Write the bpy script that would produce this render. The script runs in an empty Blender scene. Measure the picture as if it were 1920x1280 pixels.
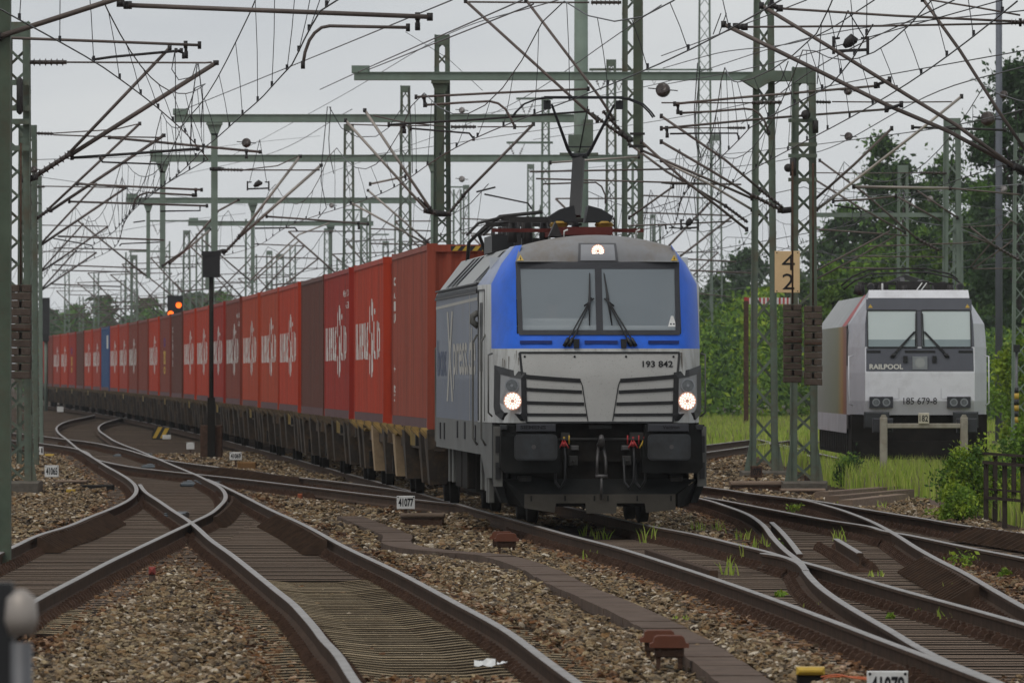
import bpy, bmesh, math, random
import numpy as np
from mathutils import Vector, Matrix
random.seed(7)
R = math.radians
S = bpy.context.scene
COL = S.collection
# ------------------------------------------------------------------ camera, sky, sun, exposure
F, HC, HZ, CX = 16500.0, 2.0, 703.0, 960.0          # focal length in photo pixels, eye height, horizon row, centre column
cd = bpy.data.cameras.new('camera'); cam = bpy.data.objects.new('camera', cd); COL.objects.link(cam)
cd.sensor_width = 36; cd.lens = 36 * F / 1920; cd.shift_y = (HZ - 640) / 1920
cd.clip_start = 1; cd.clip_end = 6000
cam.location = (0, 0, HC); cam.rotation_euler = (R(90), 0, 0)
cd.dof.use_dof = True; cd.dof.focus_distance = 119; cd.dof.aperture_fstop = 13
S.camera = cam
SUN_EL, SUN_AZ = 58, 215                              # overcast: high soft sun behind the photographer's left shoulder
W = bpy.data.worlds.new('World'); S.world = W; W.use_nodes = True
nt = W.node_tree; nt.nodes.clear()
out = nt.nodes.new('ShaderNodeOutputWorld'); bg = nt.nodes.new('ShaderNodeBackground'); bg.inputs[1].default_value = 0.1
sky = nt.nodes.new('ShaderNodeTexSky'); sky.sky_type = 'NISHITA'; sky.sun_disc = False
sky.sun_elevation = R(SUN_EL); sky.sun_rotation = R(SUN_AZ); sky.air_density = 1.0; sky.dust_density = 3
tc = nt.nodes.new('ShaderNodeTexCoord'); mp = nt.nodes.new('ShaderNodeMapping'); mp.inputs['Scale'].default_value = (9, 9, 30)
nz = nt.nodes.new('ShaderNodeTexNoise'); nz.inputs['Scale'].default_value = 1.4; nz.inputs['Detail'].default_value = 5; nz.inputs['Roughness'].default_value = .5
cr = nt.nodes.new('ShaderNodeValToRGB')
cr.color_ramp.elements[0].position = .3; cr.color_ramp.elements[0].color = (5.75, 6.05, 6.4, 1)
cr.color_ramp.elements[1].position = .72; cr.color_ramp.elements[1].color = (7.3, 7.5, 7.55, 1)
mx = nt.nodes.new('ShaderNodeMix'); mx.data_type = 'RGBA'; mx.inputs[0].default_value = .93
nt.links.new(tc.outputs['Generated'], mp.inputs[0]); nt.links.new(mp.outputs[0], nz.inputs[0]); nt.links.new(nz.outputs[0], cr.inputs[0])
nt.links.new(sky.outputs[0], mx.inputs[6]); nt.links.new(cr.outputs[0], mx.inputs[7])
nt.links.new(mx.outputs[2], bg.inputs[0]); nt.links.new(bg.outputs[0], out.inputs[0])
sl = bpy.data.lights.new('sun', 'SUN'); so = bpy.data.objects.new('sun', sl); COL.objects.link(so)
sl.energy = 0.9; sl.angle = R(25); sl.color = (1, .96, .9)
_d = Vector((math.sin(R(SUN_AZ)) * math.cos(R(SUN_EL)), math.cos(R(SUN_AZ)) * math.cos(R(SUN_EL)), math.sin(R(SUN_EL))))
so.rotation_euler = _d.to_track_quat('Z', 'Y').to_euler(); so.location = (0, 0, 60)
S.view_settings.view_transform = 'Standard'; S.view_settings.look = 'None'; S.view_settings.exposure = 0; S.view_settings.gamma = 1
S.cycles.max_bounces = 6; S.cycles.transparent_max_bounces = 12

# ------------------------------------------------------------------ helpers
def P(px, py, Y):
    return Vector(((px - CX) * Y / F, Y, HC + (HZ - py) * Y / F))
def G(px, py, z=0.0):
    Y = F * (HC - z) / (py - HZ)
    return Vector(((px - CX) * Y / F, Y, z))
def rise(Y): return max(0.0, Y - 180) * 0.0006      # the yard climbs very slightly into the distance
def tag(o, label, cat, group=None, kind=None):
    if label: o['label'] = label
    if cat: o['category'] = cat
    if group: o['group'] = group
    if kind: o['kind'] = kind
    return o
def empty(name, loc=(0, 0, 0), rz=0.0, parent=None):
    o = bpy.data.objects.new(name, None); COL.objects.link(o); o.location = loc; o.rotation_euler = (0, 0, rz)
    o.empty_display_size = .1
    if parent: o.parent = parent
    return o
def copy_tree(o, parent=None):
    c = o.copy(); COL.objects.link(c)
    if parent is not None: c.parent = parent
    for ch in list(o.children): copy_tree(ch, c)
    return c
class MB:
    def __init__(s): s.v = []; s.f = []; s.fm = []; s.m = 0; s.sm = []; s.smooth = False
    def add(s, vs, fs):
        b = len(s.v); s.v.extend([tuple(x) for x in vs])
        for f in fs:
            s.f.append([b + i for i in f]); s.fm.append(s.m); s.sm.append(s.smooth)
        return s
    def box(s, x0, x1, y0, y1, z0, z1):
        vs = [(x0,y0,z0),(x1,y0,z0),(x1,y1,z0),(x0,y1,z0),(x0,y0,z1),(x1,y0,z1),(x1,y1,z1),(x0,y1,z1)]
        return s.add(vs, [(0,3,2,1),(4,5,6,7),(0,1,5,4),(1,2,6,5),(2,3,7,6),(3,0,4,7)])
    def bbox(s, x0, x1, y0, y1, z0, z1, c=.02):
        # box with its front (towards -y) edges chamfered
        vs = [(x0,y1,z0),(x1,y1,z0),(x1,y1,z1),(x0,y1,z1),(x0,y0+c,z0),(x1,y0+c,z0),(x1,y0+c,z1),(x0,y0+c,z1),
              (x0+c,y0,z0+c),(x1-c,y0,z0+c),(x1-c,y0,z1-c),(x0+c,y0,z1-c)]
        return s.add(vs, [(0,3,2,1),(0,1,5,4),(1,2,6,5),(2,3,7,6),(3,0,4,7),(4,5,9,8),(5,6,10,9),(6,7,11,10),(7,4,8,11),(8,9,10,11)])
    def bar(s, a, b, w, h, up=(0, 0, 1)):
        a = Vector(a); b = Vector(b); d = (b - a)
        if d.length < 1e-6: return s
        d.normalize(); up = Vector(up)
        if abs(d.dot(up)) > .98: up = Vector((0, 1, 0))
        x = d.cross(up).normalized(); z = x.cross(d).normalized()
        vs = []
        for p in (a, b):
            for i, j in ((-1,-1),(1,-1),(1,1),(-1,1)): vs.append(p + x*(w/2*i) + z*(h/2*j))
        return s.add(vs, [(0,1,2,3),(7,6,5,4),(0,4,5,1),(1,5,6,2),(2,6,7,3),(3,7,4,0)])
    def tube(s, pts, r, n=8, cap=True):
        pts = [Vector(p) for p in pts]; rs = r if isinstance(r, (list, tuple)) else [r] * len(pts)
        vs = []; prev = None
        for i, p in enumerate(pts):
            if i == 0: d = pts[1] - pts[0]
            elif i == len(pts) - 1: d = pts[-1] - pts[-2]
            else: d = (pts[i+1] - pts[i]).normalized() + (pts[i] - pts[i-1]).normalized()
            if d.length < 1e-9: d = Vector((0, 0, 1))
            d.normalize()
            if prev is None:
                u = d.cross(Vector((0, 0, 1)))
                if u.length < .1: u = d.cross(Vector((0, 1, 0)))
            else: u = prev - d * prev.dot(d)
            u.normalize(); prev = u; w = d.cross(u)
            for k in range(n):
                a = 2 * math.pi * k / n; vs.append(p + (u * math.cos(a) + w * math.sin(a)) * rs[i])
        fs = []
        for i in range(len(pts) - 1):
            for k in range(n):
                fs.append((i*n + k, i*n + (k+1) % n, (i+1)*n + (k+1) % n, (i+1)*n + k))
        if cap:
            fs.append(tuple(range(n))[::-1]); fs.append(tuple((len(pts)-1)*n + k for k in range(n)))
        o = s.smooth; s.smooth = n > 4; s.add(vs, fs); s.smooth = o
        return s
    def prism(s, poly, a, b, axis='y'):
        # extrude a 2D polygon between two positions of an axis
        n = len(poly); vs = []
        for t in (a, b):
            for (p, q) in poly:
                vs.append((p, t, q) if axis == 'y' else ((t, p, q) if axis == 'x' else (p, q, t)))
        fs = [tuple(range(n)), tuple(range(n, 2*n))[::-1]] + [(i, n + i, n + (i+1) % n, (i+1) % n) for i in range(n)]
        return s.add(vs, fs)
    def grid(s, rows, closed=False):
        n = len(rows[0]); vs = [p for r in rows for p in r]; fs = []
        for i in range(len(rows) - 1):
            for k in range(n - (0 if closed else 1)):
                k2 = (k + 1) % n; fs.append((i*n + k, i*n + k2, (i+1)*n + k2, (i+1)*n + k))
        return s.add(vs, fs)
    def disc(s, c, r, n=16, nrm=(0, -1, 0), rx=None):
        c = Vector(c); nrm = Vector(nrm).normalized(); u = nrm.cross(Vector((0, 0, 1)))
        if u.length < .1: u = Vector((1, 0, 0))
        u.normalize(); w = u.cross(nrm); vs = [c + u * (r * math.cos(2*math.pi*k/n)) + w * (r * math.sin(2*math.pi*k/n)) for k in range(n)]
        return s.add(vs, [tuple(range(n))])
    def xf(s, M, start=0):
        s.v[start:] = [tuple(M @ Vector(p)) for p in s.v[start:]]; return s
    def islands(s, name, mats, parent=None):
        """one object per separate piece of this mesh"""
        par = list(range(len(s.v)))
        def find(a):
            while par[a] != a: par[a] = par[par[a]]; a = par[a]
            return a
        for f in s.f:
            for i in f[1:]: par[find(i)] = find(f[0])
        groups = {}
        for i, f in enumerate(s.f): groups.setdefault(find(f[0]), []).append(i)
        objs = []
        for fs in groups.values():
            q = MB(); idx = {}
            for i in fs:
                for v in s.f[i]:
                    if v not in idx: idx[v] = len(q.v); q.v.append(s.v[v])
                q.f.append([idx[v] for v in s.f[i]]); q.fm.append(s.fm[i]); q.sm.append(s.sm[i])
            objs.append(q.build(name, mats, parent))
        return objs
    def build(s, name, mats, parent=None, loc=None, bevel=0, smooth=None, weld=None):
        me = bpy.data.meshes.new(name); me.from_pydata(s.v, [], s.f)
        mats = mats if isinstance(mats, (list, tuple)) else [mats]
        for m in mats: me.materials.append(m)
        me.polygons.foreach_set('material_index', s.fm)
        me.polygons.foreach_set('use_smooth', [True] * len(s.f) if smooth else s.sm)
        me.update()
        if weld:
            bm = bmesh.new(); bm.from_mesh(me); bmesh.ops.remove_doubles(bm, verts=bm.verts, dist=.0005); bm.to_mesh(me); bm.free()
            me.polygons.foreach_set('use_smooth', [True] * len(me.polygons)); me.set_sharp_from_angle(angle=R(weld))
        o = bpy.data.objects.new(name, me); COL.objects.link(o)
        if parent: o.parent = parent
        if loc is not None: o.location = loc
        if bevel:
            b = o.modifiers.new('edge', 'BEVEL'); b.width = bevel; b.segments = 2; b.limit_method = 'ANGLE'
        return o
def nodes_of(m):
    m.use_nodes = True; return m.node_tree, m.node_tree.nodes['Principled BSDF']
def mat(name, col, rough=.7, metal=0.0, var=.2, scale=3.0, bump=0.0, bscale=None, dirt=None, dirt_amt=.45, spec=.5, coat=0.0, detail=6, stretch=None, emit=None, estr=0):
    m = bpy.data.materials.new(name); t, b = nodes_of(m); N = t.nodes; L = t.links
    b.inputs['Roughness'].default_value = rough; b.inputs['Metallic'].default_value = metal
    if rough >= .7 and metal < .3 and spec == .5: spec = .06
    elif rough >= .55 and metal < .3 and spec == .5: spec = .22
    b.inputs['Specular IOR Level'].default_value = spec; b.inputs['Coat Weight'].default_value = coat
    co = N.new('ShaderNodeTexCoord'); src = co.outputs['Object']
    if stretch:
        q = N.new('ShaderNodeMapping'); q.inputs['Scale'].default_value = stretch; L.new(src, q.inputs[0]); src = q.outputs[0]
    n1 = N.new('ShaderNodeTexNoise'); n1.inputs['Scale'].default_value = scale; n1.inputs['Detail'].default_value = detail; n1.inputs['Roughness'].default_value = .65
    L.new(src, n1.inputs['Vector'])
    r = N.new('ShaderNodeValToRGB'); r.color_ramp.elements[0].position = .32; r.color_ramp.elements[1].position = .7
    r.color_ramp.elements[0].color = (*[c * (1 - var) for c in col], 1); r.color_ramp.elements[1].color = (*[min(1, c * (1 + var)) for c in col], 1)
    L.new(n1.outputs[0], r.inputs[0]); last = r.outputs[0]
    if dirt:
        n2 = N.new('ShaderNodeTexNoise'); n2.inputs['Scale'].default_value = scale * .6 + .4; n2.inputs['Detail'].default_value = 9; n2.inputs['Roughness'].default_value = .75
        L.new(src, n2.inputs['Vector'])
        r2 = N.new('ShaderNodeValToRGB'); r2.color_ramp.elements[0].position = .47; r2.color_ramp.elements[1].position = .68
        r2.color_ramp.elements[0].color = (0, 0, 0, 1); r2.color_ramp.elements[1].color = (dirt_amt,) * 3 + (1,)
        L.new(n2.outputs[0], r2.inputs[0])
        x = N.new('ShaderNodeMix'); x.data_type = 'RGBA'; L.new(r2.outputs[0], x.inputs[0]); L.new(last, x.inputs[6]); x.inputs[7].default_value = (*dirt, 1); last = x.outputs[2]
    L.new(last, b.inputs['Base Color'])
    if bump:
        n3 = N.new('ShaderNodeTexNoise'); n3.inputs['Scale'].default_value = bscale or scale * 4; n3.inputs['Detail'].default_value = 8
        L.new(co.outputs['Object'], n3.inputs['Vector'])
        bp = N.new('ShaderNodeBump'); bp.inputs['Strength'].default_value = bump; bp.inputs['Distance'].default_value = .05
        L.new(n3.outputs[0], bp.inputs['Height']); L.new(bp.outputs[0], b.inputs['Normal'])
    if emit:
        b.inputs['Emission Color'].default_value = (*emit, 1); b.inputs['Emission Strength'].default_value = estr
    return m
_fc = {}
def text_tris(body, bold=0.0):
    k = (body, bold)
    if k in _fc: return _fc[k]
    cu = bpy.data.curves.new('t', 'FONT'); cu.body = body; cu.offset = bold; cu.resolution_u = 3
    ob = bpy.data.objects.new('t', cu); COL.objects.link(ob)
    dg = bpy.context.evaluated_depsgraph_get(); dg.update()
    me = bpy.data.meshes.new_from_object(ob.evaluated_get(dg)); me.calc_loop_triangles()
    v = np.array([x.co[:2] for x in me.vertices]); t = [tuple(x.vertices) for x in me.loop_triangles]
    bpy.data.objects.remove(ob); bpy.data.curves.remove(cu); bpy.data.meshes.remove(me)
    lo, hi = v.min(0), v.max(0); v = (v - lo) / (hi - lo)
    _fc[k] = (v, t, (hi - lo)); return _fc[k]
def add_text(mb, body, x0, x1, z0, z1, fn, bold=.012):
    """flat lettering: fn(u, z) gives the 3D point of a place on the lettered face"""
    v, t, _ = text_tris(body, bold)
    mb.add([fn(x0 + (x1 - x0) * a, z0 + (z1 - z0) * b) for a, b in v], t); return mb
def catmull(pts, step):
    pts = [Vector(p) for p in pts]; q = [pts[0] * 2 - pts[1]] + pts + [pts[-1] * 2 - pts[-2]]; o = []
    for i in range(1, len(q) - 2):
        a, b, c, d = q[i-1], q[i], q[i+1], q[i+2]; n = max(1, int((c - b).length / step))
        # centripetal-like: limit tangents by chord so long and short spans meet smoothly
        la, lb, lc = max((b-a).length, 1e-3), max((c-b).length, 1e-3), max((d-c).length, 1e-3)
        m1 = ((b-a)/la * lb + (c-b)/lb * la) / (la + lb) * lb
        m2 = ((c-b)/lb * lc + (d-c)/lc * lb) / (lb + lc) * lb
        for k in range(n):
            t = k / n; t2, t3 = t*t, t*t*t
            o.append(b*(2*t3-3*t2+1) + m1*(t3-2*t2+t) + c*(-2*t3+3*t2) + m2*(t3-t2))
    o.append(pts[-1]); return o

# ------------------------------------------------------------------ materials
M = {}
M['rail_top'] = mat('rail_running_surface', (.27, .25, .235), .5, .25, .25, 2.5, spec=.25, dirt=(.14, .11, .08), dirt_amt=.6)
M['rail_side'] = mat('rail_rust', (.060, .038, .026), .85, 0, .3, 6, dirt=(.11, .06, .035))
M['rust'] = mat('rusty_steel', (.085, .05, .035), .85, 0, .35, 9, .3, dirt=(.05, .03, .02))
M['concrete_sleeper'] = mat('sleeper_concrete', (.30, .235, .15), .9, 0, .28, 3, .3, 40, dirt=(.07, .05, .03), dirt_amt=.7)
M['wood_sleeper'] = mat('sleeper_wood', (.205, .150, .112), .9, 0, .3, 3, .3, 30, dirt=(.09, .065, .048), stretch=(.6, 6, 6))
M['sleeper_side'] = mat('sleeper_side_shade', (.03, .023, .017), .95, 0, .3, 5)  # dusty side faces, coloured darker still to paint in the shade between sleepers
M['trough'] = mat('trough_concrete', (.125, .09, .07), .9, 0, .25, 2.5, .2, 30, dirt=(.05, .035, .03))
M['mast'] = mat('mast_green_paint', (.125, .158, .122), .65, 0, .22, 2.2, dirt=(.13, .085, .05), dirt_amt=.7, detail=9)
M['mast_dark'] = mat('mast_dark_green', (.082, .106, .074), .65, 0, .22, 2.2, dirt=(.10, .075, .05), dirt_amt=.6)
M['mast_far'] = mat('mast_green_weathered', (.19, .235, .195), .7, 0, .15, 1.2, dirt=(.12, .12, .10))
M['beam'] = mat('beam_green_paint', (.195, .25, .205), .65, 0, .15, 1.2, dirt=(.12, .12, .09), dirt_amt=.4)
M['tube'] = mat('galvanised_tube', (.125, .098, .085), .6, .3, .25, 3)
M['tube_light'] = mat('aluminium_tube', (.34, .30, .265), .5, .4, .15, 3)
M['fit'] = mat('dark_fitting', (.028, .024, .023), .6, .3, .3, 9)
M['porcelain'] = mat('brown_porcelain', (.045, .03, .024), .3, 0, .25, 9)
M['porcelain_light'] = mat('grey_insulator', (.22, .20, .19), .4, 0, .2, 9)
M['wire'] = mat('wire_bronze', (.035, .033, .036), .5, .5, .2, 3)
M['wire_light'] = mat('wire_aluminium', (.12, .12, .125), .5, .5, .2, 3)
M['concrete'] = mat('rough_concrete', (.14, .125, .105), .9, 0, .25, 3, .3, dirt=(.06, .055, .04))
M['weight'] = mat('counterweight_concrete', (.095, .072, .058), .9, 0, .25, 4, .3, dirt=(.05, .035, .028))
M['black'] = mat('black_paint', (.010, .010, .011), .5, 0, .2, 4)
M['under'] = mat('underframe_grime', (.018, .016, .014), .8, 0, .35, 3, dirt=(.04, .032, .025))
M['white'] = mat('white_enamel', (.70, .70, .68), .5, 0, .08, 6, dirt=(.3, .26, .22), dirt_amt=.5)
M['ink'] = mat('black_lettering', (.012, .012, .014), .6, 0, 0)
M['yellow'] = mat('yellow_plastic', (.52, .33, .03), .5, 0, .1, 6, dirt=(.2, .12, .04))
M['orange_cable'] = mat('orange_cable', (.55, .12, .03), .5, 0, .1)
M['red'] = mat('red_paint', (.42, .03, .03), .5, 0, .15)

for k_ in ('wood_sleeper', 'concrete_sleeper'):                        # every sleeper weathers a little differently
    t = M[k_].node_tree; b = t.nodes['Principled BSDF']; N, L = t.nodes, t.links; src = b.inputs['Base Color'].links[0].from_socket
    oi = N.new('ShaderNodeObjectInfo'); mr = N.new('ShaderNodeMapRange'); mr.inputs[3].default_value = .78; mr.inputs[4].default_value = 1.2; L.new(oi.outputs['Random'], mr.inputs[0])
    x = N.new('ShaderNodeVectorMath'); x.operation = 'SCALE'; L.new(src, x.inputs[0]); L.new(mr.outputs[0], x.inputs['Scale']); L.new(x.outputs[0], b.inputs['Base Color'])
# ------------------------------------------------------------------ ground
def gz(Y): return min(rise(Y), .36)
m = bpy.data.materials.new('yard_gravel'); t, b = nodes_of(m); N, L = t.nodes, t.links
co = N.new('ShaderNodeTexCoord')
vo = N.new('ShaderNodeTexVoronoi'); vo.inputs['Scale'].default_value = 16; L.new(co.outputs['Object'], vo.inputs['Vector'])
r = N.new('ShaderNodeValToRGB'); r.color_ramp.elements[0].color = (.022, .016, .012, 1); r.color_ramp.elements[1].color = (.13, .098, .072, 1)
sp = N.new('ShaderNodeSeparateColor'); L.new(vo.outputs['Color'], sp.inputs[0]); L.new(sp.outputs[0], r.inputs[0])
n2 = N.new('ShaderNodeTexNoise'); n2.inputs['Scale'].default_value = .25; n2.inputs['Detail'].default_value = 6; L.new(co.outputs['Object'], n2.inputs['Vector'])
r2 = N.new('ShaderNodeValToRGB'); r2.color_ramp.elements[0].position = .35; r2.color_ramp.elements[1].position = .65
r2.color_ramp.elements[0].color = (.6, .55, .5, 1); r2.color_ramp.elements[1].color = (1.1, 1.05, 1, 1); L.new(n2.outputs[0], r2.inputs[0])
x = N.new('ShaderNodeMix'); x.data_type = 'RGBA'; x.blend_type = 'MULTIPLY'; x.inputs[0].default_value = 1; L.new(r.outputs[0], x.inputs[6]); L.new(r2.outputs[0], x.inputs[7])
L.new(x.outputs[2], b.inputs['Base Color']); b.inputs['Roughness'].default_value = .95; b.inputs['Specular IOR Level'].default_value = .05
bp = N.new('ShaderNodeBump'); bp.inputs['Strength'].default_value = .8; bp.inputs['Distance'].default_value = .04; L.new(vo.outputs['Distance'], bp.inputs['Height']); bp.invert = True
L.new(bp.outputs[0], b.inputs['Normal']); M['gravel'] = m
mb = MB(); ys = [5, 40, 90, 180, 300, 450, 600, 780, 1500, 4500]
mb.grid([[(X, Y, -.235 + gz(Y)) for X in (-900, -120, -30, 0, 30, 120, 900)] for Y in ys])
ground = tag(mb.build('ground', M['gravel']), None, None, None, 'structure')
M['grass_soil'] = mat('grass_soil', (.15, .19, .05), .95, 0, .35, .35, .3, 20, dirt=(.10, .085, .045))
def field(name, poly, z):
    mb = MB(); mb.add([(x, y, z + gz(y)) for x, y in poly], [tuple(range(len(poly)))])
    return tag(mb.build(name, M['grass_soil']), None, None, None, 'structure')
field('grass_field', [(5.6, 262), (70, 262), (300, 1400), (9, 1400)], -.222)
field('grass_verge', [(6.05, 160), (7.0, 143), (8, 124), (30, 124), (30, 258), (10.6, 258), (10.2, 186), (7.2, 184)], -.205)
mb = MB(); mb.prism([(6.55, 138.5), (7.35, 138.5), (8.7, 168), (7.85, 168)], -.23, -.185, axis='z')
tag(mb.build('footpath', M['trough']), None, None, None, 'structure')

# ------------------------------------------------------------------ tracks: rail lines read off the ground plane
A = [(-60,1062),(24,1024),(75,1001),(125,986),(170,967.5),(212,951),(240,937),(254,924),(254,910),(245,900),(225,887),(200,874),(175,859),(150,845),(125,826),(110,815),(106,806),(112,800),(135,792),(160,787),(178,783)]
Bq = [(-20,1180),(70,1122),(150,1080),(200,1054),(250,1030),(320,997),(360,978),(395,961),(412,947),(422,935),(422,924),(412,912),(392,901),(370,890),(350,882),(312,867),(287,857),(260,846),(232,836),(215,829),(200,820),(187,811),(185,805),(195,797.5),(217,791),(240,786)]
Cq = [(760,1380),(670,1280),(625,1215),(610,1200),(590,1174),(570,1151),(550,1130),(520,1106),(475,1070),(437,1040),(395,1010),(367,985),(350,972),(325,956),(300,939),(272,920),(262,907)]
D = [(1240,1380),(1080,1275),(1025,1235),(950,1180),(850,1125),(750,1072),(650,1025),(570,982),(510,955),(450,925),(412,907),(388,897)]
E = [(800,925),(705,911),(619,900),(534,891),(480,883),(425,877),(375,871),(300,861),(262,851),(237,844),(212,839),(175,832),(125,826),(65,819),(-20,811)]
Fq = [(864,944),(800,937),(700,926),(600,914),(475,899),(412,892),(362,887),(312,882),(265,877),(225,871),(190,864),(155,846),(135,841),(100,836),(67,832),(-20,824)]
H1 = [(1985,1330),(1850,1268),(1780,1240),(1720,1210),(1670,1180),(1620,1152),(1575,1125),(1540,1100),(1515,1075),(1500,1052),(1475,1032),(1450,1007),(1430,982),(1400,962),(1360,947),(1320,935),(1285,928),(1240,921)]
H2 = [(2120,1230),(1919,1135),(1860,1102),(1810,1073),(1758,1047),(1720,1026),(1690,1007),(1665,992),(1638,978),(1604,964),(1552,947),(1500,935),(1415,925),(1363,917),(1315,911),(1270,906)]
H3 = [(2100,1090),(1913,1043),(1844,1030),(1775,1016),(1707,1002),(1655,993),(1631,985.5),(1604,981),(1569,976),(1500,964),(1432,951),(1363,938),(1322,931)]
H4 = [(2100,1026),(1913,998),(1844,988.5),(1786,980),(1741,972),(1672,961),(1604,950),(1552,941),(1500,933)]
GL = [(1995,1325),(1860,1275),(1760,1237),(1660,1200),(1560,1162),(1460,1125),(1360,1090),(1260,1057),(1160,1026),(1060,1000)]
GR = [(2130,1235),(1910,1165),(1810,1137),(1710,1110),(1610,1082),(1520,1056),(1485,1047),(1435,1032),(1385,1020),(1310,1002)]
# centre line of the loaded track (lateral position against distance), from the train standing on it
_tY = np.array([57.7, 85, 111.1, 116.6, 137.3, 152.8, 167.3, 180.2, 194.3, 207.2, 321.6, 507, 700])
_tX = np.array([3.9, 2.72, 1.47, 1.2, -.045, -1.01, -1.87, -2.71, -3.61, -4.41, -11.6, -25.7, -42.5])
_pf = np.polyfit((_tY - 200) / 150, _tX, 4, w=np.array([1, 1, 2, 4, 3, 3, 3, 3, 3, 3, 3, 3, 1]))
def tX(Y): return float(np.polyval(_pf, (Y - 200) / 150))
def tH(Y): return math.atan2(-(tX(Y + .5) - tX(Y - .5)), 1.0)      # heading, anticlockwise from straight ahead
EXTR = {}
def rail_line(px, zoff=0.0): return catmull([G(x, y) + Vector((0, 0, zoff)) for x, y in px], .8)
PROF = [(-.029,0),(.029,0),(.036,-.006),(.036,-.034),(.012,-.048),(.009,-.13),(.03,-.152),(.075,-.160),(.075,-.172),(-.075,-.172),(-.075,-.160),(-.03,-.152),(-.009,-.13),(-.012,-.048),(-.036,-.034),(-.036,-.006)]
def sweep_rail(line, name, parent):
    mb = MB(); n = len(PROF); rows = []
    for i, p in enumerate(line):
        d = (line[min(i+1, len(line)-1)] - line[max(i-1, 0)]); d.z = 0; d.normalize(); side = Vector((d.y, -d.x, 0))
        if side.x < 0: side = -side
        rows.append([p + side * a + Vector((0, 0, c + gz(p.y))) for a, c in PROF])
    vs = [q for r_ in rows for q in r_]
    for i in range(len(rows) - 1):
        for k in range(n):
            mb.m = 0 if k in (0, 1, 15) else 1
            mb.add([], []); k2 = (k+1) % n
            mb.f.append([i*n + k, i*n + k2, (i+1)*n + k2, (i+1)*n + k]); mb.fm.append(mb.m); mb.sm.append(False)
    mb.v = [tuple(v) for v in vs]
    mb.m = 1; mb.add(rows[0], [tuple(range(n))]); mb.add(rows[-1], [tuple(range(n))[::-1]])
    return mb.build(name, [M['rail_top'], M['rail_side']], parent)
def asXY(line):
    a = np.array([(p.y, p.x) for p in line]); a = a[a[:, 0].argsort()]; return a
def clip_shape(mb, x, y, z, s):
    # a spring clip on its shoulder: arched prism
    pts = [(-.055, 0), (-.05, .035), (-.02, .058), (.02, .058), (.05, .03), (.055, 0)]
    mb.prism([(x + a * s, z + c) for a, c in pts], y - .045, y + .045)
    mb.box(x - .02, x + .02, y - .02, y + .02, z + .05, z + .078)
def sleeper_mesh(mb, xl, xr, y, kind, dz, ext=.52):
    z = gz(y); rnd = random.uniform
    if kind == 'c':
        c = (xl + xr) / 2; h = (xr - xl) / 2; rl, rr = rnd(-.01, .01), rnd(-.01, .01)
        top = [(xl - ext + rl, -.192), (xl - .24, -.176), (xl + .22, -.176), (xl + .34, -.190), (c - .25, -.206), (c + .25, -.206), (xr - .34, -.190), (xr - .22, -.176), (xr + .24, -.176), (xr + ext + rr, -.192)]
        vs = []
        tl = rnd(-.003, .003)
        for a, q in top: vs += [(a, y - .10, q - .002 + z), (a, y - .098, q + z + dz + tl), (a, y + .098, q + z + dz + tl), (a, y + .10, q - .002 + z)]
        fs = []
        for i in range(len(top) - 1):
            for k in range(3): fs.append((i*4 + k, (i+1)*4 + k, (i+1)*4 + k + 1, i*4 + k + 1))
        n = len(top) * 4; vs += [(a, y - .12, -.34 + z) for a, q in top]
        fs += [(i*4, n + i, n + i + 1, (i+1)*4) for i in range(len(top) - 1)]
        fs += [(0, 1, 2, 3), (n - 4, n - 1, n - 2, n - 3)]
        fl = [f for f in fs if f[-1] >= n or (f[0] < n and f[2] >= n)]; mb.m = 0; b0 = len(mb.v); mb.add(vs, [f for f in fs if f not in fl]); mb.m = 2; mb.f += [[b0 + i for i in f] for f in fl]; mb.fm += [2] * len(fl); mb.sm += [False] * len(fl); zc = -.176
    else:
        e = ext + rnd(-.06, .08); zt = -.185 + rnd(-.004, .004)
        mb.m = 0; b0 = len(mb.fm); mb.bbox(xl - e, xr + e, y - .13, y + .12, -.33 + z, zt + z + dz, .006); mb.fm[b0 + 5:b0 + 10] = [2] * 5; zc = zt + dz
        mb.m = 1
        for xx in (xl, xr): mb.box(xx - .19, xx + .19, y - .08, y + .08, zc + z, zc + z + .014)
        zc += .014
    mb.m = 1
    for xx in (xl, xr):
        for sgn in (-1, 1): clip_shape(mb, xx + sgn * .115, y, zc + z, 1)
TRACKS = []
TLAB = ['curving track that snakes in an S before reaching the crossing in front', 'straight track branching off the S-shaped one, with concrete sleepers close to the camera', 'track crossing behind the S-shaped curve and joining the train line', 'track on which the blue locomotive stands', 'diverging track that crosses the locomotive line at a frog', 'outer track beside the footpath and wooden railing', 'dead-end track under the silver locomotive', 'short stretch of track crossing behind the lattice masts']
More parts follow.
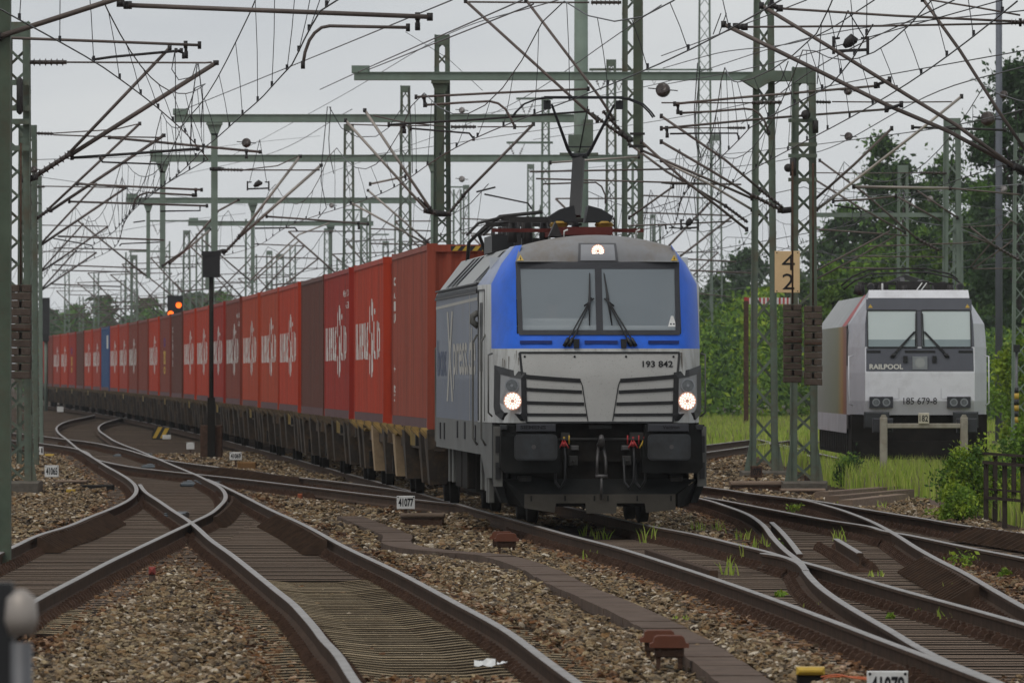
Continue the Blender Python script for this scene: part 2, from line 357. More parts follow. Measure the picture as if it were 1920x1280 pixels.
def make_track(left, right, y0, y1, kind_of, idx, zoff=0.0, names=('rail', 'rail'), cuts=()):
    root = empty('railway_track'); tag(root, TLAB[len(TRACKS)], 'track')
    sweep_rail(left, 'rail', root); sweep_rail(right, 'rail', root)
    a, b_ = asXY(left), asXY(right); TRACKS.append((a, b_, y0, y1))
    dz = -.003 * idx; rest = MB(); k = 0; y = math.ceil(y0 / .6) * .6
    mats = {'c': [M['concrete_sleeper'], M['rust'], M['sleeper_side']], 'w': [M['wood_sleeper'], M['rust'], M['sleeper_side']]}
    restk = {'c': MB(), 'w': MB()}
    while y < y1:
        xl = float(np.interp(y, a[:, 0], a[:, 1])); xr = float(np.interp(y, b_[:, 0], b_[:, 1]))
        if 1.2 < xr - xl < 2.2:
            kd = kind_of(y)
            if k < 100:
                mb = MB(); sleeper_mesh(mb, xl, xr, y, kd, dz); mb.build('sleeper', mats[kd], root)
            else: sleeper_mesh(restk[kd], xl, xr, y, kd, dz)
            k += 1
        y += .6
    for kd, mb in restk.items():
        if mb.v: tag(mb.build('sleeper', mats[kd], root), None, None, None, 'stuff')
    return root
LA, LB, LC, LD, LE, LF = [rail_line(q, -.0012 * i) for i, q in enumerate((A, Bq, Cq, D, E, Fq))]
LH1, LH2, LH3, LH4 = [rail_line(q, -.0007 - .0012 * i) for i, q in enumerate((H1, H2, H3, H4))]
back = [Y for Y in range(118, 560, 6)]
LGL = catmull([G(*q) for q in GL] + [Vector((tX(Y) - .75, Y, 0)) for Y in back], .9)
LGR = catmull([G(*q) for q in GR] + [Vector((tX(Y) + .75, Y, 0)) for Y in back], .9)
trk1 = make_track(LA, LB, 74, 235, lambda y: 'c' if y < 82 else 'w', 0)
trk2 = make_track(LC, LD, 54, 160, lambda y: 'c' if y < 94 else 'w', 1)
trk3 = make_track(LF, LE, 140, 270, lambda y: 'w', 2)
trk0 = make_track(LGL, LGR, 52, 122, lambda y: 'w', 3)
trk4 = make_track(LH1, LH2, 53, 148, lambda y: 'w', 4)
trk5 = make_track(LH3, LH4, 86, 138, lambda y: 'w', 5)
X2 = 8.72
LL = [Vector((X2 - .75 - .006 * (Y - 187), Y, 0)) for Y in range(181, 420, 10)]; LR_ = [p + Vector((1.5, 0, 0)) for p in LL]
trk6 = make_track(LL, LR_, 181, 240, lambda y: 'w', 0)
LJ = rail_line([(1270,856),(1310,851),(1380,842),(1450,832),(1520,824)]); LK = rail_line([(1270,842),(1310,838),(1400,828),(1500,819),(1560,815)])
trk7 = make_track(LJ, LK, 200, 300, lambda y: 'w', 1)
sweep_rail(rail_line([(1600,879),(1575,872),(1520,856),(1472,841),(1440,833)]), 'rail', trk7)
# check rails with their ribbed chairs
def check_rail(track, line, y0, y1, side, wid=.30, z=.012):
    mb = MB(); a = asXY(line); ys = np.arange(y0, y1 + .01, .6)
    for i, y in enumerate(ys):
        xx = float(np.interp(y, a[:, 0], a[:, 1])) + side * .09; g = gz(y)
        p = [(xx, z), (xx + side * .04, z), (xx + side * wid, -.150), (xx + side * wid, -.176), (xx, -.176)]
        mb.prism([(u, w + g) for u, w in p], y - .03, y + .03)
        if i < len(ys) - 1:
            y2 = ys[i + 1]; x2 = float(np.interp(y2, a[:, 0], a[:, 1])) + side * .09
            for (u0, u1, z0, z1) in ((.0, .04, -.06, z - .004), (.0, wid - .03, -.174, -.16)):
                mb.grid([[(xx + side*u0, y, z0+g), (xx + side*u1, y, z0+g), (xx + side*u1, y, z1+g), (xx + side*u0, y, z1+g)], [(x2 + side*u0, y2, z0+g), (x2 + side*u1, y2, z0+g), (x2 + side*u1, y2, z1+g), (x2 + side*u0, y2, z1+g)]], closed=True)
    return mb.build('check_rail', M['rail_side'], track)
check_rail(trk1, LA, 108, 128, 1); check_rail(trk2, LD, 106.5, 126, -1); check_rail(trk5, LH4, 96, 116, -1, .34)
check_rail(trk4, LH2, 83.5, 97, -1, .32); check_rail(trk3, LE, 172, 190, -1, .34); check_rail(trk1, LB, 126, 148, 1, .2, -.02)
def flat_rail(name, px, label, zt=.01, parent=None):
    line = [G(x, y, zt) + Vector((0, 0, zt)) for x, y in px]; line = [Vector((p.x, p.y, zt)) for p in line]
    o = sweep_rail(catmull(line, .6), name, parent); return o
flat_rail('check_rail', [(1447,978),(1462,992),(1480,1012),(1500,1038)], '', -.03, trk4)
mb = MB(); mb.bar(G(1216,1036,-.03), G(1338,1076,-.03), .09, .08); mb.build('guard_bar', M['rail_side'], trk0)
flat_rail('wing_rail', [(1430,1036),(1462,1041),(1490,1050),(1512,1068)], '', .004, trk0)
o = flat_rail('rail_stub', [(1613,1036),(1568,1009)], '', .0)
tag(o, 'short rusty length of rail standing alone between the tracks', 'rail')
for y in np.arange(98, 111, .6):
    mb = MB(); xx = float(np.interp(y, [99, 107.5], [3.915, 3.96])); mb.box(xx - .17, xx + .17, y - .11, y + .11, -.2, -.165); clip_shape(mb, xx - .11, y, -.166, 1); clip_shape(mb, xx + .11, y, -.166, 1); mb.build('baseplate', M['rust'], o)
# switch slide plates and their dark drive boxes
for (x, y, w, d) in ((250,853,.9,4.5),(308,873,.9,5),(382,905,.75,5.5),(330,965,.3,3)):
    p = G(x, y, -.14); mb = MB()
    for k in range(5):
        yy = p.y + (k - 2) * d / 5; mb.bbox(p.x - w/2, p.x + w/2, yy - .3, yy + .25, -.2, -.12 + .02 * (k % 2), .03)
    mb.build('switch_plate', mat('greased_steel', (.045, .055, .062), .35, .5, .4, 6) if x == 250 else bpy.data.materials['greased_steel'], trk1)

# ------------------------------------------------------------------ ballast stones
stone_coll = bpy.data.collections.new('stone_shapes')
m = bpy.data.materials.new('ballast_stone'); t, b = nodes_of(m); N, L = t.nodes, t.links
oi = N.new('ShaderNodeObjectInfo'); r = N.new('ShaderNodeValToRGB'); r.color_ramp.interpolation = 'LINEAR'
cols = [(.115,.082,.050),(.28,.195,.105),(.075,.062,.053),(.38,.30,.18),(.20,.14,.082),(.045,.036,.033),(.27,.215,.145),(.20,.115,.05),(.60,.54,.44)]
e = r.color_ramp.elements; e[0].position = 0; e[0].color = (*cols[0], 1); e[1].position = 1; e[1].color = (*cols[-1], 1)
for i, c in enumerate(cols[1:-1]): q = e.new((i + 1) / 8.3); q.color = (*c, 1)
L.new(oi.outputs['Random'], r.inputs[0]); co = N.new('ShaderNodeTexCoord'); nz_ = N.new('ShaderNodeTexNoise'); nz_.inputs['Scale'].default_value = 2.5; nz_.inputs['Detail'].default_value = 5; L.new(co.outputs['Object'], nz_.inputs['Vector'])
r2 = N.new('ShaderNodeValToRGB'); r2.color_ramp.elements[0].color = (.55, .5, .45, 1); r2.color_ramp.elements[1].color = (1.3, 1.3, 1.3, 1); r2.color_ramp.elements[0].position = .3; r2.color_ramp.elements[1].position = .75; L.new(nz_.outputs[0], r2.inputs[0])
x = N.new('ShaderNodeMix'); x.data_type = 'RGBA'; x.blend_type = 'MULTIPLY'; x.inputs[0].default_value = 1; L.new(r.outputs[0], x.inputs[6]); L.new(r2.outputs[0], x.inputs[7])
L.new(x.outputs[2], b.inputs['Base Color']); b.inputs['Roughness'].default_value = .9; b.inputs['Specular IOR Level'].default_value = .08; M['stone'] = m
import bmesh
rs = np.random.RandomState(3)
for k in range(9):
    bm = bmesh.new(); bmesh.ops.create_icosphere(bm, subdivisions=2, radius=1)
    for _ in range(8):                                         # chop flat facets off a ball: crushed rock
        n = Vector(rs.normal(size=3)).normalized(); d = rs.uniform(.28, .72)
        for v in bm.verts:
            h = v.co.dot(n) - d
            if h > 0: v.co -= n * h
    sc = rs.uniform(.75, 1.6, 3)
    for v in bm.verts: v.co = Vector((v.co.x * sc[0], v.co.y * sc[1], v.co.z * min(sc[2], 1.0) * .66))
    me = bpy.data.meshes.new('stone'); bm.to_mesh(me); bm.free(); me.materials.append(M['stone'])
    stone_coll.objects.link(bpy.data.objects.new('stone_%d' % k, me))
def scatter_nodes(coll, name):
    ng = bpy.data.node_groups.new(name, 'GeometryNodeTree')
    ng.interface.new_socket('Geometry', in_out='INPUT', socket_type='NodeSocketGeometry'); ng.interface.new_socket('Geometry', in_out='OUTPUT', socket_type='NodeSocketGeometry')
    n = ng.nodes; l = ng.links; gi = n.new('NodeGroupInput'); go = n.new('NodeGroupOutput')
    ci = n.new('GeometryNodeCollectionInfo'); ci.inputs['Collection'].default_value = coll; ci.inputs['Separate Children'].default_value = True; ci.inputs['Reset Children'].default_value = True
    ip = n.new('GeometryNodeInstanceOnPoints'); ip.inputs['Pick Instance'].default_value = True
    rv = n.new('FunctionNodeRandomValue'); rv.data_type = 'FLOAT_VECTOR'; rv.inputs[0].default_value = (-.5, -.5, 0); rv.inputs[1].default_value = (.5, .5, 6.28)
    na = n.new('GeometryNodeInputNamedAttribute'); na.data_type = 'FLOAT'; na.inputs['Name'].default_value = 'size'
    l.new(gi.outputs[0], ip.inputs['Points']); l.new(ci.outputs[0], ip.inputs['Instance']); l.new(rv.outputs[0], ip.inputs['Rotation']); l.new(na.outputs[0], ip.inputs['Scale']); l.new(ip.outputs[0], go.inputs[0])
    return ng
def track_mask(x, y):
    inside = np.zeros(len(x), bool); near = np.full(len(x), 9.0); shoulder = np.zeros(len(x), bool)
    for a, b_, y0, y1 in TRACKS:
        ok = (y > min(a[0, 0], b_[0, 0]) - 1) & (y < min(y1 + 5, a[-1, 0]))
        xl = np.interp(y, a[:, 0], a[:, 1]); xr = np.interp(y, b_[:, 0], b_[:, 1])
        inside |= ok & (x > xl) & (x < xr)
        near = np.where(ok, np.minimum(near, np.minimum(abs(x - xl), abs(x - xr))), near)
    return inside, near
DUCT = catmull([G(655, 967, -.13), G(740, 1000, -.13), G(812, 1030, -.13), G(900, 1037, -.13), G(980, 1055, -.13), G(1060, 1092, -.13), G(1160, 1135, -.13), G(1260, 1185, -.13), G(1335, 1232, -.13), G(1395, 1275, -.13), G(1470, 1330, -.13)], .15)
_dx = np.array([(p.y, p.x) for p in DUCT]); _dx = _dx[_dx[:, 0].argsort()]
pts, sizes, rusty = [], [], []
for (ya, yb, dens, s0, s1) in ((52, 75, 430, .017, .050), (75, 105, 310, .019, .052), (105, 150, 130, .03, .062), (150, 240, 50, .035, .07)):
    wid = .062 * yb + .6; n = int(dens * (yb - ya) * wid * 2)
    y = rs.uniform(ya, yb, n); x = rs.uniform(-wid, wid, n)
    inside, near = track_mask(x, y); k = np.ones(n, bool)
    k &= near > .085
    k &= ~(inside & (rs.uniform(size=n) > np.where(y < 64, .42, .14)))
    k &= ~((near < .42) & ~inside & (rs.uniform(size=n) > .5))
    k &= ~((x > 6.0) & (y > 158)) & ~((x > 7.0) & (y > 124))
    dd = abs(x - np.interp(y, _dx[:, 0], _dx[:, 1])); k &= ~((dd < .24) & (y > 55) & (y < 128) & (rs.uniform(size=n) > .03))
    x, y, inside, near, dd = x[k], y[k], inside[k], near[k], dd[k]
    s = rs.uniform(0, 1, len(x)) ** 2.2 * (s1 - s0) + s0
    heap = .035 * np.sin(x * 1.7 + y * .35) + .02 * np.sin(x * 5.1 - y * .9) - .03 * (dd < .5)
    z = np.where(inside, np.where(y < 64, -.20, -.245), np.where(near < .5, -.205, -.165 + heap)) + rs.uniform(-.03, .03, len(x)) - s * .3
    z += np.array([gz(q) for q in y]); pts.append(np.stack([x, y, z], 1)); sizes.append(s); rusty.append((near < .6) & (rs.uniform(size=len(x)) < np.clip(1.3 - near * 1.6, .2, .95)))
pts = np.concatenate(pts).astype(np.float32); sizes = np.concatenate(sizes).astype(np.float32); rusty = np.concatenate(rusty)
m2_ = M['stone'].copy(); m2_.name = 'rust_stained_stone'; rc_ = [q for q in m2_.node_tree.nodes if q.type == 'VALTORGB' and len(q.color_ramp.elements) > 4][0]
for q in rc_.color_ramp.elements: c = q.color; q.color = (c[0] * .72 + .01, c[1] * .58, c[2] * .50, 1)
rust_coll = bpy.data.collections.new('rusty_stone_shapes')
for o in stone_coll.objects:
    c = bpy.data.objects.new('r_' + o.name, o.data.copy()); c.data.materials[0] = m2_; rust_coll.objects.link(c)
for nm, sel, cl_ in (('ballast_gravel', ~rusty, stone_coll), ('rusty_gravel', rusty, rust_coll)):
    p_ = pts[sel]; me = bpy.data.meshes.new(nm); me.vertices.add(len(p_)); me.vertices.foreach_set('co', np.ascontiguousarray(p_).ravel())
    at = me.attributes.new('size', 'FLOAT', 'POINT'); at.data.foreach_set('value', np.ascontiguousarray(sizes[sel])); me.update()
    ob = bpy.data.objects.new(nm, me); COL.objects.link(ob); tag(ob, None, None, None, 'stuff')
    md = ob.modifiers.new('scatter', 'NODES'); md.node_group = scatter_nodes(cl_, 'scatter_' + nm)
# ------------------------------------------------------------------ blue and grey electric locomotive
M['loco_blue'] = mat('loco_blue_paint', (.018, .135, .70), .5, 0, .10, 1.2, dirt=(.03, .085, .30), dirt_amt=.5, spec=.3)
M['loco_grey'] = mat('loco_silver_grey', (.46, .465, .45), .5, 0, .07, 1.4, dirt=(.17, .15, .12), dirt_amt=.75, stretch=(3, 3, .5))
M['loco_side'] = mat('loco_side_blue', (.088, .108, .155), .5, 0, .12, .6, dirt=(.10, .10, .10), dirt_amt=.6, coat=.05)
M['loco_skirt'] = mat('loco_skirt_grey', (.125, .127, .12), .6, 0, .15, 1.5, dirt=(.08, .07, .06))
M['loco_roof'] = mat('loco_roof_grey', (.235, .235, .24), .65, 0, .12, 1.1, dirt=(.17, .13, .085), dirt_amt=.65, detail=9)
M['loco_panel'] = mat('loco_speckled_grey', (.44, .435, .415), .55, 0, .06, 2, dirt=(.10, .085, .07), dirt_amt=.0)
t = M['loco_panel'].node_tree; b = t.nodes['Principled BSDF']; N, L = t.nodes, t.links
src = b.inputs['Base Color'].links[0].from_socket                      # rain and fly specks over the front panel
co = N.new('ShaderNodeTexCoord'); nn = N.new('ShaderNodeTexNoise'); nn.inputs['Scale'].default_value = 38; nn.inputs['Detail'].default_value = 4; nn.inputs['Roughness'].default_value = .8
L.new(co.outputs['Object'], nn.inputs['Vector']); rr = N.new('ShaderNodeValToRGB'); rr.color_ramp.elements[0].position = .60; rr.color_ramp.elements[1].position = .72; L.new(nn.outputs[0], rr.inputs[0])
x = N.new('ShaderNodeMix'); x.data_type = 'RGBA'; L.new(rr.outputs[0], x.inputs[0]); L.new(src, x.inputs[6]); x.inputs[7].default_value = (.16, .14, .12, 1); L.new(x.outputs[2], b.inputs['Base Color'])
M['frame_grey'] = mat('window_frame_grey', (.045, .046, .052), .6, 0, .1, 3)
M['buffer'] = mat('buffer_dark_grey', (.034, .035, .036), .6, 0, .2, 3, dirt=(.06, .07, .08), dirt_amt=.5)
M['dark_front'] = mat('dark_front_grey', (.014, .0145, .014), .7, 0, .25, 2, dirt=(.035, .03, .026))
M['plow'] = mat('dusty_plough', (.062, .056, .047), .85, 0, .25, 2, dirt=(.05, .043, .035))
M['step'] = mat('step_grey', (.13, .13, .12), .6, 0, .15, 2, dirt=(.1, .09, .08))
M['hook'] = mat('worn_steel', (.085, .08, .078), .5, .5, .3, 8)
M['letter_pale'] = mat('pale_lettering', (.40, .385, .35), .6, 0, .08)
M['letter_blue'] = mat('dim_blue_lettering', (.075, .095, .15), .6, 0, .08)
M['roof_red'] = mat('roof_frame_oxide', (.11, .03, .026), .7, 0, .25, 3)
M['insul_yellow'] = mat('ochre_insulator', (.42, .25, .04), .5, 0, .2)
M['lamp_on'] = mat('lit_lamp', (1, .9, .8), .4, 0, 0, emit=(1, .86, .76), estr=1.6)
M['lamp_rim'] = mat('lamp_rim', (.30, .31, .33), .35, .6, .1)
M['lens'] = mat('unlit_lens', (.10, .11, .115), .12, 0, .4, 20, spec=.8)
def glass(name, tint, tr, rough=.04, clear=None):
    m = bpy.data.materials.new(name); m.use_nodes = True; t = m.node_tree; N, L = t.nodes, t.links; N.clear()
    o = N.new('ShaderNodeOutputMaterial'); mix = N.new('ShaderNodeMixShader'); a = N.new('ShaderNodeBsdfTransparent'); a.inputs[0].default_value = (*[clear or tr] * 3, 1)
    g = N.new('ShaderNodeBsdfPrincipled'); g.inputs['Base Color'].default_value = (*tint, 1); g.inputs['Roughness'].default_value = rough; g.inputs['Specular IOR Level'].default_value = .75
    mix.inputs[0].default_value = 1 - tr; L.new(a.outputs[0], mix.inputs[1]); L.new(g.outputs[0], mix.inputs[2]); L.new(mix.outputs[0], o.inputs[0]); return m
M['glass'] = glass('windscreen_glass', (.40, .46, .50), .55, clear=.92)
M['glass_side'] = glass('side_glass', (.03, .035, .035), .1)
Y0 = 116.6
loco = empty('electric_locomotive', (1.2, Y0, 0), R(3.05))
tag(loco, 'blue and grey electric locomotive with lit headlights hauling the container train', 'locomotive')
def lerp_t(z, tab):
    for (a, va), (b_, vb) in zip(tab, tab[1:]):
        if z <= b_: return va + (vb - va) * (z - a) / (b_ - a)
    return tab[-1][1]
TW = [(1.36, 1.385), (2.35, 1.40), (3.22, 1.385), (3.5, 1.24), (3.74, 1.05)]        # half width at the cab corners
TF = [(1.36, 1.20), (2.35, 1.10), (3.22, 1.095), (3.5, 1.09), (3.74, 1.0)]          # half width of the flat of the nose
TY = [(1.36, .50), (2.0, .47), (2.35, .52), (3.5, .98), (3.74, 1.15)]               # how far the nose is set back
TB = [(1.36, 1.5), (3.22, 1.5), (3.5, 1.30), (3.74, 1.06)]                          # half width at the cab door
def nose(x, z, off=0.0):
    wf = lerp_t(z, TF); return Vector((x, lerp_t(z, TY) + .13 * min(1.0, abs(x) / wf) ** 2 - off, z))
def ring(z):
    W_, wf, yf, wb = lerp_t(z, TW), lerp_t(z, TF), lerp_t(z, TY), lerp_t(z, TB)
    half = [(wb, 3.2), (W_ + (wb - W_) * .45, 2.1), (W_, yf + .95), (W_ - (W_ - wf) * .28, yf + .52), (W_ - (W_ - wf) * .66, yf + .25), (wf, yf + .13)]
    inner = [(wf * q, yf + .13 * q * q) for q in (.75, .5, .25)]
    left = [(-a, c) for a, c in half + inner] + [(0, yf)]
    return [Vector((a, c, z)) for a, c in left + [(a, c) for a, c in (half + inner)[::-1]]]
body = MB(); zs = [1.364, 1.6, 2.0, 2.353, 2.55, 2.9, 3.22, 3.36, 3.5]; rows = [ring(z) for z in zs]; n = len(rows[0])
for i in range(len(zs) - 1):
    for k in range(n - 1):
        front = 2 <= k <= n - 4
        if 5 <= k <= n - 7 and zs[i] > 2.5: continue              # the windscreen opening
        body.m = 0 if zs[i + 1] <= 2.36 else (1 if front else (0 if zs[i+1] <= 3.23 else 2))
        b0 = len(body.v); body.smooth = True; body.add([rows[i][k], rows[i][k+1], rows[i+1][k+1], rows[i+1][k]], [(0, 1, 2, 3)])
body.smooth = False
M['loco_pale'] = mat('loco_pale_blue', (.21, .255, .40), .45, 0, .1, 1.2, dirt=(.2, .2, .22), coat=.2)
# upper cab corners
top = ring(3.74); low = ring(3.5)
for k in range(n - 1):
    if 5 <= k <= n - 7: continue
    body.m = 1 if 2 <= k <= n - 4 else 2
    body.add([low[k], low[k+1], top[k+1], top[k]], [(0, 1, 2, 3)])
cab = body.build('cab', [M['loco_grey'], M['loco_blue'], M['loco_pale']], loco, weld=38)
# arched grey roof brow over the windscreen and the roof behind it
mb = MB(); mb.smooth = True; rows = []
for v in [i / 6 for i in range(7)] + [1.3, 2.2]:
    r_ = []
    for k in range(17):
        u = -1 + 2 * k / 16; q = min(v, 1.0); s_ = math.sin(q * math.pi / 2)
        hw = 1.10 + (1.0 - 1.10) * q; zt = 3.735 + .145 * (1 - u * u)
        r_.append((u * hw, .98 + .13 * u * u + .55 * (1 - math.cos(q * math.pi / 2)) + (max(0, v - 1) * 1.6), 3.5 + (zt - 3.5) * s_))
    rows.append(r_)
mb.grid(rows); brow = mb.build('roof_brow', M['loco_roof'], loco)
def brow_pt(x, z, off=0.0):
    u = x / 1.08; zt = 3.735 + .145 * (1 - u * u); s_ = max(0, min(1, (z - 3.5) / (zt - 3.5))); q = math.asin(s_)
    return Vector((x, .98 + .13 * u * u + .55 * (1 - math.cos(q)) - off, z))
mb = MB(); rows = []
for y in (3.1, 18.3):
    rows.append([(-1.0 + 2 * k / 8, y, 3.735 + .13 * (1 - (-1 + k / 4) ** 2)) for k in range(9)])
mb.smooth = True; mb.grid(rows); mb.build('roof', M['loco_roof'], loco)
# machine room body
mb = MB(); mb.m = 0
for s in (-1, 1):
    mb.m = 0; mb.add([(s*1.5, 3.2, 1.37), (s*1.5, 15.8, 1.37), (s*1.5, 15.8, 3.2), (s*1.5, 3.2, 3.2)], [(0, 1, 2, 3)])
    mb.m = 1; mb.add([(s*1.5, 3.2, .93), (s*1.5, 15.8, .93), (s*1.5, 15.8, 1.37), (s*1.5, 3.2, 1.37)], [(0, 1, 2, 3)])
    mb.add([(s*1.5, 3.2, .93), (s*1.5, 3.2, 1.37), (s*1.39, 1.5, 1.37), (s*1.39, 1.5, .62), (s*1.44, 2.3, .62), (s*1.48, 2.7, .93)], [(0, 1, 2, 3, 4, 5)])
    mb.m = 2; mb.add([(s*1.5, 15.8, 1.1), (s*1.3, 18.3, 1.1), (s*1.3, 18.3, 3.2), (s*1.5, 15.8, 3.2)], [(0, 1, 2, 3)])
mb.m = 2; mb.add([(-1.3, 18.3, 1.1), (1.3, 18.3, 1.1), (1.3, 18.3, 3.2), (1, 18.3, 3.74), (-1, 18.3, 3.74), (-1.3, 18.3, 3.2)], [(0, 1, 2, 3, 4, 5)])
for s in (-1, 1):
    mb.m = 3; mb.add([(s*1.5, 3.2, 3.2), (s*1.5, 15.8, 3.2), (s*1.3, 18.3, 3.2), (s*1.0, 18.3, 3.74), (s*1.0, 3.2, 3.74)], [(0, 1, 2, 3, 4)])
mb.m = 4; mb.box(-1.35, 1.35, 1.4, 18.0, .95, 1.36)
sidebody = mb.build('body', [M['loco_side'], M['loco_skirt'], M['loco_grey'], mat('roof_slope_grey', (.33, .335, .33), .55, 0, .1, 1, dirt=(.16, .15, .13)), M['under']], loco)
mb = MB()
for k in range(3):                                                    # white stripe, panel joints and the lettering on the long side
    pass
mb.m = 0; mb.add([(-1.504, 3.2, 3.02), (-1.504, 15.8, 2.98), (-1.504, 15.8, 3.02), (-1.504, 3.2, 3.06)], [(0, 1, 2, 3)])
mb.add([(-1.504, 5.35, 1.37), (-1.504, 5.45, 1.37), (-1.504, 5.45, 3.2), (-1.504, 5.35, 3.2)], [(0, 1, 2, 3)])
side = lambda u, z: (-1.505, 15.6 - u, z)
mb.m = 0; add_text(mb, 'X', 3.3, 5.3, 1.62, 2.92, side, .02); add_text(mb, 'press.de', 5.35, 11.9, 1.80, 2.66, side, .02)
mb.m = 1; add_text(mb, 'box', .25, 3.2, 1.98, 2.52, side, .02)
mb.build('lettering', [M['letter_pale'], M['letter_blue']], loco)
mb = MB()                                                             # vent grid under the roof edge, louvres on the roof slope
for k in range(46): mb.bar((-1.515, 3.3 + k * .27, 3.14), (-1.46, 3.3 + k * .27, 3.25), .13, .03)
mb.bar((-1.505, 3.2, 3.25), (-1.505, 15.8, 3.25), .02, .02); mb.bar((-1.512, 3.2, 3.13), (-1.512, 15.8, 3.13), .02, .03)
for y in (3.6, 4.4, 5.2, 11.0, 12.3, 13.6): mb.add([(-1.455, y - .2, 3.28), (-1.455, y + .2, 3.28), (-1.05, y + .2, 3.71), (-1.05, y - .2, 3.71), (-1.425, y - .2, 3.30), (-1.425, y + .2, 3.30), (-1.02, y + .2, 3.72), (-1.02, y - .2, 3.72)], [(0, 3, 2, 1), (0, 1, 5, 4), (1, 2, 6, 5), (2, 3, 7, 6), (3, 0, 4, 7)])
mb.box(-1.05, -.6, 8.2, 10.4, 3.74, 3.98); mb.build('roof_vent', M['black'], loco)
mb = MB()
for y, z in ((3.6, 1.22), (6.6, 1.25), (8.8, 1.25), (12.9, 1.2), (14.2, 1.2)): mb.bbox(-1.52, -1.49, y, y + .35, z - .14, z + .1, .01)
mb.islands('side_fitting', M['black'], loco)
# cab door with window and rails
mb = MB(); mb.m = 0
def cabside(y, z, off=.006):
    a = 1.39 + (1.5 - 1.39) * max(0, min(1, (y - 1.5) / 1.7)); return (-(a + off), y, z)
for (ya, yb, za, zb, mi) in ((2.52, 2.85, 2.05, 2.98, 1),):
    mb.m = mi; mb.add([cabside(ya, za, .012), cabside(yb, za, .012), cabside(yb, zb, .012), cabside(ya, zb, .012)], [(0, 1, 2, 3)])
for (a, c) in (((2.3, 1.38), (2.3, 3.15)), ((3.05, 1.38), (3.05, 3.15)), ((2.3, 3.15), (3.05, 3.15))): mb.m = 1; mb.bar(cabside(*a), cabside(*c), .02, .02)
mb.build('cab_door', [M['loco_grey'], M['black']], loco)
mb = MB()
for y in (2.15, 3.15):
    mb.tube([cabside(y, 1.05, .01), cabside(y, 1.15, .07), cabside(y, 2.45, .07), cabside(y, 2.55, .01)], .016, 6)
mb.tube([cabside(3.1, 2.66, .0), cabside(3.1, 2.72, .08), cabside(3.1, 2.8, .08), cabside(3.1, 2.85, 0)], .05, 6)
for s in (-1, 1): mb.tube([(s*1.40, 1.30, 1.45), (s*1.455, 1.2, 1.5), (s*1.455, 1.2, 2.27), (s*1.40, 1.28, 2.29)], .013, 6)
for s in (-1, 1): mb.tube([(s*1.3, 18.4, .9), (s*1.38, 18.6, 1.0), (s*1.38, 18.6, 2.4), (s*1.3, 18.4, 2.5)], .02, 6)
mb.islands('handrail', M['step'], loco)
# windscreen: frame, two panes
def patch(pts, off, fn=nose, nx=8):
    (xa, za), (xb, zb), (xc, zc), (xd, zd) = pts; rows = []
    for j in range(nx + 1):
        v = j / nx; rows.append([fn((xa + (xb - xa) * u) * (1 - v) + (xd + (xc - xd) * u) * v, (za + (zb - za) * u) * (1 - v) + (zd + (zc - zd) * u) * v, off) for u in [i / nx for i in range(nx + 1)]])
    return rows
mb = MB(); mb.smooth = True
mb.grid(patch([(-1.07, 2.535), (1.075, 2.535), (1.09, 2.60), (-1.085, 2.60)], .016)); mb.grid(patch([(-1.095, 3.42), (1.095, 3.42), (1.10, 3.512), (-1.10, 3.512)], .016))
mb.grid(patch([(-1.085, 2.60), (-1.02, 2.60), (-1.035, 3.42), (-1.095, 3.42)], .016)); mb.grid(patch([(1.02, 2.60), (1.09, 2.60), (1.095, 3.42), (1.03, 3.42)], .016))
mb.grid(patch([(-.045, 2.60), (.045, 2.60), (.045, 3.42), (-.045, 3.42)], .016))
frame = mb.build('windscreen_frame', M['frame_grey'], loco)
for sg in (-1, 1):
    mb = MB(); mb.smooth = True; a, c = (.045, 1.02) if sg > 0 else (-1.02, -.045); d_, e_ = (.045, 1.03) if sg > 0 else (-1.035, -.045)
    mb.grid(patch([(a, 2.60), (c, 2.60), (e_, 3.42), (d_, 3.42)], .008)); mb.build('windscreen', M['glass'], frame)
# the cab behind the glass: back wall, ceiling, desk and seat
mb = MB(); mb.m = 0; mb.add([(-1.35, 2.95, 2.2), (1.35, 2.95, 2.2), (1.35, 2.95, 3.6), (-1.35, 2.95, 3.6)], [(0, 1, 2, 3)])
mb.add([(-1.08, 1.0, 3.515), (1.08, 1.0, 3.515), (1.2, 2.95, 3.58), (-1.2, 2.95, 3.58)], [(0, 1, 2, 3)])
mb.build('cab_interior', mat('cab_lining', (.6, .62, .62), .8, 0, .1, .9), loco)
mb = MB(); mb.bbox(-1.1, 1.1, .86, 1.25, 2.36, 2.66, .03); mb.bbox(-1.02, -.12, 1.2, 1.55, 2.40, 2.76, .04)
mb.build('driver_desk', mat('dashboard_grey', (.40, .42, .41), .6, 0, .1), loco)
mb = MB(); mb.bbox(-1.06, -.72, 2.1, 2.3, 2.2, 3.02, .05); mb.bbox(.35, .75, 2.2, 2.4, 2.2, 2.95, .05); mb.islands('cab_seat', M['black'], loco)
mb = MB()
for px_, pz, w, h in ((.98, 2.70, .06, .09),): 
    mb.m = 0; mb.add([nose(px_ - w, pz - h * .6, .012), nose(px_ + w, pz - h * .6, .012), nose(px_ + w * .25, pz + h, .012), nose(px_ - w * .25, pz + h, .012)], [(0, 1, 2, 3)])
    mb.m = 1; mb.disc(nose(px_ - .02, pz - .02, .016), .012, 8); mb.disc(nose(px_ + .02, pz - .02, .016), .012, 8)
mb.build('sticker', [M['white'], M['ink']], loco)
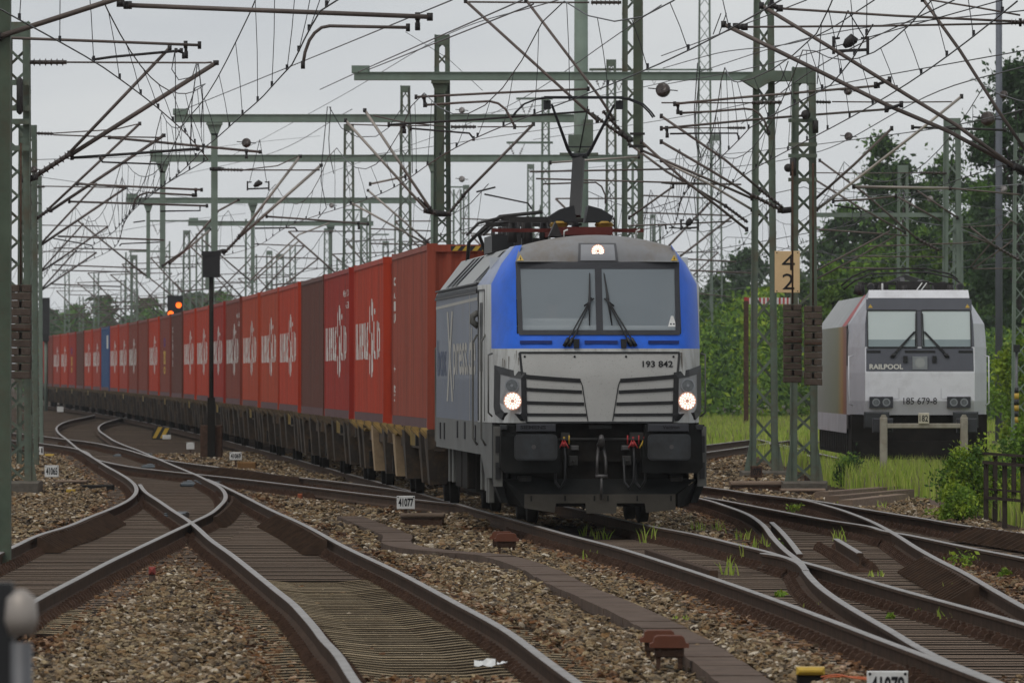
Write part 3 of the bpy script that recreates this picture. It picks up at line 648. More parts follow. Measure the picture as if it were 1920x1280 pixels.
# warning triangles on the brow
for xx in (-1.03, 1.03):
    mb = MB(); mb.m = 0; mb.add([brow_pt(xx - .045, 3.53, .012), brow_pt(xx + .045, 3.53, .012), brow_pt(xx, 3.61, .012)], [(0, 1, 2)])
    mb.m = 1; mb.add([brow_pt(xx - .008, 3.545, .016), brow_pt(xx + .008, 3.545, .016), brow_pt(xx + .002, 3.59, .016)], [(0, 1, 2)])
    mb.build('warning_sign', [M['yellow'], M['ink']], loco)
# wipers
def wiper(s):
    mb = MB(); o = .05
    for d in (0, .045):
        mb.tube([nose(s * (.47 - d * 1.3), 2.40, .03), nose(s * (.40 - d * 1.3), 2.52, o), nose(s * (.10 + d * .5), 3.03 - d * 1.4, o)], .011, 5)
        mb.tube([nose(s * (.48 - d * 1.3), 2.385, .03), nose(s * (.42 - d * 1.3), 2.49, o)], .026, 6)
    mb.tube([nose(s * .07, 3.02, o), nose(s * .20, 2.92, o)], .012, 5)
    a, c = (nose(s * .115, 3.36, .035), nose(s * .135, 2.66, .035)) if s < 0 else (nose(.075, 3.36, .035), nose(.165, 2.66, .035))
    mid = (a + c) / 2 + Vector((0, -.012, .0)); mb.tube([a, mid, c], [.007, .018, .007], 5)
    return mb.build('wiper', M['black'], loco)
wiper(-1); wiper(1)
mb = MB()
for s in (-1, 1): mb.prism([(s*.315 - .035, 2.36), (s*.315 + .035, 2.36), (s*.315 + .04, 2.48), (s*.315 - .04, 2.48)], nose(.3, 2.42).y - .06, nose(.3, 2.42).y + .01)
mb.islands('washer_box', M['black'], loco)
mb = MB()
for a, c in ((-1.06, -.64), (-.205, .235), (.65, 1.06)):
    mb.bar(nose(a, 2.435, .012), nose(c, 2.435, .012), .03, .035); mb.bar(nose(a, 2.455, .02), nose(c, 2.455, .02), .04, .01)
mb.islands('step_slot', mat('loco_dark_blue', (.008, .03, .20), .5, 0, .1), loco)
def cornerpt(x, z, s, off=0.0):
    W_, wf, yf = lerp_t(z, TW), lerp_t(z, TF), lerp_t(z, TY); ax = abs(x)
    y = yf + .13 * min(1, ax / wf) ** 2 if ax <= wf else yf + .13 + .45 * ((ax - wf) / (W_ - wf)) ** 1.3
    return Vector((x, y - off, z))
# grime streaks running down from the corners of the nose
mb = MB()
rg = random.Random(5)
for sgn in (-1, 1):
    for k in range(7):
        xx = sgn * rg.choice((1.075, 1.09, 1.10, 1.13, 1.2, 1.27)) + rg.uniform(-.012, .012); zt_ = rg.uniform(2.2, 2.345); ln_ = rg.uniform(.08, .32); w = rg.uniform(.002, .005)
        q = [cornerpt(xx - w, zt_, 1, .004), cornerpt(xx + w, zt_, 1, .004), cornerpt(xx + w*.2 + sgn*.01, zt_ - ln_, 1, .004), cornerpt(xx - w*.2 + sgn*.01, zt_ - ln_, 1, .004)]
        mb.add(q, [(3, 2, 1, 0)])
GR = mb
# top lamp
mb = MB(); mb.m = 0; mb.grid(patch([(-.27, 3.512), (.27, 3.512), (.25, 3.765), (-.25, 3.765)], .012, brow_pt)); mb.m = 1; mb.grid(patch([(-.235, 3.53), (.235, 3.53), (.222, 3.745), (-.222, 3.745)], .02, brow_pt))
ph = mb.build('lamp_panel', [mat('lamp_panel_edge', (.10, .10, .105), .6, 0, .1), mat('lamp_panel_glass', (.27, .275, .29), .25, 0, .06)], loco)
def led_lamp(c, r, parent, rings=((.32, 7), (.60, 11), (.86, 15))):
    mb = MB(); mb.m = 0; mb.disc(c, r * 1.12, 24); mb.m = 1
    for q, (f, k_) in enumerate(rings):
        for k in range(k_):
            a = 2 * math.pi * k / k_ + q * .3; p = Vector(c) + Vector((r * f * math.cos(a), -.006, r * f * math.sin(a))); mb.disc(p, r * (.135 if q else .10), 8)
    return mb.build('headlight', [mat('lamp_glow_bowl', (.5, .36, .3), .4, 0, .3, 30, emit=(1, .45, .28), estr=.28) if 'lamp_glow_bowl' not in bpy.data.materials else bpy.data.materials['lamp_glow_bowl'], M['lamp_on']], parent)
led_lamp(brow_pt(0, 3.655, .035), .082, ph)
# lower front: panel, joints, louvres, number
mb = MB(); mb.smooth = True; mb.grid(patch([(-.965, 1.372), (.965, 1.372), (1.055, 2.285), (-1.055, 2.285)], .012), ); panel = mb.build('front_panel', M['loco_panel'], loco)
mb = MB()
for a, c in (((-.975, 1.37), (-1.065, 2.30)), ((-1.065, 2.30), (1.065, 2.30)), ((1.065, 2.30), (.975, 1.37)), ((-.975, 1.372), (.975, 1.372))):
    k = 10
    for i in range(k):
        p = [(a[0] + (c[0] - a[0]) * t_, a[1] + (c[1] - a[1]) * t_) for t_ in (i / k, (i + 1) / k)]; mb.bar(nose(*p[0], .012), nose(*p[1], .012), .024, .024)
for s in (-1, 1):
    for k, (zo, zi, xo, xi, th) in enumerate(((1.985, 1.925, 1.02, .265, .055), (1.815, 1.775, 1.01, .245, .045), (1.635, 1.615, .99, .215, .045), (1.475, 1.470, .975, .185, .040))):
        for i in range(8):
            q0, q1 = i / 8, (i + 1) / 8
            p = [(s * (xo + (xi - xo) * q), zo + (zi - zo) * (q ** .8)) for q in (q0, q1)]
            pts_ = [nose(p[0][0], p[0][1] - th/2, .022), nose(p[1][0], p[1][1] - th/2, .022), nose(p[1][0], p[1][1] + th/2, .022), nose(p[0][0], p[0][1] + th/2, .022)]
            mb.add(pts_ if s < 0 else pts_[::-1], [(0, 1, 2, 3)])
    pv = [(.265, 1.925), (.24, 1.86), (.165, 1.39)]
    for a, c in zip(pv, pv[1:]): mb.bar(nose(s*a[0], a[1], .014), nose(s*c[0], c[1], .014), .012, .012)
mb.build('louvre', M['black'], panel)
mb = MB()
for xx in (-1.0, -.34, .345, .985): mb.disc(nose(xx, 2.245, .02), .016, 10)
add_text(mb, '193 842', .565, .975, 2.105, 2.19, lambda u, z: nose(u, z, .02), .02); mb.build('lettering', M['ink'], panel)
# headlight clusters in the nose corners
def hcluster(s):
    ol = [(.985, 2.035), (1.20, 2.075), (1.385, 2.135), (1.392, 1.58), (1.375, 1.475), (1.30, 1.405), (1.01, 1.39), (.97, 1.44)]
    il = [(1.052, 1.955), (1.20, 1.98), (1.315, 2.01), (1.322, 1.63), (1.31, 1.55), (1.268, 1.503), (1.062, 1.482), (1.046, 1.50)]
    mb = MB(); mb.m = 0; po = [cornerpt(s*a, c, s, .03) for a, c in ol]; pi_ = [cornerpt(s*a, c, s, .045) for a, c in il]; nn_ = len(ol)
    mb.add(po + pi_, [(i, (i+1) % nn_, nn_ + (i+1) % nn_, nn_ + i) for i in range(nn_)])
    mb.m = 1; mb.add([p + Vector((0, .01, 0)) for p in pi_], [tuple(range(nn_))])
    h = mb.build('headlight_housing', [M['black'], mat('headlight_housing_grey', (.30, .305, .31), .5, 0, .1) if s < 0 else bpy.data.materials['headlight_housing_grey']], loco)
    led_lamp(cornerpt(s * 1.165, 1.655, s, .07), .108, h)
    mb = MB(); c = cornerpt(s * 1.175, 1.862, s, .07); mb.m = 0; mb.disc(c, .095, 20); mb.m = 1; mb.disc(c + Vector((0, -.006, 0)), .078, 20); mb.m = 0; mb.disc(c + Vector((.0, -.012, 0)), .02, 8)
    mb.build('lamp', [M['lamp_rim'], M['lens']], h)
hcluster(-1); hcluster(1)
GR.build('grime_streak', mat('grime', (.16, .14, .12), .8, 0, .2), loco)
# dark lower front with buffers, hoses, screw coupling, plough
mb = MB(); mb.m = 0; mb.box(-1.2, 1.2, .75, 1.4, .25, 1.35)
mb.m = 1
for s in (-1, 1):
    mb.prism([(s*.60, 1.345), (s*1.33, 1.345), (s*1.35, .78), (s*1.28, .70), (s*.55, .70), (s*.55, 1.0)], .22, .8)
    mb.prism([(s*1.33, 1.34), (s*1.40, 1.34), (s*1.40, .55), (s*1.30, .3), (s*1.22, .3), (s*1.30, .55)], .6, 1.3)
mb.m = 0; mb.box(-.55, .55, .62, .76, .85, 1.13)
mb.m = 1; mb.box(-.15, .15, .40, .5, 1.285, 1.335)
mb.build('nose_underframe', [M['under'], M['dark_front']], loco)
for s, word in ((-1, 'SIEMENS'), (1, 'Vectron')):
    mb = MB(); mb.m = 0; c = s * .885
    rr_ = .06; poly = []
    for cx_, cz_, a0 in ((.285 - rr_, .175 - rr_, 0), (-.285 + rr_, .175 - rr_, 90), (-.285 + rr_, -.175 + rr_, 180), (.285 - rr_, -.175 + rr_, 270)):
        for k in range(4): a = R(a0 + 30 * k); poly.append((c + cx_ + rr_ * math.cos(a), 1.045 + cz_ + rr_ * math.sin(a)))
    mb.prism(poly, -.02, .02); mb.prism([(c + (p - c) * .9, 1.045 + (q - 1.045) * .9) for p, q in poly], -.035, -.015)
    mb.tube([(c, .02, 1.045), (c, .4, 1.045)], .11, 12); mb.m = 1; mb.disc((c + s * .03, -.037, 1.05), .03, 10)
    bf = mb.build('buffer', [M['buffer'], M['hook']], loco)
    mb = MB(); mb.m = 0; mb.bbox(c - .25 + (0 if s < 0 else -.02), c + .27, .12, .23, 1.25, 1.352, .01)
    mb.m = 1; x0, x1 = (-1.085, -.745) if s < 0 else (.805, 1.03)
    add_text(mb, word, x0, x1, 1.285, 1.335, lambda u, z: (u, .116, z), .03); mb.build('lettering', [M['frame_grey'], M['ink']], bf)
    mb = MB(); mb.bbox(s*1.30 - .045, s*1.30 + .045, .15, .24, 1.275, 1.34, .01); mb.build('marker_block', M['buffer'], loco)
def hose(x, col, xo):
    mb = MB(); mb.m = 0
    for a in (-.03, .03): mb.tube([(x + a * .4, .45, 1.13), (x + a, .38, 1.09), (x + a * 2.1, .38, 1.03)], .010, 6)
    mb.tube([(x, .55, 1.08), (x, .40, 1.08)], .034, 10); mb.m = 1; mb.tube([(x + xo, .42, 1.08), (x + xo, .40, 1.2)], .010, 5); mb.disc((x, .36, 1.17), .016, 8)
    mb.m = 2; mb.tube([(x + .01, .40, 1.03), (x + .015, .34, .9), (x + .01, .34, .6), (x - .05, .36, .5), (x - .11, .4, .58), (x - .12, .45, .9)], .019, 7)
    return mb.build('brake_hose', [col, M['yellow'] if col == M['red'] and xo > 0 else M['red'], M['black']], loco)
hose(-.49, M['red'], .07); hose(.43, M['red'], -.07); hose(.58, M['yellow'], -.07)
mb = MB()
mb.tube([(0, .6, 1.06), (0, .32, 1.08), (0, .22, 1.15), (0, .24, 1.18), (0, .3, 1.16)], [.05, .05, .04, .035, .02], 8)
for s in (-1, 1): mb.tube([(s*.03, .38, 1.06), (s*.055, .24, .9), (s*.06, .22, .66)], .020, 7)
mb.tube([(-.08, .22, .66), (.08, .22, .66)], .026, 7); mb.tube([(0, .22, .66), (0, .26, .35)], .018, 6)
for s in (-1, 1): mb.bbox(s*.34 - .055, s*.34 + .055, .48, .62, 1.0, 1.065, .01)
mb.build('screw_coupling', M['hook'], loco)
mb = MB(); mb.m = 0
pl = [(-1.02, .42), (-1.02, .235), (-.62, .175), (-.60, .30), (-.21, .30), (-.20, .165), (.20, .165), (.21, .30), (.58, .30), (.60, .175), (.99, .215), (.99, .42)]
mb.prism(pl, .30, .34); mb.m = 1; mb.grid([[(-1.3, .6, .62), (1.3, .6, .62)], [(-1.02, .31, .42), (.99, .31, .42)]])
for s in (-1, 1): mb.add([(s*1.3, .6, .62), (s*1.02, .31, .42), (s*1.02, .34, .235), (s*1.22, .75, .3)], [(0, 1, 2, 3)])
for xx in (-.93, -.48, -.09, .09, .48, .93): mb.bar((xx, .295, .33), (xx, .295, .40), .02, .01)
mb.build('snow_plough', [M['plow'], M['dark_front']], loco)
mb = MB(); mb.m = 0
for s in (-1, 1):
    mb.m = 0; mb.box(s*1.36 - .06, s*1.36 + .06, .52, .56, .52, 1.32); mb.m = 1
    for z in (.62, .97): mb.box(s*1.36 - .035, s*1.36 + .035, .50, .58, z, z + .22)
mb.islands('side_step', [M['step'], M['black']], loco)
mb = MB()
for xx in (-.62, -.36, .36, .66): mb.bbox(xx - .06, xx + .06, .5, .63, .80, .93, .01); mb.tube([(xx, .5, .86), (xx, .47, .86)], .02, 8)
for xx in (-1.0, 1.02): mb.bbox(xx - .09, xx + .09, .55, .76, .50, .66, .02)
mb.bbox(-.95, .95, .58, .70, 1.135, 1.165, .006); mb.bbox(-.52, -.40, .57, .62, 1.13, 1.24, .006); mb.bbox(.40, .66, .57, .62, 1.13, 1.24, .006)
mb.islands('beam_fitting', mat('beam_fitting_grey', (.055, .053, .05), .7, 0, .2, 4), loco)
# bogies and wheels
def bogie(y):
    mb = MB(); mb.m = 0
    for s in (-1, 1):
        mb.prism([(y - 2.2, .75), (y + 2.2, .75), (y + 2.2, .5), (y + .8, .42), (y - .8, .42), (y - 2.2, .5)], s*1.02, s*1.12, axis='x')
        for dy in (-1.3, 1.3): mb.box(s*1.0, s*1.2, y + dy - .22, y + dy + .22, .38, .8); mb.tube([(s*1.17, y + dy, .6), (s*1.24, y + dy, .6)], .13, 12)
        for dy in (-1.9, -.55, .6, 1.9): mb.tube([(s*1.18, y + dy, .5), (s*1.18, y + dy, .98)], .07, 8)
    mb.m = 1
    for dy in (-.85, .35): mb.bbox(-1.36, -1.24, y + dy, y + dy + .3, .42, .93, .01)
    bo = mb.build('bogie', [M['under'], M['step']], loco)
    for dy in (-1.3, 1.3):
        mb = MB(); mb.m = 0; mb.tube([(-.75, y + dy, .625), (.75, y + dy, .625)], .09, 10)
        for s in (-1, 1): mb.m = 0; mb.tube([(s*.685, y + dy, .625), (s*.70, y + dy, .625), (s*.72, y + dy, .625), (s*.82, y + dy, .625)], [.62, .655, .628, .622], 28)
        mb.build('wheelset', [M['under']], bo)
    return bo
bogie(4.6); bogie(14.2)
mb = MB(); mb.box(-1.3, 1.3, 7.6, 11.4, .35, .95); mb.bbox(-1.42, -1.28, 7.8, 9.2, .4, .93, .02); mb.bbox(-1.42, -1.28, 9.6, 11.2, .4, .93, .02); mb.build('equipment_box', M['under'], loco)
for k, y in enumerate((2.0, 2.5)):
    mb = MB(); mb.bbox(-1.41, -1.33, y, y + .14, .28, .92, .01); mb.build('sand_pipe', M['step'], loco)
# roof gear and raised pantograph
mb = MB(); mb.m = 0
mb.box(-.40, .40, 4.1, 6.6, 3.92, 4.03); mb.bar((-1.2, 5.2, 4.0), (.9, 5.2, 4.0), .07, .05)
mb.m = 1
for xx in (-.32, .30): mb.tube([(xx, 4.35, 4.02), (xx, 4.4, 4.06), (xx, 4.4, 4.07), (xx, 4.4, 4.13)], [.08, .13, .13, .08], 10)
mb.m = 2
for s in (-1, 1):
    mb.prism([(s*.06 - .02, 4.10), (s*.40 - .02, 4.10), (s*.44 - .02, 4.18), (s*.28 - .02, 4.28), (s*.10 - .02, 4.33)], 4.3, 4.9)
mb.build('pantograph_base', [M['roof_red'], M['insul_yellow'], M['black']], loco)
mb = MB()
for k in range(9):
    xx = -.62 - .08 * (k % 3) * .6; y = 6.8 + k * 1.05; mb.box(xx - .08, xx + .16, y, y + .25, 3.8, 3.92 + .07 * (k % 3)); mb.tube([(xx + .04, y, 3.9), (xx + .04, y, 4.2)], .03, 6)
for xx in (-1.0, -.75, -.4, .1): mb.tube([(xx, 6.4, 4.1 + .1 * xx * xx), (xx - .05, 12, 4.22), (xx, 16.5, 4.12)], .022, 6)
mb.bar((-.9, 6.4, 4.16), (.2, 6.4, 4.16), .06, .06); mb.bar((-.9, 8.6, 4.22), (.1, 8.6, 4.22), .06, .06); mb.bar((-1.0, 11, 4.18), (.1, 11, 4.18), .06, .06)
mb.tube([(-.75, 15.2, 3.75), (-.9, 15.0, 4.1), (-.6, 14.6, 4.36), (0, 14.2, 4.42)], .03, 6); mb.tube([(-1.0, 16.6, 3.6), (-.98, 16.4, 4.0), (-.7, 16.2, 4.28), (-.1, 15.8, 4.36)], .03, 6)
for k in range(5): mb.tube([(-.85 + k*.22, 6.5, 3.85), (-.85 + k*.22, 6.5, 4.14)], [.07, .05], 8)
mb.prism([(-.62, 3.86), (-.44, 3.86), (-.53, 4.06)], 1.6, 1.9)
mb.build('roof_conductor', M['fit'], loco)
mb = MB()
for xx in (-.42, .55): mb.tube([(xx, 1.55, 3.84), (xx, 1.5, 3.93), (xx + .05, 1.5, 3.95)], .012, 5)
mb.islands('roof_aerial', M['white'], loco)
pan = MB(); zt = 5.83
pan.bar((-.02, 5.6, 4.22), (.05, 5.9, 5.05), .10, .10); pan.m = 0
for s in (-1, 1):
    pan.tube([(.05, 5.9, 5.03), (s*.11 + .05, 5.86, 5.06), (s*.16 + .05, 5.85, 5.14), (s*.43 + .05, 5.05, zt - .10)], [.022, .026, .026, .017], 8)
pan.tube([(-.06, 5.87, 5.05), (.16, 5.87, 5.05)], .035, 8); pan.bar((-.12, 5.8, 5.17), (.22, 5.8, 5.17), .03, .02)
pan.tube([(0.05, 5.88, 5.1), (.12, 5.1, zt - .12)], .009, 5)
for dy in (-.18, .18):
    y = 5.02 + dy; hp = [(-.98, zt - .27), (-.93, zt - .20), (-.82, zt - .09), (-.64, zt - .02), (-.5, zt), (.5, zt), (.64, zt - .02), (.82, zt - .09), (.93, zt - .20), (.98, zt - .27)]
    pan.tube([(a + .05, y, c) for a, c in hp], .013, 6); pan.bar((-.5, y, zt + .005), (.6, y, zt + .005), .024, .022)
for xx in (-.45, .55): pan.tube([(xx, 4.84, zt - .05), (xx, 5.2, zt - .05)], .016, 6); pan.box(xx - .05, xx + .05, 4.95, 5.1, zt - .16, zt - .04)
pan.build('pantograph', mat('pantograph_steel', (.022, .022, .025), .5, .2, .2), loco)
mb = MB(); mb.bar((-.03, 5.55, 4.2), (.04, 5.86, 5.0), .16, .10); mb.build('pantograph_arm', M['black'], loco)
# the driver behind the glass
def skin_body(name, verts, edges, radii, m, root=0, sub=2):
    me = bpy.data.meshes.new(name); me.from_pydata(verts, edges, []); me.materials.append(m)
    o = bpy.data.objects.new(name, me); COL.objects.link(o)
    sk = o.modifiers.new('skin', 'SKIN'); sk.use_smooth_shade = True; o.modifiers.new('sub', 'SUBSURF').levels = 1
    o.modifiers['sub'].render_levels = sub
    if not me.skin_vertices: me.skin_vertices.new()
    for i, r_ in enumerate(radii): me.skin_vertices[0].data[i].radius = (r_, r_) if not isinstance(r_, tuple) else r_
    me.skin_vertices[0].data[root].use_root = True
    return o
v = [(0,0,0),(0,.0,.18),(0,-.02,.36),(0,-.03,.50),(0,-.04,.60),(0,-.06,.68),(0,-.06,.78)]; rd = [.15,.14,(.17,.12),(.11,.09),.055,(.085,.07),(.078,.088)]; ed = [(i, i+1) for i in range(6)]
for s_ in (-1, 1):
    b0 = len(v); v += [(s_*.19,-.03,.45),(s_*.24,-.12,.20),(s_*.18,-.38,.14),(s_*.17,-.44,.14)]; rd += [.062,.048,.036,(.034,.016)]; ed += [(3,b0),(b0,b0+1),(b0+1,b0+2),(b0+2,b0+3)]
    for f_ in range(5):
        c0 = len(v); sx = s_*(.17 + (f_-2)*.019); v += [(sx,-.49-(.01 if f_ in (1,2,3) else 0),.145),(sx,-.53,.128)]; rd += [.009,.008]; ed += [(b0+3,c0),(c0,c0+1)]
    k0 = len(v); v += [(s_*.1,-.06,-.02),(s_*.13,-.48,.0),(s_*.13,-.52,-.3)]; rd += [.085,.065,.05]; ed += [(0,k0),(k0,k0+1),(k0+1,k0+2)]
person = skin_body('person', v, ed, rd, mat('skin_tone', (.42, .27, .20), .6, 0, .05))
LM = Matrix.Translation((1.2, Y0, 0)) @ Matrix.Rotation(R(3.05), 4, 'Z')
person.matrix_world = LM @ Matrix.Translation((-.56, 2.0, 2.22))
tag(person, 'driver in dark jacket seated behind the windscreen of the blue locomotive', 'person')
jv = v[:5] + [v[7], v[8], v[9]]; 
jk = skin_body('jacket', [v[0],v[1],v[2],v[3],(0,-.035,.545),(-.19,-.03,.45),(-.24,-.12,.20),(-.19,-.35,.145),(.19,-.03,.45),(.24,-.12,.20),(.19,-.35,.145)], [(0,1),(1,2),(2,3),(3,4),(3,5),(5,6),(6,7),(3,8),(8,9),(9,10)], [.165,.155,(.185,.135),(.125,.105),.068,.074,.06,.046,.074,.06,.046], mat('dark_jacket', (.03, .035, .05), .8, 0, .1)); jk.parent = person
mb = MB(); mb.smooth = True; mb.grid([[(.094*math.sin(math.pi*.55*j/6)*math.cos(2*math.pi*k/14), -.05 + .1*math.sin(math.pi*.55*j/6)*math.sin(2*math.pi*k/14), .765 + .105*math.cos(math.pi*.55*j/6)) for k in range(14)] for j in range(7)], closed=True)
mb.build('hair', mat('dark_hair', (.03, .022, .018), .7, 0, .1), person)
mb = MB()
for s_ in (-1, 1): mb.disc((s_*.032, -.148, .745), .011, 8)
mb.add([(-.014, -.145, .70), (.014, -.145, .70), (0, -.168, .705), (0, -.145, .745)], [(0, 1, 2), (0, 2, 3), (2, 1, 3)]); mb.build('face_features', M['rust'], person)
# ------------------------------------------------------------------ container train
PITCH = .28
def wave(u):
    """depth of the corrugation (inwards) at distance u along the side"""
    t_ = (u % PITCH) / PITCH
    return 0.0 if t_ < .28 else ((t_ - .28) / .22 * .036 if t_ < .5 else (.036 if t_ < .78 else (1 - (t_ - .78) / .22) * .036))
def clip_poly(poly, a, lo):
    outp = []
    for i in range(len(poly)):
        p, q = poly[i], poly[(i + 1) % len(poly)]; ip, iq = ((p[0] >= a) == lo) or p[0] == a, ((q[0] >= a) == lo) or q[0] == a
        if ip: outp.append(p)
        if ip != iq: t_ = (a - p[0]) / (q[0] - p[0]); outp.append((a, p[1] + (q[1] - p[1]) * t_))
    return outp
CL, CWD, CH = 12.19, 1.219, 2.896
def wavy_text(mb, words, worn=False):
    """lettering laid onto the corrugated side: every letter is cut at the folds of the sheet"""
    br = [.28 * PITCH, .5 * PITCH, .78 * PITCH, PITCH]
    for body, u0, u1, z0, z1, bold in words:
        v, tr, _ = text_tris(body, bold)
        for t_ in tr:
            poly = [(u0 + (u1 - u0) * v[i][0], z0 + (z1 - z0) * v[i][1]) for i in t_]
            a, c = min(p[0] for p in poly), max(p[0] for p in poly); k = math.floor(a / PITCH); cuts = []
            while k * PITCH < c: cuts += [k * PITCH + b_ for b_ in br]; k += 1
            rest = poly
            for cu in [q for q in cuts if a < q < c] + [None]:
                piece = clip_poly(rest, cu, False) if cu is not None else rest
                rest = clip_poly(rest, cu, True) if cu is not None else rest
                if len(piece) > 2 and (not worn or (math.floor((piece[0][0] + piece[1][0]) / 2 / PITCH * 2) * 7919 % 97) / 97 < .66): mb.add([(-CWD + .012 + min(wave(p[0] - 1e-6), wave(p[0] + 1e-6)) - .004, CL - p[0], p[1]) for p in piece], [tuple(range(len(piece)))])
                if len(rest) < 3: break
def container_meshes():
    b = MB()
    for s in (-1, 1):
        xs = s * (CWD - .012); rows = [[], []]; u = .13
        pts_ = [.13] + sorted([k * PITCH + q for k in range(44) for q in (.0, .28*PITCH, .5*PITCH, .78*PITCH) if .13 < k*PITCH + q < CL - .13]) + [CL - .13]
        lo = [(s * (CWD - .012 - wave(u)), CL - u, .17) for u in pts_]; hi = [(x_, y_, CH - .10) for x_, y_, _ in lo]
        b.grid([lo, hi] if s > 0 else [hi, lo])
        b.box(min(s*CWD, s*(CWD-.07)), max(s*CWD, s*(CWD-.07)), 0, CL, CH - .105, CH - .02)
    for s in (-1, 1):
        for y in (0, CL): b.box(min(s*CWD, s*(CWD-.13)), max(s*CWD, s*(CWD-.13)), y - (.14 if y else 0), y + (0 if y else .14), .12, CH - .118)
    # front end wall, shallow ribs
    r0 = [(-CWD + .13 + k * (2*CWD - .26) / 36, .03 + (.04 if k % 4 in (1, 2) else 0), .17) for k in range(37)]
    b.grid([r0, [(a, c, CH - .1) for a, c, _ in r0]]); b.grid([[(-CWD, CL - .03, .12), (CWD, CL - .03, .12)], [(-CWD, CL - .03, CH - .1), (CWD, CL - .03, CH - .1)]])
    for y0, y1 in ((0, .1), (CL - .1, CL)): b.box(-CWD + .13, CWD - .13, y0, y1, CH - .13, CH - .018); b.box(-CWD + .13, CWD - .13, y0, y1, .0, .16)
    b.grid([[(-CWD + .07, 0.02, CH - .03), (CWD - .07, .02, CH - .03)], [(-CWD + .07, CL - .02, CH - .03), (CWD - .07, CL - .02, CH - .03)]])
    c = MB()
    for s in (-1, 1):
        for y in (0, CL - .178):
            for z in (0, CH - .118): c.box(min(s*(CWD+.003), s*(CWD-.162)), max(s*(CWD+.003), s*(CWD-.162)), y - .003, y + .181, z, z + .118)
    rail = MB()
    for s in (-1, 1): rail.box(min(s*(CWD-.002), s*(CWD-.06)), max(s*(CWD-.002), s*(CWD-.06)), .178, CL - .178, .01, .165)
    return b, c, rail
cb, cc, crail = container_meshes()
def cont_mat(name, col):
    m = mat(name, col, .55, 0, .09, .7, dirt=(col[0] * .42 + .02, col[1] * .6 + .018, col[2] * .6 + .014), dirt_amt=.65, stretch=(1, 1.6, .3), detail=10, spec=.12)
    t = m.node_tree; b = t.nodes['Principled BSDF']; N, L = t.nodes, t.links; src = b.inputs['Base Color'].links[0].from_socket        # run-off streaks down the ribs
    co = N.new('ShaderNodeTexCoord'); mp_ = N.new('ShaderNodeMapping'); mp_.inputs['Scale'].default_value = (1, 2.6, .10); nz_ = N.new('ShaderNodeTexNoise'); nz_.inputs['Scale'].default_value = 1.6; nz_.inputs['Detail'].default_value = 8; nz_.inputs['Roughness'].default_value = .8
    L.new(co.outputs['Object'], mp_.inputs[0]); L.new(mp_.outputs[0], nz_.inputs['Vector']); mr = N.new('ShaderNodeMapRange'); mr.inputs[1].default_value = .3; mr.inputs[2].default_value = .7; mr.inputs[3].default_value = .66; mr.inputs[4].default_value = 1.18; L.new(nz_.outputs[0], mr.inputs[0])
    x = N.new('ShaderNodeVectorMath'); x.operation = 'SCALE'; L.new(src, x.inputs[0]); L.new(mr.outputs[0], x.inputs['Scale']); L.new(x.outputs[0], b.inputs['Base Color']); return m
CM = {'red': cont_mat('container_red', (.45, .050, .021)), 'red2': cont_mat('container_faded_red', (.38, .055, .032)), 'dark': cont_mat('container_dark_red', (.34, .034, .022)),
      'brown': cont_mat('container_brown', (.23, .055, .036)), 'brown2': cont_mat('container_dull_brown', (.135, .048, .034)), 'orange': cont_mat('container_orange_red', (.42, .065, .028)), 'blue': cont_mat('container_blue', (.05, .10, .22))}
M['sill'] = mat('container_sill_grey_red', (.13, .075, .075), .7, 0, .15, 2)
M['cont_white'] = mat('container_white_letters', (.60, .585, .55), .6, 0, .1)
protos = {}
txt = {'H': [('HAMBURG', .6, 6.0, 1.12, 1.80, .03), ('S', 6.3, 7.9, .78, 2.22, .03), ('UD', 8.1, 10.6, 1.12, 1.80, .03), ('..', 8.35, 9.2, 1.92, 2.03, .05)],
       'N': [('NUMBER', 0, 0, 0, 0, 0)]}
tm = MB(); wavy_text(tm, txt['H'], True); hs = tm
def vert_text(word, u, z1, h, w):
    mb = MB()
    for i, chx in enumerate(word): wavy_text(mb, [(chx, u, u + w, z1 - (i + 1) * h * 1.3, z1 - (i + 1) * h * 1.3 + h, .02)])
    return mb
code = MB(); wavy_text(code, [('CSNU 412 308 1', 9.3, 11.8, 2.35, 2.48, .01), ('45G1', 10.4, 11.6, 2.12, 2.25, .01)])
cai = vert_text('CAIU', .55, 2.55, .16, .4); wavy_text(cai, [('7', .55, .95, .4, .52, .02), ('312', .55, .95, .55, .68, .02), ('4', .55, .95, .9, 1.02, .02)])
logo = MB(); logo.m = 0; wavy_text(logo, [('O', 4.6, 6.8, 1.75, 2.1, .08)]); logo.m = 1; wavy_text(logo, [('TEX', 4.3, 7.1, 1.15, 1.62, .05), ('O', 4.6, 6.8, .8, 1.08, .05)])
K = vert_text('KLINE', 1.2, 2.5, .22, .5)
WH = [M['cont_white'], M['ink']]
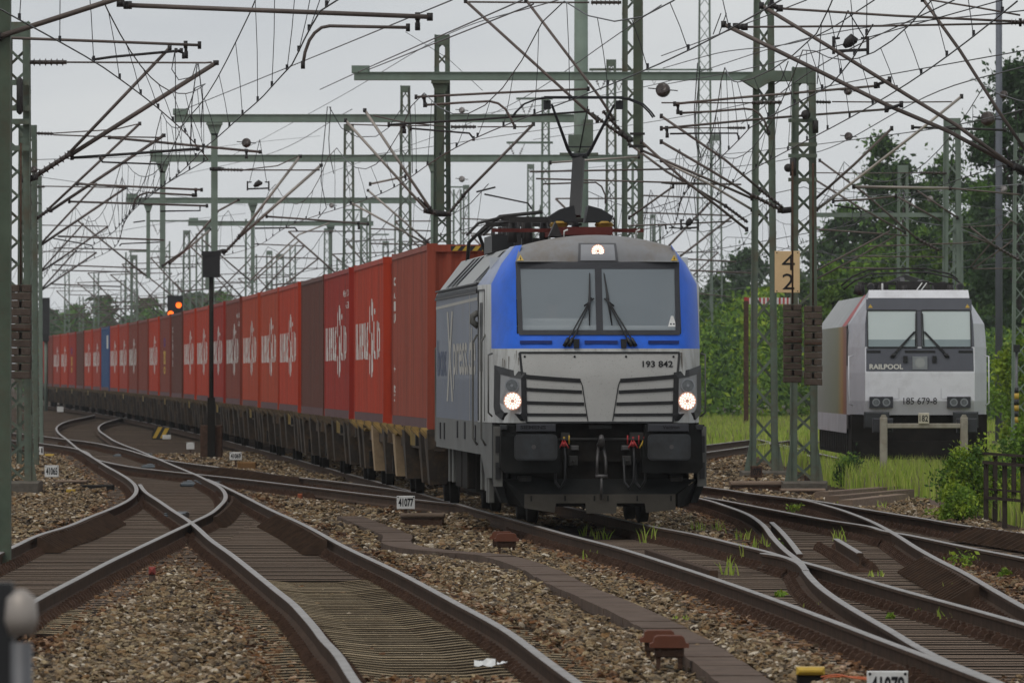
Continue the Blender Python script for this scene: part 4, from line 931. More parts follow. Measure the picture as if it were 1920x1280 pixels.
# colour, marking, words that tell it apart
LIST = [('brown3','cai','brown-red container directly behind the blue locomotive, white code letters down its edge'),
 ('red','H','bright red container with big white lettering, second behind the locomotive'),
 ('dark','Hc','darker red container with white lettering and a yellow mark, third behind the locomotive'),
 ('brown2','','plain brown container fourth behind the locomotive, between lettered red ones'),
 ('red','H','red container with sharp white lettering just beyond the plain brown one'),
 ('orange','H','orange-red lettered container, sixth behind the locomotive'),
 ('orange','H','orange-red lettered container, seventh behind the locomotive'),
 ('brown','Hc','faded brown container with large white lettering, eighth behind the locomotive'),
 ('dark','H','pinkish red lettered container, ninth, just before the signal pole'),
 ('red','H','red lettered container half hidden by the dark signal pole'),
 ('red','H','red lettered container just beyond the signal pole'),
 ('brown2','K','dark brown container with a column of white letters near its edge'),
 ('brown','logo','brown-red container with a small purple and yellow emblem, nearer of two'),
 ('red','H','vivid red lettered container below the lit signal'),
 ('brown','','plain brown container next beyond the one below the lit signal'),
 ('brown','H','brownish container with white lettering, second before the blue one towards the signal'),
 ('red2','H','red lettered container two places nearer than the blue container'),
 ('red','H','red lettered container right beside the blue container, nearer side'),
 ('blue','box','only blue container in the train'),
 ('red2','H','red lettered container directly beyond the blue one'),
 ('red','H','red lettered container second beyond the blue one'),
 ('brown2','','dull brown container third beyond the blue one'),
 ('dark','logo','dark red container with purple and yellow emblem far down the train'),
 ('red','H','red lettered container fifth beyond the blue one'),
 ('red2','H','red lettered container sixth beyond the blue one'),
 ('brown','','brown-red container second from the far end of the train'),
 ('dark','','last visible container of the train, dull dark red')]
CM['brown3'] = cont_mat('container_red_brown', (.32, .07, .042))
near_Y = [137.3, 152.8, 167.3, 180.2, 194.3, 207.2]
while len(near_Y) < len(LIST): near_Y.append(near_Y[-1] + 14.3)
DECK = 1.155
def place(o, Yn, length, z):
    xa, xb = tX(Yn), tX(Yn + length); o.location = (xa, Yn, z + rise(Yn + length / 2)); o.rotation_euler = (0, 0, math.atan2(xa - xb, length))
boxbar = MB(); boxbar.m = 0; boxbar.grid([[(-.85, -.004, CH - .115), (.55, -.004, CH - .115)], [(-.85, -.004, CH - .04), (.55, -.004, CH - .04)]]); boxbar.m = 1
for k in range(9): boxbar.add([(-.83 + k*.155, -.008, CH - .115), (-.75 + k*.155, -.008, CH - .115), (-.69 + k*.155, -.008, CH - .04), (-.77 + k*.155, -.008, CH - .04)], [(0, 1, 2, 3)])
whitebox = MB(); wavy_text(whitebox, [('H', 8.5, 11.2, 1.9, 2.5, .12)])
prot = {}
for i, ((c, mk, lab), Yn) in enumerate(zip(LIST, near_Y)):
    root = empty('shipping_container'); tag(root, lab, 'container', 'containers riding on the train')
    if not prot:
        prot['b'] = cb.build('walls', CM['red'], root); prot['c'] = cc.islands('corner_casting', [CM['red'], M['black']], root); prot['r'] = crail.islands('bottom_rail', M['sill'], root)
        objs = [prot['b']] + prot['c'] + prot['r']
    else:
        objs = []
        for q in [prot['b']] + prot['c'] + prot['r']: o = q.copy(); COL.objects.link(o); o.parent = root; objs.append(o)
    for o in objs[:1 + len(prot['c'])]:
        o.material_slots[0].link = 'OBJECT'; o.material_slots[0].material = CM[c]
    def dec(key, mbx, mats, nm='lettering'):
        if key in prot: o = prot[key].copy(); COL.objects.link(o); o.parent = root
        else: prot[key] = mbx.build(nm, mats, root)
    if mk in ('H', 'Hc'): dec('H', hs, WH)
    if mk == 'Hc': dec('code', code, WH, 'code_lettering')
    if mk == 'cai': dec('cai', cai, WH); dec('bar', boxbar, [M['black'], M['yellow']], 'height_stripe')
    if mk == 'K': dec('K', K, WH)
    if mk == 'logo': dec('logo', logo, [mat('emblem_purple', (.10, .03, .16), .6, 0, .1) if 'emblem_purple' not in bpy.data.materials else bpy.data.materials['emblem_purple'], M['yellow']], 'emblem')
    if mk == 'box': dec('wb', whitebox, WH, 'emblem')
    place(root, Yn, CL, DECK)
# wagons: two containers each, three bogies
M['wagon'] = mat('wagon_frame', (.060, .050, .042), .8, 0, .35, 2, dirt=(.15, .10, .06), dirt_amt=.8); M['wagon_tan'] = mat('wagon_tan_primer', (.40, .29, .18), .75, 0, .18, 1.5, dirt=(.15, .11, .07), dirt_amt=.6)
def build_wagon(tan):
    root = empty('container_wagon'); Lw = 27.2
    mb = MB(); mb.m = 0
    for s in (-1, 1): mb.box(s*1.05 - .07, s*1.05 + .07, 0, Lw, .82, 1.12)
    for y in np.arange(.2, Lw, 1.3): mb.box(-1.1, 1.1, y, y + .12, .9, 1.08)
    for y in (0, Lw - .25, Lw / 2): mb.box(-1.25, 1.25, y, y + .25, .85, 1.15)
    mb.build('wagon_frame', M['wagon'], root)
    mb = MB()
    for s in (-1, 1):
        for y in (.55, 2.6, 8.0, 11.6, 15.5, 20.0, 24.0, 26.0):
            mb.m = 0 if tan and y in (11.6, 20.0) else 1; b0 = len(mb.v)
            mb.prism([(s*1.24, 1.10), (s*.72, 1.10), (s*.92, .30), (s*1.18, .30)], y, y + .9)
            for i in range(b0, len(mb.v)):
                q = mb.v[i]
                if q[2] < .5: mb.v[i] = (q[0], y + .45 + (q[1] - y - .45) * .6, q[2])
    mb.islands('side_bracket', [M['wagon_tan'], M['wagon']], root)
    mb = MB()
    for y in (.1, 3.0, 5.2, 8.8, 11.5, 14, 17.2, 20.6, 24, 26.5):
        for s in ((-1, 1) if tan else (-1,)):
            for k in range(3 if tan else 1): mb.m = k % 2; mb.bar((s*1.16, y + k*.32, 1.0), (s*1.30, y + k*.32 + .28, 1.16), .10, .05)
    mb.islands('container_stop', [mat('worn_wagon_yellow', (.26, .17, .06), .8, 0, .3, 4, dirt=(.07, .05, .03), dirt_amt=.8) if tan else mat('worn_wagon_brown', (.085, .062, .04), .8, 0, .3, 4, dirt=(.04, .03, .022)), M['wagon']], root)
    mb = MB(); mb.m = 1; s = -1; mb.box(-1.28, -1.22, 3.3, 5.0, .88, 1.12); mb.m = 0
    for k in range(6): mb.add([(-1.284, 3.35 + k*.28, .88), (-1.284, 3.49 + k*.28, .88), (-1.284, 3.62 + k*.28, 1.12), (-1.284, 3.48 + k*.28, 1.12)], [(0, 1, 2, 3)])
    mb.build('hazard_plate', [mat('dull_yellow', (.33, .22, .05), .7, 0, .2, dirt=(.1, .07, .03)) if tan else bpy.data.materials['dull_yellow'], M['black']], root)
    for y in (2.4, 13.6, 24.8):
        bm_ = MB()
        for s in (-1, 1):
            bm_.prism([(y - 1.3, .70), (y + 1.3, .70), (y + 1.1, .45), (y + .4, .36), (y - .4, .36), (y - 1.1, .45)], s*.98 - .05, s*.98 + .05, axis='x')
            for d in (-.9, .9): bm_.box(s*1.0 - .13, s*1.0 + .13, y + d - .16, y + d + .16, .34, .62)
        bm_.box(-1.0, 1.0, y - .25, y + .25, .45, .8); bo = bm_.build('bogie', M['under'], root)
        for d in (-.9, .9):
            w = MB(); w.tube([(-.72, y + d, .46), (.72, y + d, .46)], .08, 8)
            for s in (-1, 1): w.tube([(s*.685, y + d, .46), (s*.71, y + d, .46), (s*.73, y + d, .46), (s*.82, y + d, .46)], [.46, .49, .462, .458], 24)
            w.build('wheelset', M['under'], bo)
    for yy, d in ((0, -1), (Lw, 1)):
        for s in (-1, 1):
            mb = MB(); mb.tube([(s*.875, yy, 1.05), (s*.875, yy + d*.45, 1.05)], .09, 10); mb.tube([(s*.875, yy + d*.43, 1.05), (s*.875, yy + d*.50, 1.05)], .22, 14); mb.build('buffer', M['wagon'], root)
    mb = MB()
    for y in (6.5, 9.0, 17.5, 21): mb.box(-.95, .95, y, y + 1.1, .40, .84)
    mb.islands('brake_gear', M['under'], root)
    return root
w0 = build_wagon(True); w1 = build_wagon(False)
ordinal = ['directly behind the locomotive', 'second behind the locomotive', 'third behind the locomotive', 'under the faded brown container, fourth in line', 'by the dark signal pole, fifth in line', 'sixth in line, beyond the signal pole', 'seventh in line, under the vivid red container', 'eighth in line', 'ninth in line', 'tenth in line, by the blue container', 'eleventh in line', 'twelfth in line', 'thirteenth in line', 'last of the visible train']
for k in range(14):
    i = 2 * k; Yn = near_Y[i] - .75
    o = (w0 if k == 0 else w1 if k == 1 else copy_tree(w1))
    tag(o, ('low dark container wagon with tan brackets ' if k == 0 else 'low dark container wagon ') + ordinal[k], 'wagon', 'wagons under the containers'); place(o, Yn, 27.2, 0)

# ------------------------------------------------------------------ silver locomotive at the buffer stop
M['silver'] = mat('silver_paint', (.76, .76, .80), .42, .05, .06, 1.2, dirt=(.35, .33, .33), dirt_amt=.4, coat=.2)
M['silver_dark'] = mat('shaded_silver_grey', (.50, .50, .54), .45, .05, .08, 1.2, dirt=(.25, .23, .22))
M['band'] = mat('dark_window_band', (.075, .078, .095), .4, 0, .08, 2)
M['blind'] = mat('pale_sunblind', (.62, .68, .66), .6, 0, .04, 2)
m = bpy.data.materials.new('side_rainbow_band'); t, b = nodes_of(m); N, L = t.nodes, t.links
co = N.new('ShaderNodeTexCoord'); sx = N.new('ShaderNodeSeparateXYZ'); L.new(co.outputs['Object'], sx.inputs[0])
mr = N.new('ShaderNodeMapRange'); mr.inputs[1].default_value = 2.2; mr.inputs[2].default_value = 17; L.new(sx.outputs[1], mr.inputs[0])
rp = N.new('ShaderNodeValToRGB'); e = rp.color_ramp.elements; e[0].position = 0; e[0].color = (.22, .09, .075, 1); e[1].position = 1; e[1].color = (.28, .30, .27, 1)
for p_, c_ in ((.10, (.32, .12, .05)), (.16, (.42, .24, .05)), (.3, (.20, .22, .13)), (.6, (.22, .25, .19))): q = e.new(p_); q.color = (*c_, 1)
L.new(mr.outputs[0], rp.inputs[0]); L.new(rp.outputs[0], b.inputs['Base Color']); b.inputs['Roughness'].default_value = .45; M['rainbow'] = m
l2 = empty('electric_locomotive', (8.72, 187.5, 0), R(.45)); tag(l2, 'silver electric locomotive with dark window band parked at the buffer stop', 'locomotive')
TY2 = [(1.15, .62), (1.45, .5), (2.05, .5), (2.6, .62), (3.65, 1.0), (3.82, 1.08)]
def n2(x, z, off=0.0): return Vector((x, lerp_t(z, TY2) - off, z))
mb = MB(); zs = [1.15, 1.45, 2.05, 2.6, 3.1, 3.65, 3.82]; rows = []
def w2(z): return 1.485 if z < 3.05 else 1.485 - (z - 3.05) * .62
for z in zs:
    yf = lerp_t(z, TY2); w = w2(z); f_ = 1.17 if z < 3.0 else 1.17 - (z - 3.0) * .13
    rows.append([Vector(p) for p in ((-w, 2.3, z), (-w, yf + 1.0, z), (-f_, yf, z), (f_, yf, z), (w, yf + 1.0, z), (w, 2.3, z))])
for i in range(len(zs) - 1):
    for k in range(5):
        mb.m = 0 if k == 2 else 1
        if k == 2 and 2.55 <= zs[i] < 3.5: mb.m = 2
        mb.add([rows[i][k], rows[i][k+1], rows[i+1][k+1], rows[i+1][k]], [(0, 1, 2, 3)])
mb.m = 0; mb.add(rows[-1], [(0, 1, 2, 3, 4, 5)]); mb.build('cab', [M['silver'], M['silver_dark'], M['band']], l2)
mb = MB()
for s in (-1, 1):
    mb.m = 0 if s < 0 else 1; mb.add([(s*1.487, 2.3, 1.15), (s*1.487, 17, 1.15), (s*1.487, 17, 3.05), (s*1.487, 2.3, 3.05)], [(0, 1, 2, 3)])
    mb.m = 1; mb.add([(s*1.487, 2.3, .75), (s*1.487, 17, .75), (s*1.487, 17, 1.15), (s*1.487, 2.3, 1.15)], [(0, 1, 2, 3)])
    mb.m = 2; mb.add([(s*1.487, 2.3, 3.05), (s*1.487, 17, 3.05), (s*1.0, 17, 3.72), (s*1.0, 2.3, 3.72)], [(0, 1, 2, 3)])
mb.m = 2; mb.add([(-1, 2.3, 3.72), (1, 2.3, 3.72), (1, 17, 3.72), (-1, 17, 3.72)], [(0, 1, 2, 3)]); mb.add([(-1.49, 17, .75), (1.49, 17, .75), (1.49, 17, 3.05), (1, 17, 3.72), (-1, 17, 3.72), (-1.49, 17, 3.05)], [(0, 1, 2, 3, 4, 5)])
mb.m = 3; mb.add([(-1.49, 2.6, 3.06), (-1.49, 4.4, 3.06), (-1.01, 4.4, 3.74), (-1.01, 2.6, 3.74)], [(0, 1, 2, 3)])
mb.m = 4; mb.add([(-1.492, 1.75, 2.2), (-1.492, 2.25, 2.2), (-1.492, 2.25, 3.0), (-1.492, 1.75, 3.0)], [(0, 1, 2, 3)]); mb.add([(-1.487, 1.5, .85), (-1.487, 2.3, .85), (-1.487, 2.3, 1.15), (-1.487, 1.5, 1.15)], [(0, 1, 2, 3)])
mb.build('body', [M['rainbow'], M['silver_dark'], mat('roof_light_grey', (.36, .37, .37), .6, 0, .1, 1), M['red'], M['black']], l2)
mb = MB(); mb.m = 0
mb.grid([[n2(-1.13, 3.62, .01), n2(1.13, 3.62, .01)], [n2(-1.13, 3.38, .01), n2(1.13, 3.38, .01)]]); mb.grid([[n2(-1.145, 2.58, .01), n2(1.145, 2.58, .01)], [n2(-1.15, 2.085, .01), n2(1.15, 2.085, .01)]])
mb.build('window_band', M['band'], l2)
mb = MB(); mb.box(-1.13, 1.13, 1.7, 1.76, 2.55, 3.5); mb.build('sunblind', M['blind'], l2)
for a, c in ((-1.11, -.06), (.05, 1.10)):
    mb = MB(); mb.m = 1; mb.grid([[n2(a, 2.76, .013), n2(c, 2.76, .013)], [n2(a, 3.37, .013), n2(c, 3.37, .013)]]); mb.m = 2; mb.grid([[n2(a, 2.60, .013), n2(c, 2.60, .013)], [n2(a, 2.76, .013), n2(c, 2.76, .013)]]); mb.m = 0
    for p, q in (((a, 2.595), (c, 2.595)), ((a, 3.385), (c, 3.385)), ((a, 2.595), (a, 3.385)), ((c, 2.595), (c, 3.385))): mb.bar(n2(*p, .02), n2(*q, .02), .025, .025)
    mb.build('windscreen', [M['black'], mat('blind_behind_glass', (.50, .56, .55), .12, 0, .04, 1) if a < 0 else bpy.data.materials['blind_behind_glass'], mat('glass_lower_strip', (.22, .27, .28), .15, 0, .05) if a < 0 else bpy.data.materials['glass_lower_strip']], l2)
for s in (-1, 1):
    mb = MB()
    for d in (0, .04): mb.tube([n2(s*(.56 + d), 2.40, .04), n2(s*(.48 + d), 2.50, .05), n2(s*(.09 + d*.6), 2.93, .05)], .013, 5); mb.tube([n2(s*(.58 + d), 2.38, .04), n2(s*(.52 + d), 2.46, .05)], .028, 5)
    mb.tube([n2(s*.07, 3.32, .04), n2(s*.09, 2.62, .04)], .012, 5); mb.build('wiper', M['black'], l2)
mb = MB(); add_text(mb, 'RAILPOOL', -1.08, -.36, 2.125, 2.235, lambda u, z: n2(u, z, .02), .03); mb.build('lettering', mat('band_lettering', (.60, .58, .52), .6, 0, .05), l2)
mb = MB(); add_text(mb, '185 679-8', -.36, .36, 1.375, 1.52, lambda u, z: n2(u, max(z, 1.45), .02) + Vector((0, -.04, min(0, z - 1.45))), .01); mb.build('number_lettering', M['ink'], l2)
mb = MB(); mb.m = 0; mb.box(-.16, .16, n2(0, 2.25).y - .05, .75, 2.12, 2.40); mb.m = 1; mb.disc((0, n2(0, 2.26).y - .056, 2.26), .11, 18); mb.build('lamp', [M['lamp_rim'], mat('dull_lens', (.35, .36, .36), .2, 0, .1) ], l2)
for s in (-1, 1):
    h = MB(); h.m = 0; h.box(s*.83 - .25, s*.83 + .25, .44, .6, 1.30, 1.54); h.m = 1; h.disc((s*.83 - .11, .435, 1.42), .085, 16); h.disc((s*.83 + .11, .435, 1.42), .085, 16)
    h.m = 2; h.disc((s*.83 - .11, .430, 1.42), .06, 16); h.disc((s*.83 + .11, .430, 1.42), .06, 16); h.build('headlight', [M['frame_grey'], M['lamp_rim'], M['lens']], l2)
    mb = MB(); mb.m = 0; mb.add([n2(s*1.04 - .05, 3.44, .02), n2(s*1.04 + .05, 3.44, .02), n2(s*1.04, 3.52, .02)], [(0, 1, 2)]); mb.build('warning_sign', M['yellow'], l2)
    mb = MB(); mb.tube([(s*1.42, .95, 1.35), (s*1.50, .9, 1.4), (s*1.50, 1.0, 2.4), (s*1.40, 1.1, 2.42)], .014, 6); mb.build('handrail', M['silver'], l2)
    mb = MB(); mb.tube([(s*.95, .1, 1.05), (s*.95, .6, 1.05)], .10, 12); mb.bbox(s*.95 - .27, s*.95 + .27, 0, .09, .87, 1.22, .03); mb.build('buffer', M['buffer'], l2)
    mb = MB(); mb.bar(n2(s*.45, 1.72, .004), n2(s*.45, 1.5, .004), .008, .01); mb.bar(n2(s*.45, 1.5, .004), n2(s*1.1, 1.5, .004), .008, .008); mb.build('panel_joint', M['silver_dark'], l2)
mb = MB()
for a, c, z in ((-1.13, -.84, 2.50), (-.32, .33, 2.50), (.83, 1.13, 2.50)): mb.bar(n2(a, z, .015), n2(c, z, .015), .02, .05)
for xx in (-.31, .31): mb.box(xx - .045, xx + .045, n2(0, 2.33).y - .06, n2(0, 2.33).y, 2.27, 2.41)
mb.islands('step_slot', M['black'], l2)
mb = MB(); mb.box(-1.45, 1.45, .75, 16.8, .28, 1.16); mb.prism([(-1.3, .2), (1.3, .2), (1.42, .6), (-1.42, .6)], .35, .8)
for k in range(16): mb.box(-1.47, -1.40, 2.4 + k * .9, 2.9 + k * .9, .35, .80)
mb.build('underframe', M['under'], l2)
for y in (2.2, 4.8, 13, 15.6):
    mb = MB()
    for s in (-1, 1): mb.tube([(s*.685, y, .62), (s*.70, y, .62), (s*.72, y, .62), (s*1.1, y, .62)], [.62, .65, .625, .3], 22)
    mb.build('wheelset', M['under'], l2)
mb = MB()
for yy, z0 in ((3.5, 4.10), (4.6, 4.20)):
    mb.tube([(-1.5, yy, z0 - .25), (-1.25, yy, z0 - .05), (-.9, yy, z0 + .10), (.3, yy, z0 + .13), (.9, yy, z0), (1.05, yy, z0 - .12)], .022, 6)
for k in range(5): mb.tube([(-1.2 + k*.5, 3.2, 3.75), (-1.2 + k*.5, 3.2, 3.95)], [.10, .06], 8); mb.tube([(-1.0 + k*.45, 6, 3.75), (-1.0 + k*.45, 6, 4.05)], [.10, .07], 8)
mb.bar((-1.1, 3.6, 3.98), (.9, 3.6, 3.98), .05, .05); mb.bar((-.2, 3.2, 3.86), (-.1, 6, 4.1), .10, .08); mb.bar((.1, 3.2, 3.86), (.3, 6, 4.05), .10, .08); mb.box(-.35, .35, 3.3, 3.9, 3.78, 4.03); mb.box(-.9, -.5, 4, 5, 3.78, 4.0); mb.box(.5, .9, 4, 5, 3.78, 3.98)
for k in range(4): mb.tube([(-1.0 + .1*k, 3 + k, 3.9), (.0, 7, 4.12 + .03*k), (.9, 9, 4.0)], .02, 5)
mb.build('pantograph', M['fit'], l2)
for xx in (-1.0, .92):
    mb = MB(); mb.tube([(xx, 1.6, 3.90), (xx, 2.4, 3.90)], [.085, .05], 12); mb.m = 1; mb.disc((xx, 1.595, 3.9), .06, 12); mb.build('horn', [M['hook'], M['black']], l2)
mb = MB(); mb.tube([(-.75, 1.6, 3.82), (-.75, 1.6, 3.97)], .02, 6)
for k in range(2): mb.tube([(-.02 + .1*k, 1.5, 3.82), (.1 + .1*k, 1.5, 3.98)], .013, 6)
mb.build('roof_aerial', M['white'], l2)
# ------------------------------------------------------------------ masts, cantilevers and overhead wires
Z5 = lambda x, y: (x / 2.977, y / 2.977)
Z6 = lambda x, y: (600 + x / 2.824, y / 2.824)
Z7 = lambda x, y: (1240 + x / 2.824, y / 2.824)
ZA = lambda x, y: (x / 4, 240 + y / 4)
ZB = lambda x, y: (380 + x / 4.266, 200 + y / 4.266)
ZC = lambda x, y: (1180 + x / 3.368, 100 + y / 3.368)
ZD = lambda x, y: (1500 + x / 3.555, 200 + y / 3.555)
def buildw(mb, name, mats, root, **k):
    mb.xf(Matrix.Translation(-root.location)); return mb.build(name, mats, root, **k)
def lattice_mast(pxc, Y, top, w0, w1, leg=.10, step=None, key='mast', base_z=None, name='lattice_mast', depth=None, found=False, arm=None, top_z=None):
    """two pairs of legs with zig-zag lacing; w0 width at the top, w1 at the foot"""
    x = (pxc - CX) * Y / F; zt = top_z if top_z is not None else HC + (HZ - top) * Y / F; zb = gz(Y) - .2 if base_z is None else base_z
    root = empty(name, (x, Y, zb)); H = zt - zb; dp = depth or w1 * .8
    def hw(z): return (w1 + (w0 - w1) * z / H) / 2
    for sx in (-1, 1):
        for sy in (-1, 1):
            mb = MB(); a, c = hw(0) - leg / 2, hw(H) - leg / 2; d = dp / 2
            mb.bar((sx * a, sy * d, 0), (sx * c, sy * d * w0 / w1, H), leg, .014, up=(0, 1, 0)); mb.bar((sx * (a + leg/2), sy * d, 0), (sx * (c + leg/2), sy * d * w0 / w1, H), .014, leg, up=(0, 1, 0)); mb.build('leg', M[key], root)
    mb = MB(); st = step or w1 * .95; nseg = max(2, int(H / st)); fl = max(.035, leg * .42)
    for i in range(nseg):
        z0, z1 = H * i / nseg, H * (i + 1) / nseg; s = 1 if i % 2 else -1
        for sy in (-1, 1):
            d0, d1 = dp / 2 * (1 + (w0 / w1 - 1) * z0 / H), dp / 2 * (1 + (w0 / w1 - 1) * z1 / H)
            mb.bar((s * sy * hw(z0), sy * d0, z0), (-s * sy * hw(z1), sy * d1, z1), fl, .012, up=(0, 1, 0))
        for sx in (-1, 1):
            mb.bar((sx * hw(z0), s * sx * dp/2 * .9, z0), (sx * hw(z1), -s * sx * dp/2 * .9, z1), .012, fl, up=(0, 1, 0))
    mb.build('lattice', M[key], root)
    mb = MB(); mb.box(-w0/2 - .01, w0/2 + .01, -dp/2 * w0/w1 - .02, dp/2 * w0/w1 + .02, H - max(.18, w0 * .7), H)
    mb.build('head_plate', M[key], root)
    if found:
        mb = MB(); mb.bbox(-w1*.85, w1*.85, -w1, w1, -.25, .06, .04); mb.build('foundation', M['concrete'], root)
        for sx in (-1, 1):
            mb = MB(); mb.prism([(sx*w1*.5, .05), (sx*w1*.72, .05), (sx*w1*.5, .75)], -dp/2 - .03, -dp/2 + .03); mb.build('foot_gusset', M[key], root)
    if arm:                                                            # crossarms carrying feeder strings
        for zz, xa, xb in arm:
            mb = MB(); mb.bar((xa, 0, zz - zb), (xb, 0, zz - zb), .09, .09); mb.build('crossarm', M[key], root)
            for xe in (xa, xb):
                if abs(xe) > w0:
                    s = 1 if xe > 0 else -1
                    for k in (0, 1):
                        q = MB(); a = Vector((xe - s * (.1 if k else .75), 0, zz - zb - .03)); c = Vector((xe - s * .42, 0, zz - zb - .75)); q.tube([a, c], .012, 4)
                        for j in range(4): p = a + (c - a) * (.3 + .12 * j); q.tube([p, p + (c - a) * .06], [.07, .02], 6)
                        q.build('insulator', M['porcelain_light'], root)
    return root
def insulator(mb, a, b, r, n=7):
    a, b = Vector(a), Vector(b); pts, rs = [], []
    d = b - a
    for i in range(n):
        t0 = (i + .15) / n
        pts += [a + d * (i / n), a + d * t0, a + d * (t0 + .2 / n), a + d * (t0 + .3 / n)]; rs += [r * .5, r * .5, r, r * .5]
    pts.append(b); rs.append(r * .5); mb.tube(pts, rs, 9)
def cantilever(root, Y, tubes, ins=(), key='tube', name='cantilever'):
    """tubes: (points, radius in photo pixels[, material]); ins: (x1, y1, x2, y2, radius)"""
    c = None
    mb = MB(); mats = [M[key], M['fit'], M['tube_light']]
    for i, t_ in enumerate(tubes):
        pts_, r_ = t_[0], t_[1]; mb.m = {None: 0, 'd': 1, 'l': 2}[t_[2] if len(t_) > 2 else None]
        yy = Y + (i % 5 - 2) * .09
        wp = [P(px, py, yy) for px, py in pts_]
        mb.tube(wp, r_ * Y / F, 7)
        mb.m = 1
        for e_ in (wp[0], wp[-1]):
            if r_ >= 1.9: mb.tube([e_ + Vector((0, 0, -.045)), e_ + Vector((0, 0, .045))], r_ * 1.25 * Y / F, 6)
    c = buildw(mb, name, mats, root)
    for (x1, y1, x2, y2, r_) in ins:
        q = MB(); insulator(q, P(x1, y1, Y), P(x2, y2, Y), r_ * Y / F); q.xf(Matrix.Translation(-root.location)); q.build('insulator', M['porcelain'], c)
    return c
def weights(px0, px1, py0, py1, Y, label, nrow=12):
    a, b_ = P(px0, py1, Y), P(px1, py0, Y); root = empty('counterweight', ((a.x + b_.x) / 2, Y, a.z)); w = b_.x - a.x; h = (b_.z - a.z) / nrow
    tag(root, label, 'counterweight', 'tensioning weights on the masts')
    for i in range(nrow):
        q = MB(); z = i * h; j = random.uniform(-.008, .008)
        if i % 2: q.bbox(-w/2 + j, -w*.06 + j, -.16, .16, z, z + h * .94, .012); q.bbox(w*.06 + j, w/2 + j, -.16, .16, z, z + h * .94, .012); q.box(-w*.07 + j, w*.07 + j, -.02, .15, z + .005, z + h * .9)
        else: q.bbox(-w/2 + j, w/2 + j, -.16, .16, z, z + h * .94, .012)
        q.build('slab', M['weight'], root)
    q = MB(); q.tube([(0, 0, h * nrow), (0, 0, h * nrow + 2.6)], .018, 6); q.box(-w*.5, w*.5, -.18, .18, h*nrow*.515, h*nrow*.535); q.build('rod', M['rust'], root)
    return root

# -- the mast cut by the picture's edge, and the blurred tube post beside the camera
x = P(-8, 703, 100).x
root = empty('steel_mast', (x, 100, -.25)); tag(root, 'big dark green steel mast cut off by the picture edge in front of the others', 'mast')
mb = MB(); mb.box(.04, .17, -.15, .15, 0, 14); mb.box(-.45, -.32, -.15, .15, 0, 14); mb.build('leg', M['mast_dark'], root)
mb = MB()
for k in range(18): mb.bar((-.36, -.14, k*.75), (.08, -.14, k*.75 + .72), .06, .012, up=(0, 1, 0))
mb.build('lattice', M['mast'], root)
mb = MB(); mb.bbox(-.6, .30, -.4, .4, -.6, .05, .05); mb.build('foundation', M['black'], root)
cantilever(root, 100, [([(-2, 69), (212, 0), (240, -9)], 5.2), ([(237, 10), (806, 32)], 4.6), ([(783, 31), (783, 50)], 4, 'd'), ([(765, 52), (618, 49), (603, 52), (590, 62), (580, 76), (572, 98), (568, 122)], 3.2), ([(226, 6), (240, 10)], 6, 'd')])
cantilever(root, 104, [([(8, 71), (90, 74), (250, 80), (374, 85)], 2.8), ([(348, 84), (349, 103)], 3, 'd')])
p = P(40, 1280, 24); root = empty('tube_post', (p.x, 24, -.3)); tag(root, 'out of focus pale tube post with a rounded cap at the bottom corner', 'post')
zc = P(40, 1135, 24).z; mb = MB(); mb.tube([(0, 0, 0), (0, 0, zc + .2)], .030, 14); mb.build('post', M['wire_light'], root)
mb = MB(); mb.tube([(0, 0, zc + .22), (0, 0, zc + .26), (0, 0, zc + .32), (0, 0, zc + .345)], [.034, .046, .04, .01], 14); mb.build('cap', M['tube_light'], root)
mb = MB(); mb.box(-.16, -.03, .1, .2, 0, zc + .36); mb.build('dark_panel', M['black'], root)

# -- left mast with counterweight
m1 = lattice_mast(33, 163, 42, .44, .52, .12, .42, 'mast', base_z=-.02, found=True); tag(m1, 'green lattice mast with stacked counterweight and two insulators, beside the curving tracks', 'mast')
cantilever(m1, 163, [([(125, 117), (385, 118), (397, 117)], 1.8), ([(175, 112), (210, 107), (340, 95)], 2.6, 'd'), ([(130, 287), (318, 90)], 3.2), ([(133, 290), (405, 118)], 4.4), ([(135, 296), (250, 288), (371, 279)], 2.7, 'd'), ([(188, 295), (192, 304), (300, 308), (303, 319)], 2, 'd'), ([(44, 338), (64, 333)], 6, 'd'), ([(330, 95), (344, 100), (344, 106)], 2.4, 'd')],
           [(50, 117, 125, 117, 8), (64, 332, 132, 288, 9)])
q = MB(); q.tube([P(37, 145, 162.6), P(37, 150, 162.6), P(37, 210, 162.6), P(38, 215, 162.6)], [.02, .06, .06, .02], 8); buildw(q, 'tension_wheel', M['fit'], m1)
for yb in (155, 203, 228, 278):
    q = MB(); a, c = P(10, yb, 162.7), P(55, yb, 162.7); q.bar(a, c, .06, .10); buildw(q, 'cross_plate', M['mast'], m1)
weights(20, 58, 533, 710, 162, 'stack of grey-brown counterweight slabs in front of the mast by the curving tracks')
m1b = lattice_mast(52, 208, 235, .4, .5, .1, .45, 'mast'); tag(m1b, 'lattice mast half hidden behind the mast with the counterweight stack', 'mast')
cantilever(m1b, 208, [([(100, 250), (215, 243), (262, 232)], 1.2), ([(100, 253), (180, 256), (300, 258)], 1.4), ([(90, 393), (262, 232)], 2.5, None), ([(95, 395), (307, 254)], 3.0), ([(205, 258), (300, 267), (488, 285)], 2.5), ([(462, 283), (462, 294)], 2.4, 'd'), ([(145, 345), (378, 356)], 2.1), ([(367, 356), (367, 366)], 2.2, 'd'), ([(250, 388), (253, 374), (262, 366), (276, 361), (362, 366)], 1.9), ([(130, 378), (388, 386)], 2.0), ([(375, 385), (375, 395), (300, 396)], 1.6, 'd')],
           [(60, 250, 100, 251, 5), (60, 416, 95, 391, 6)])
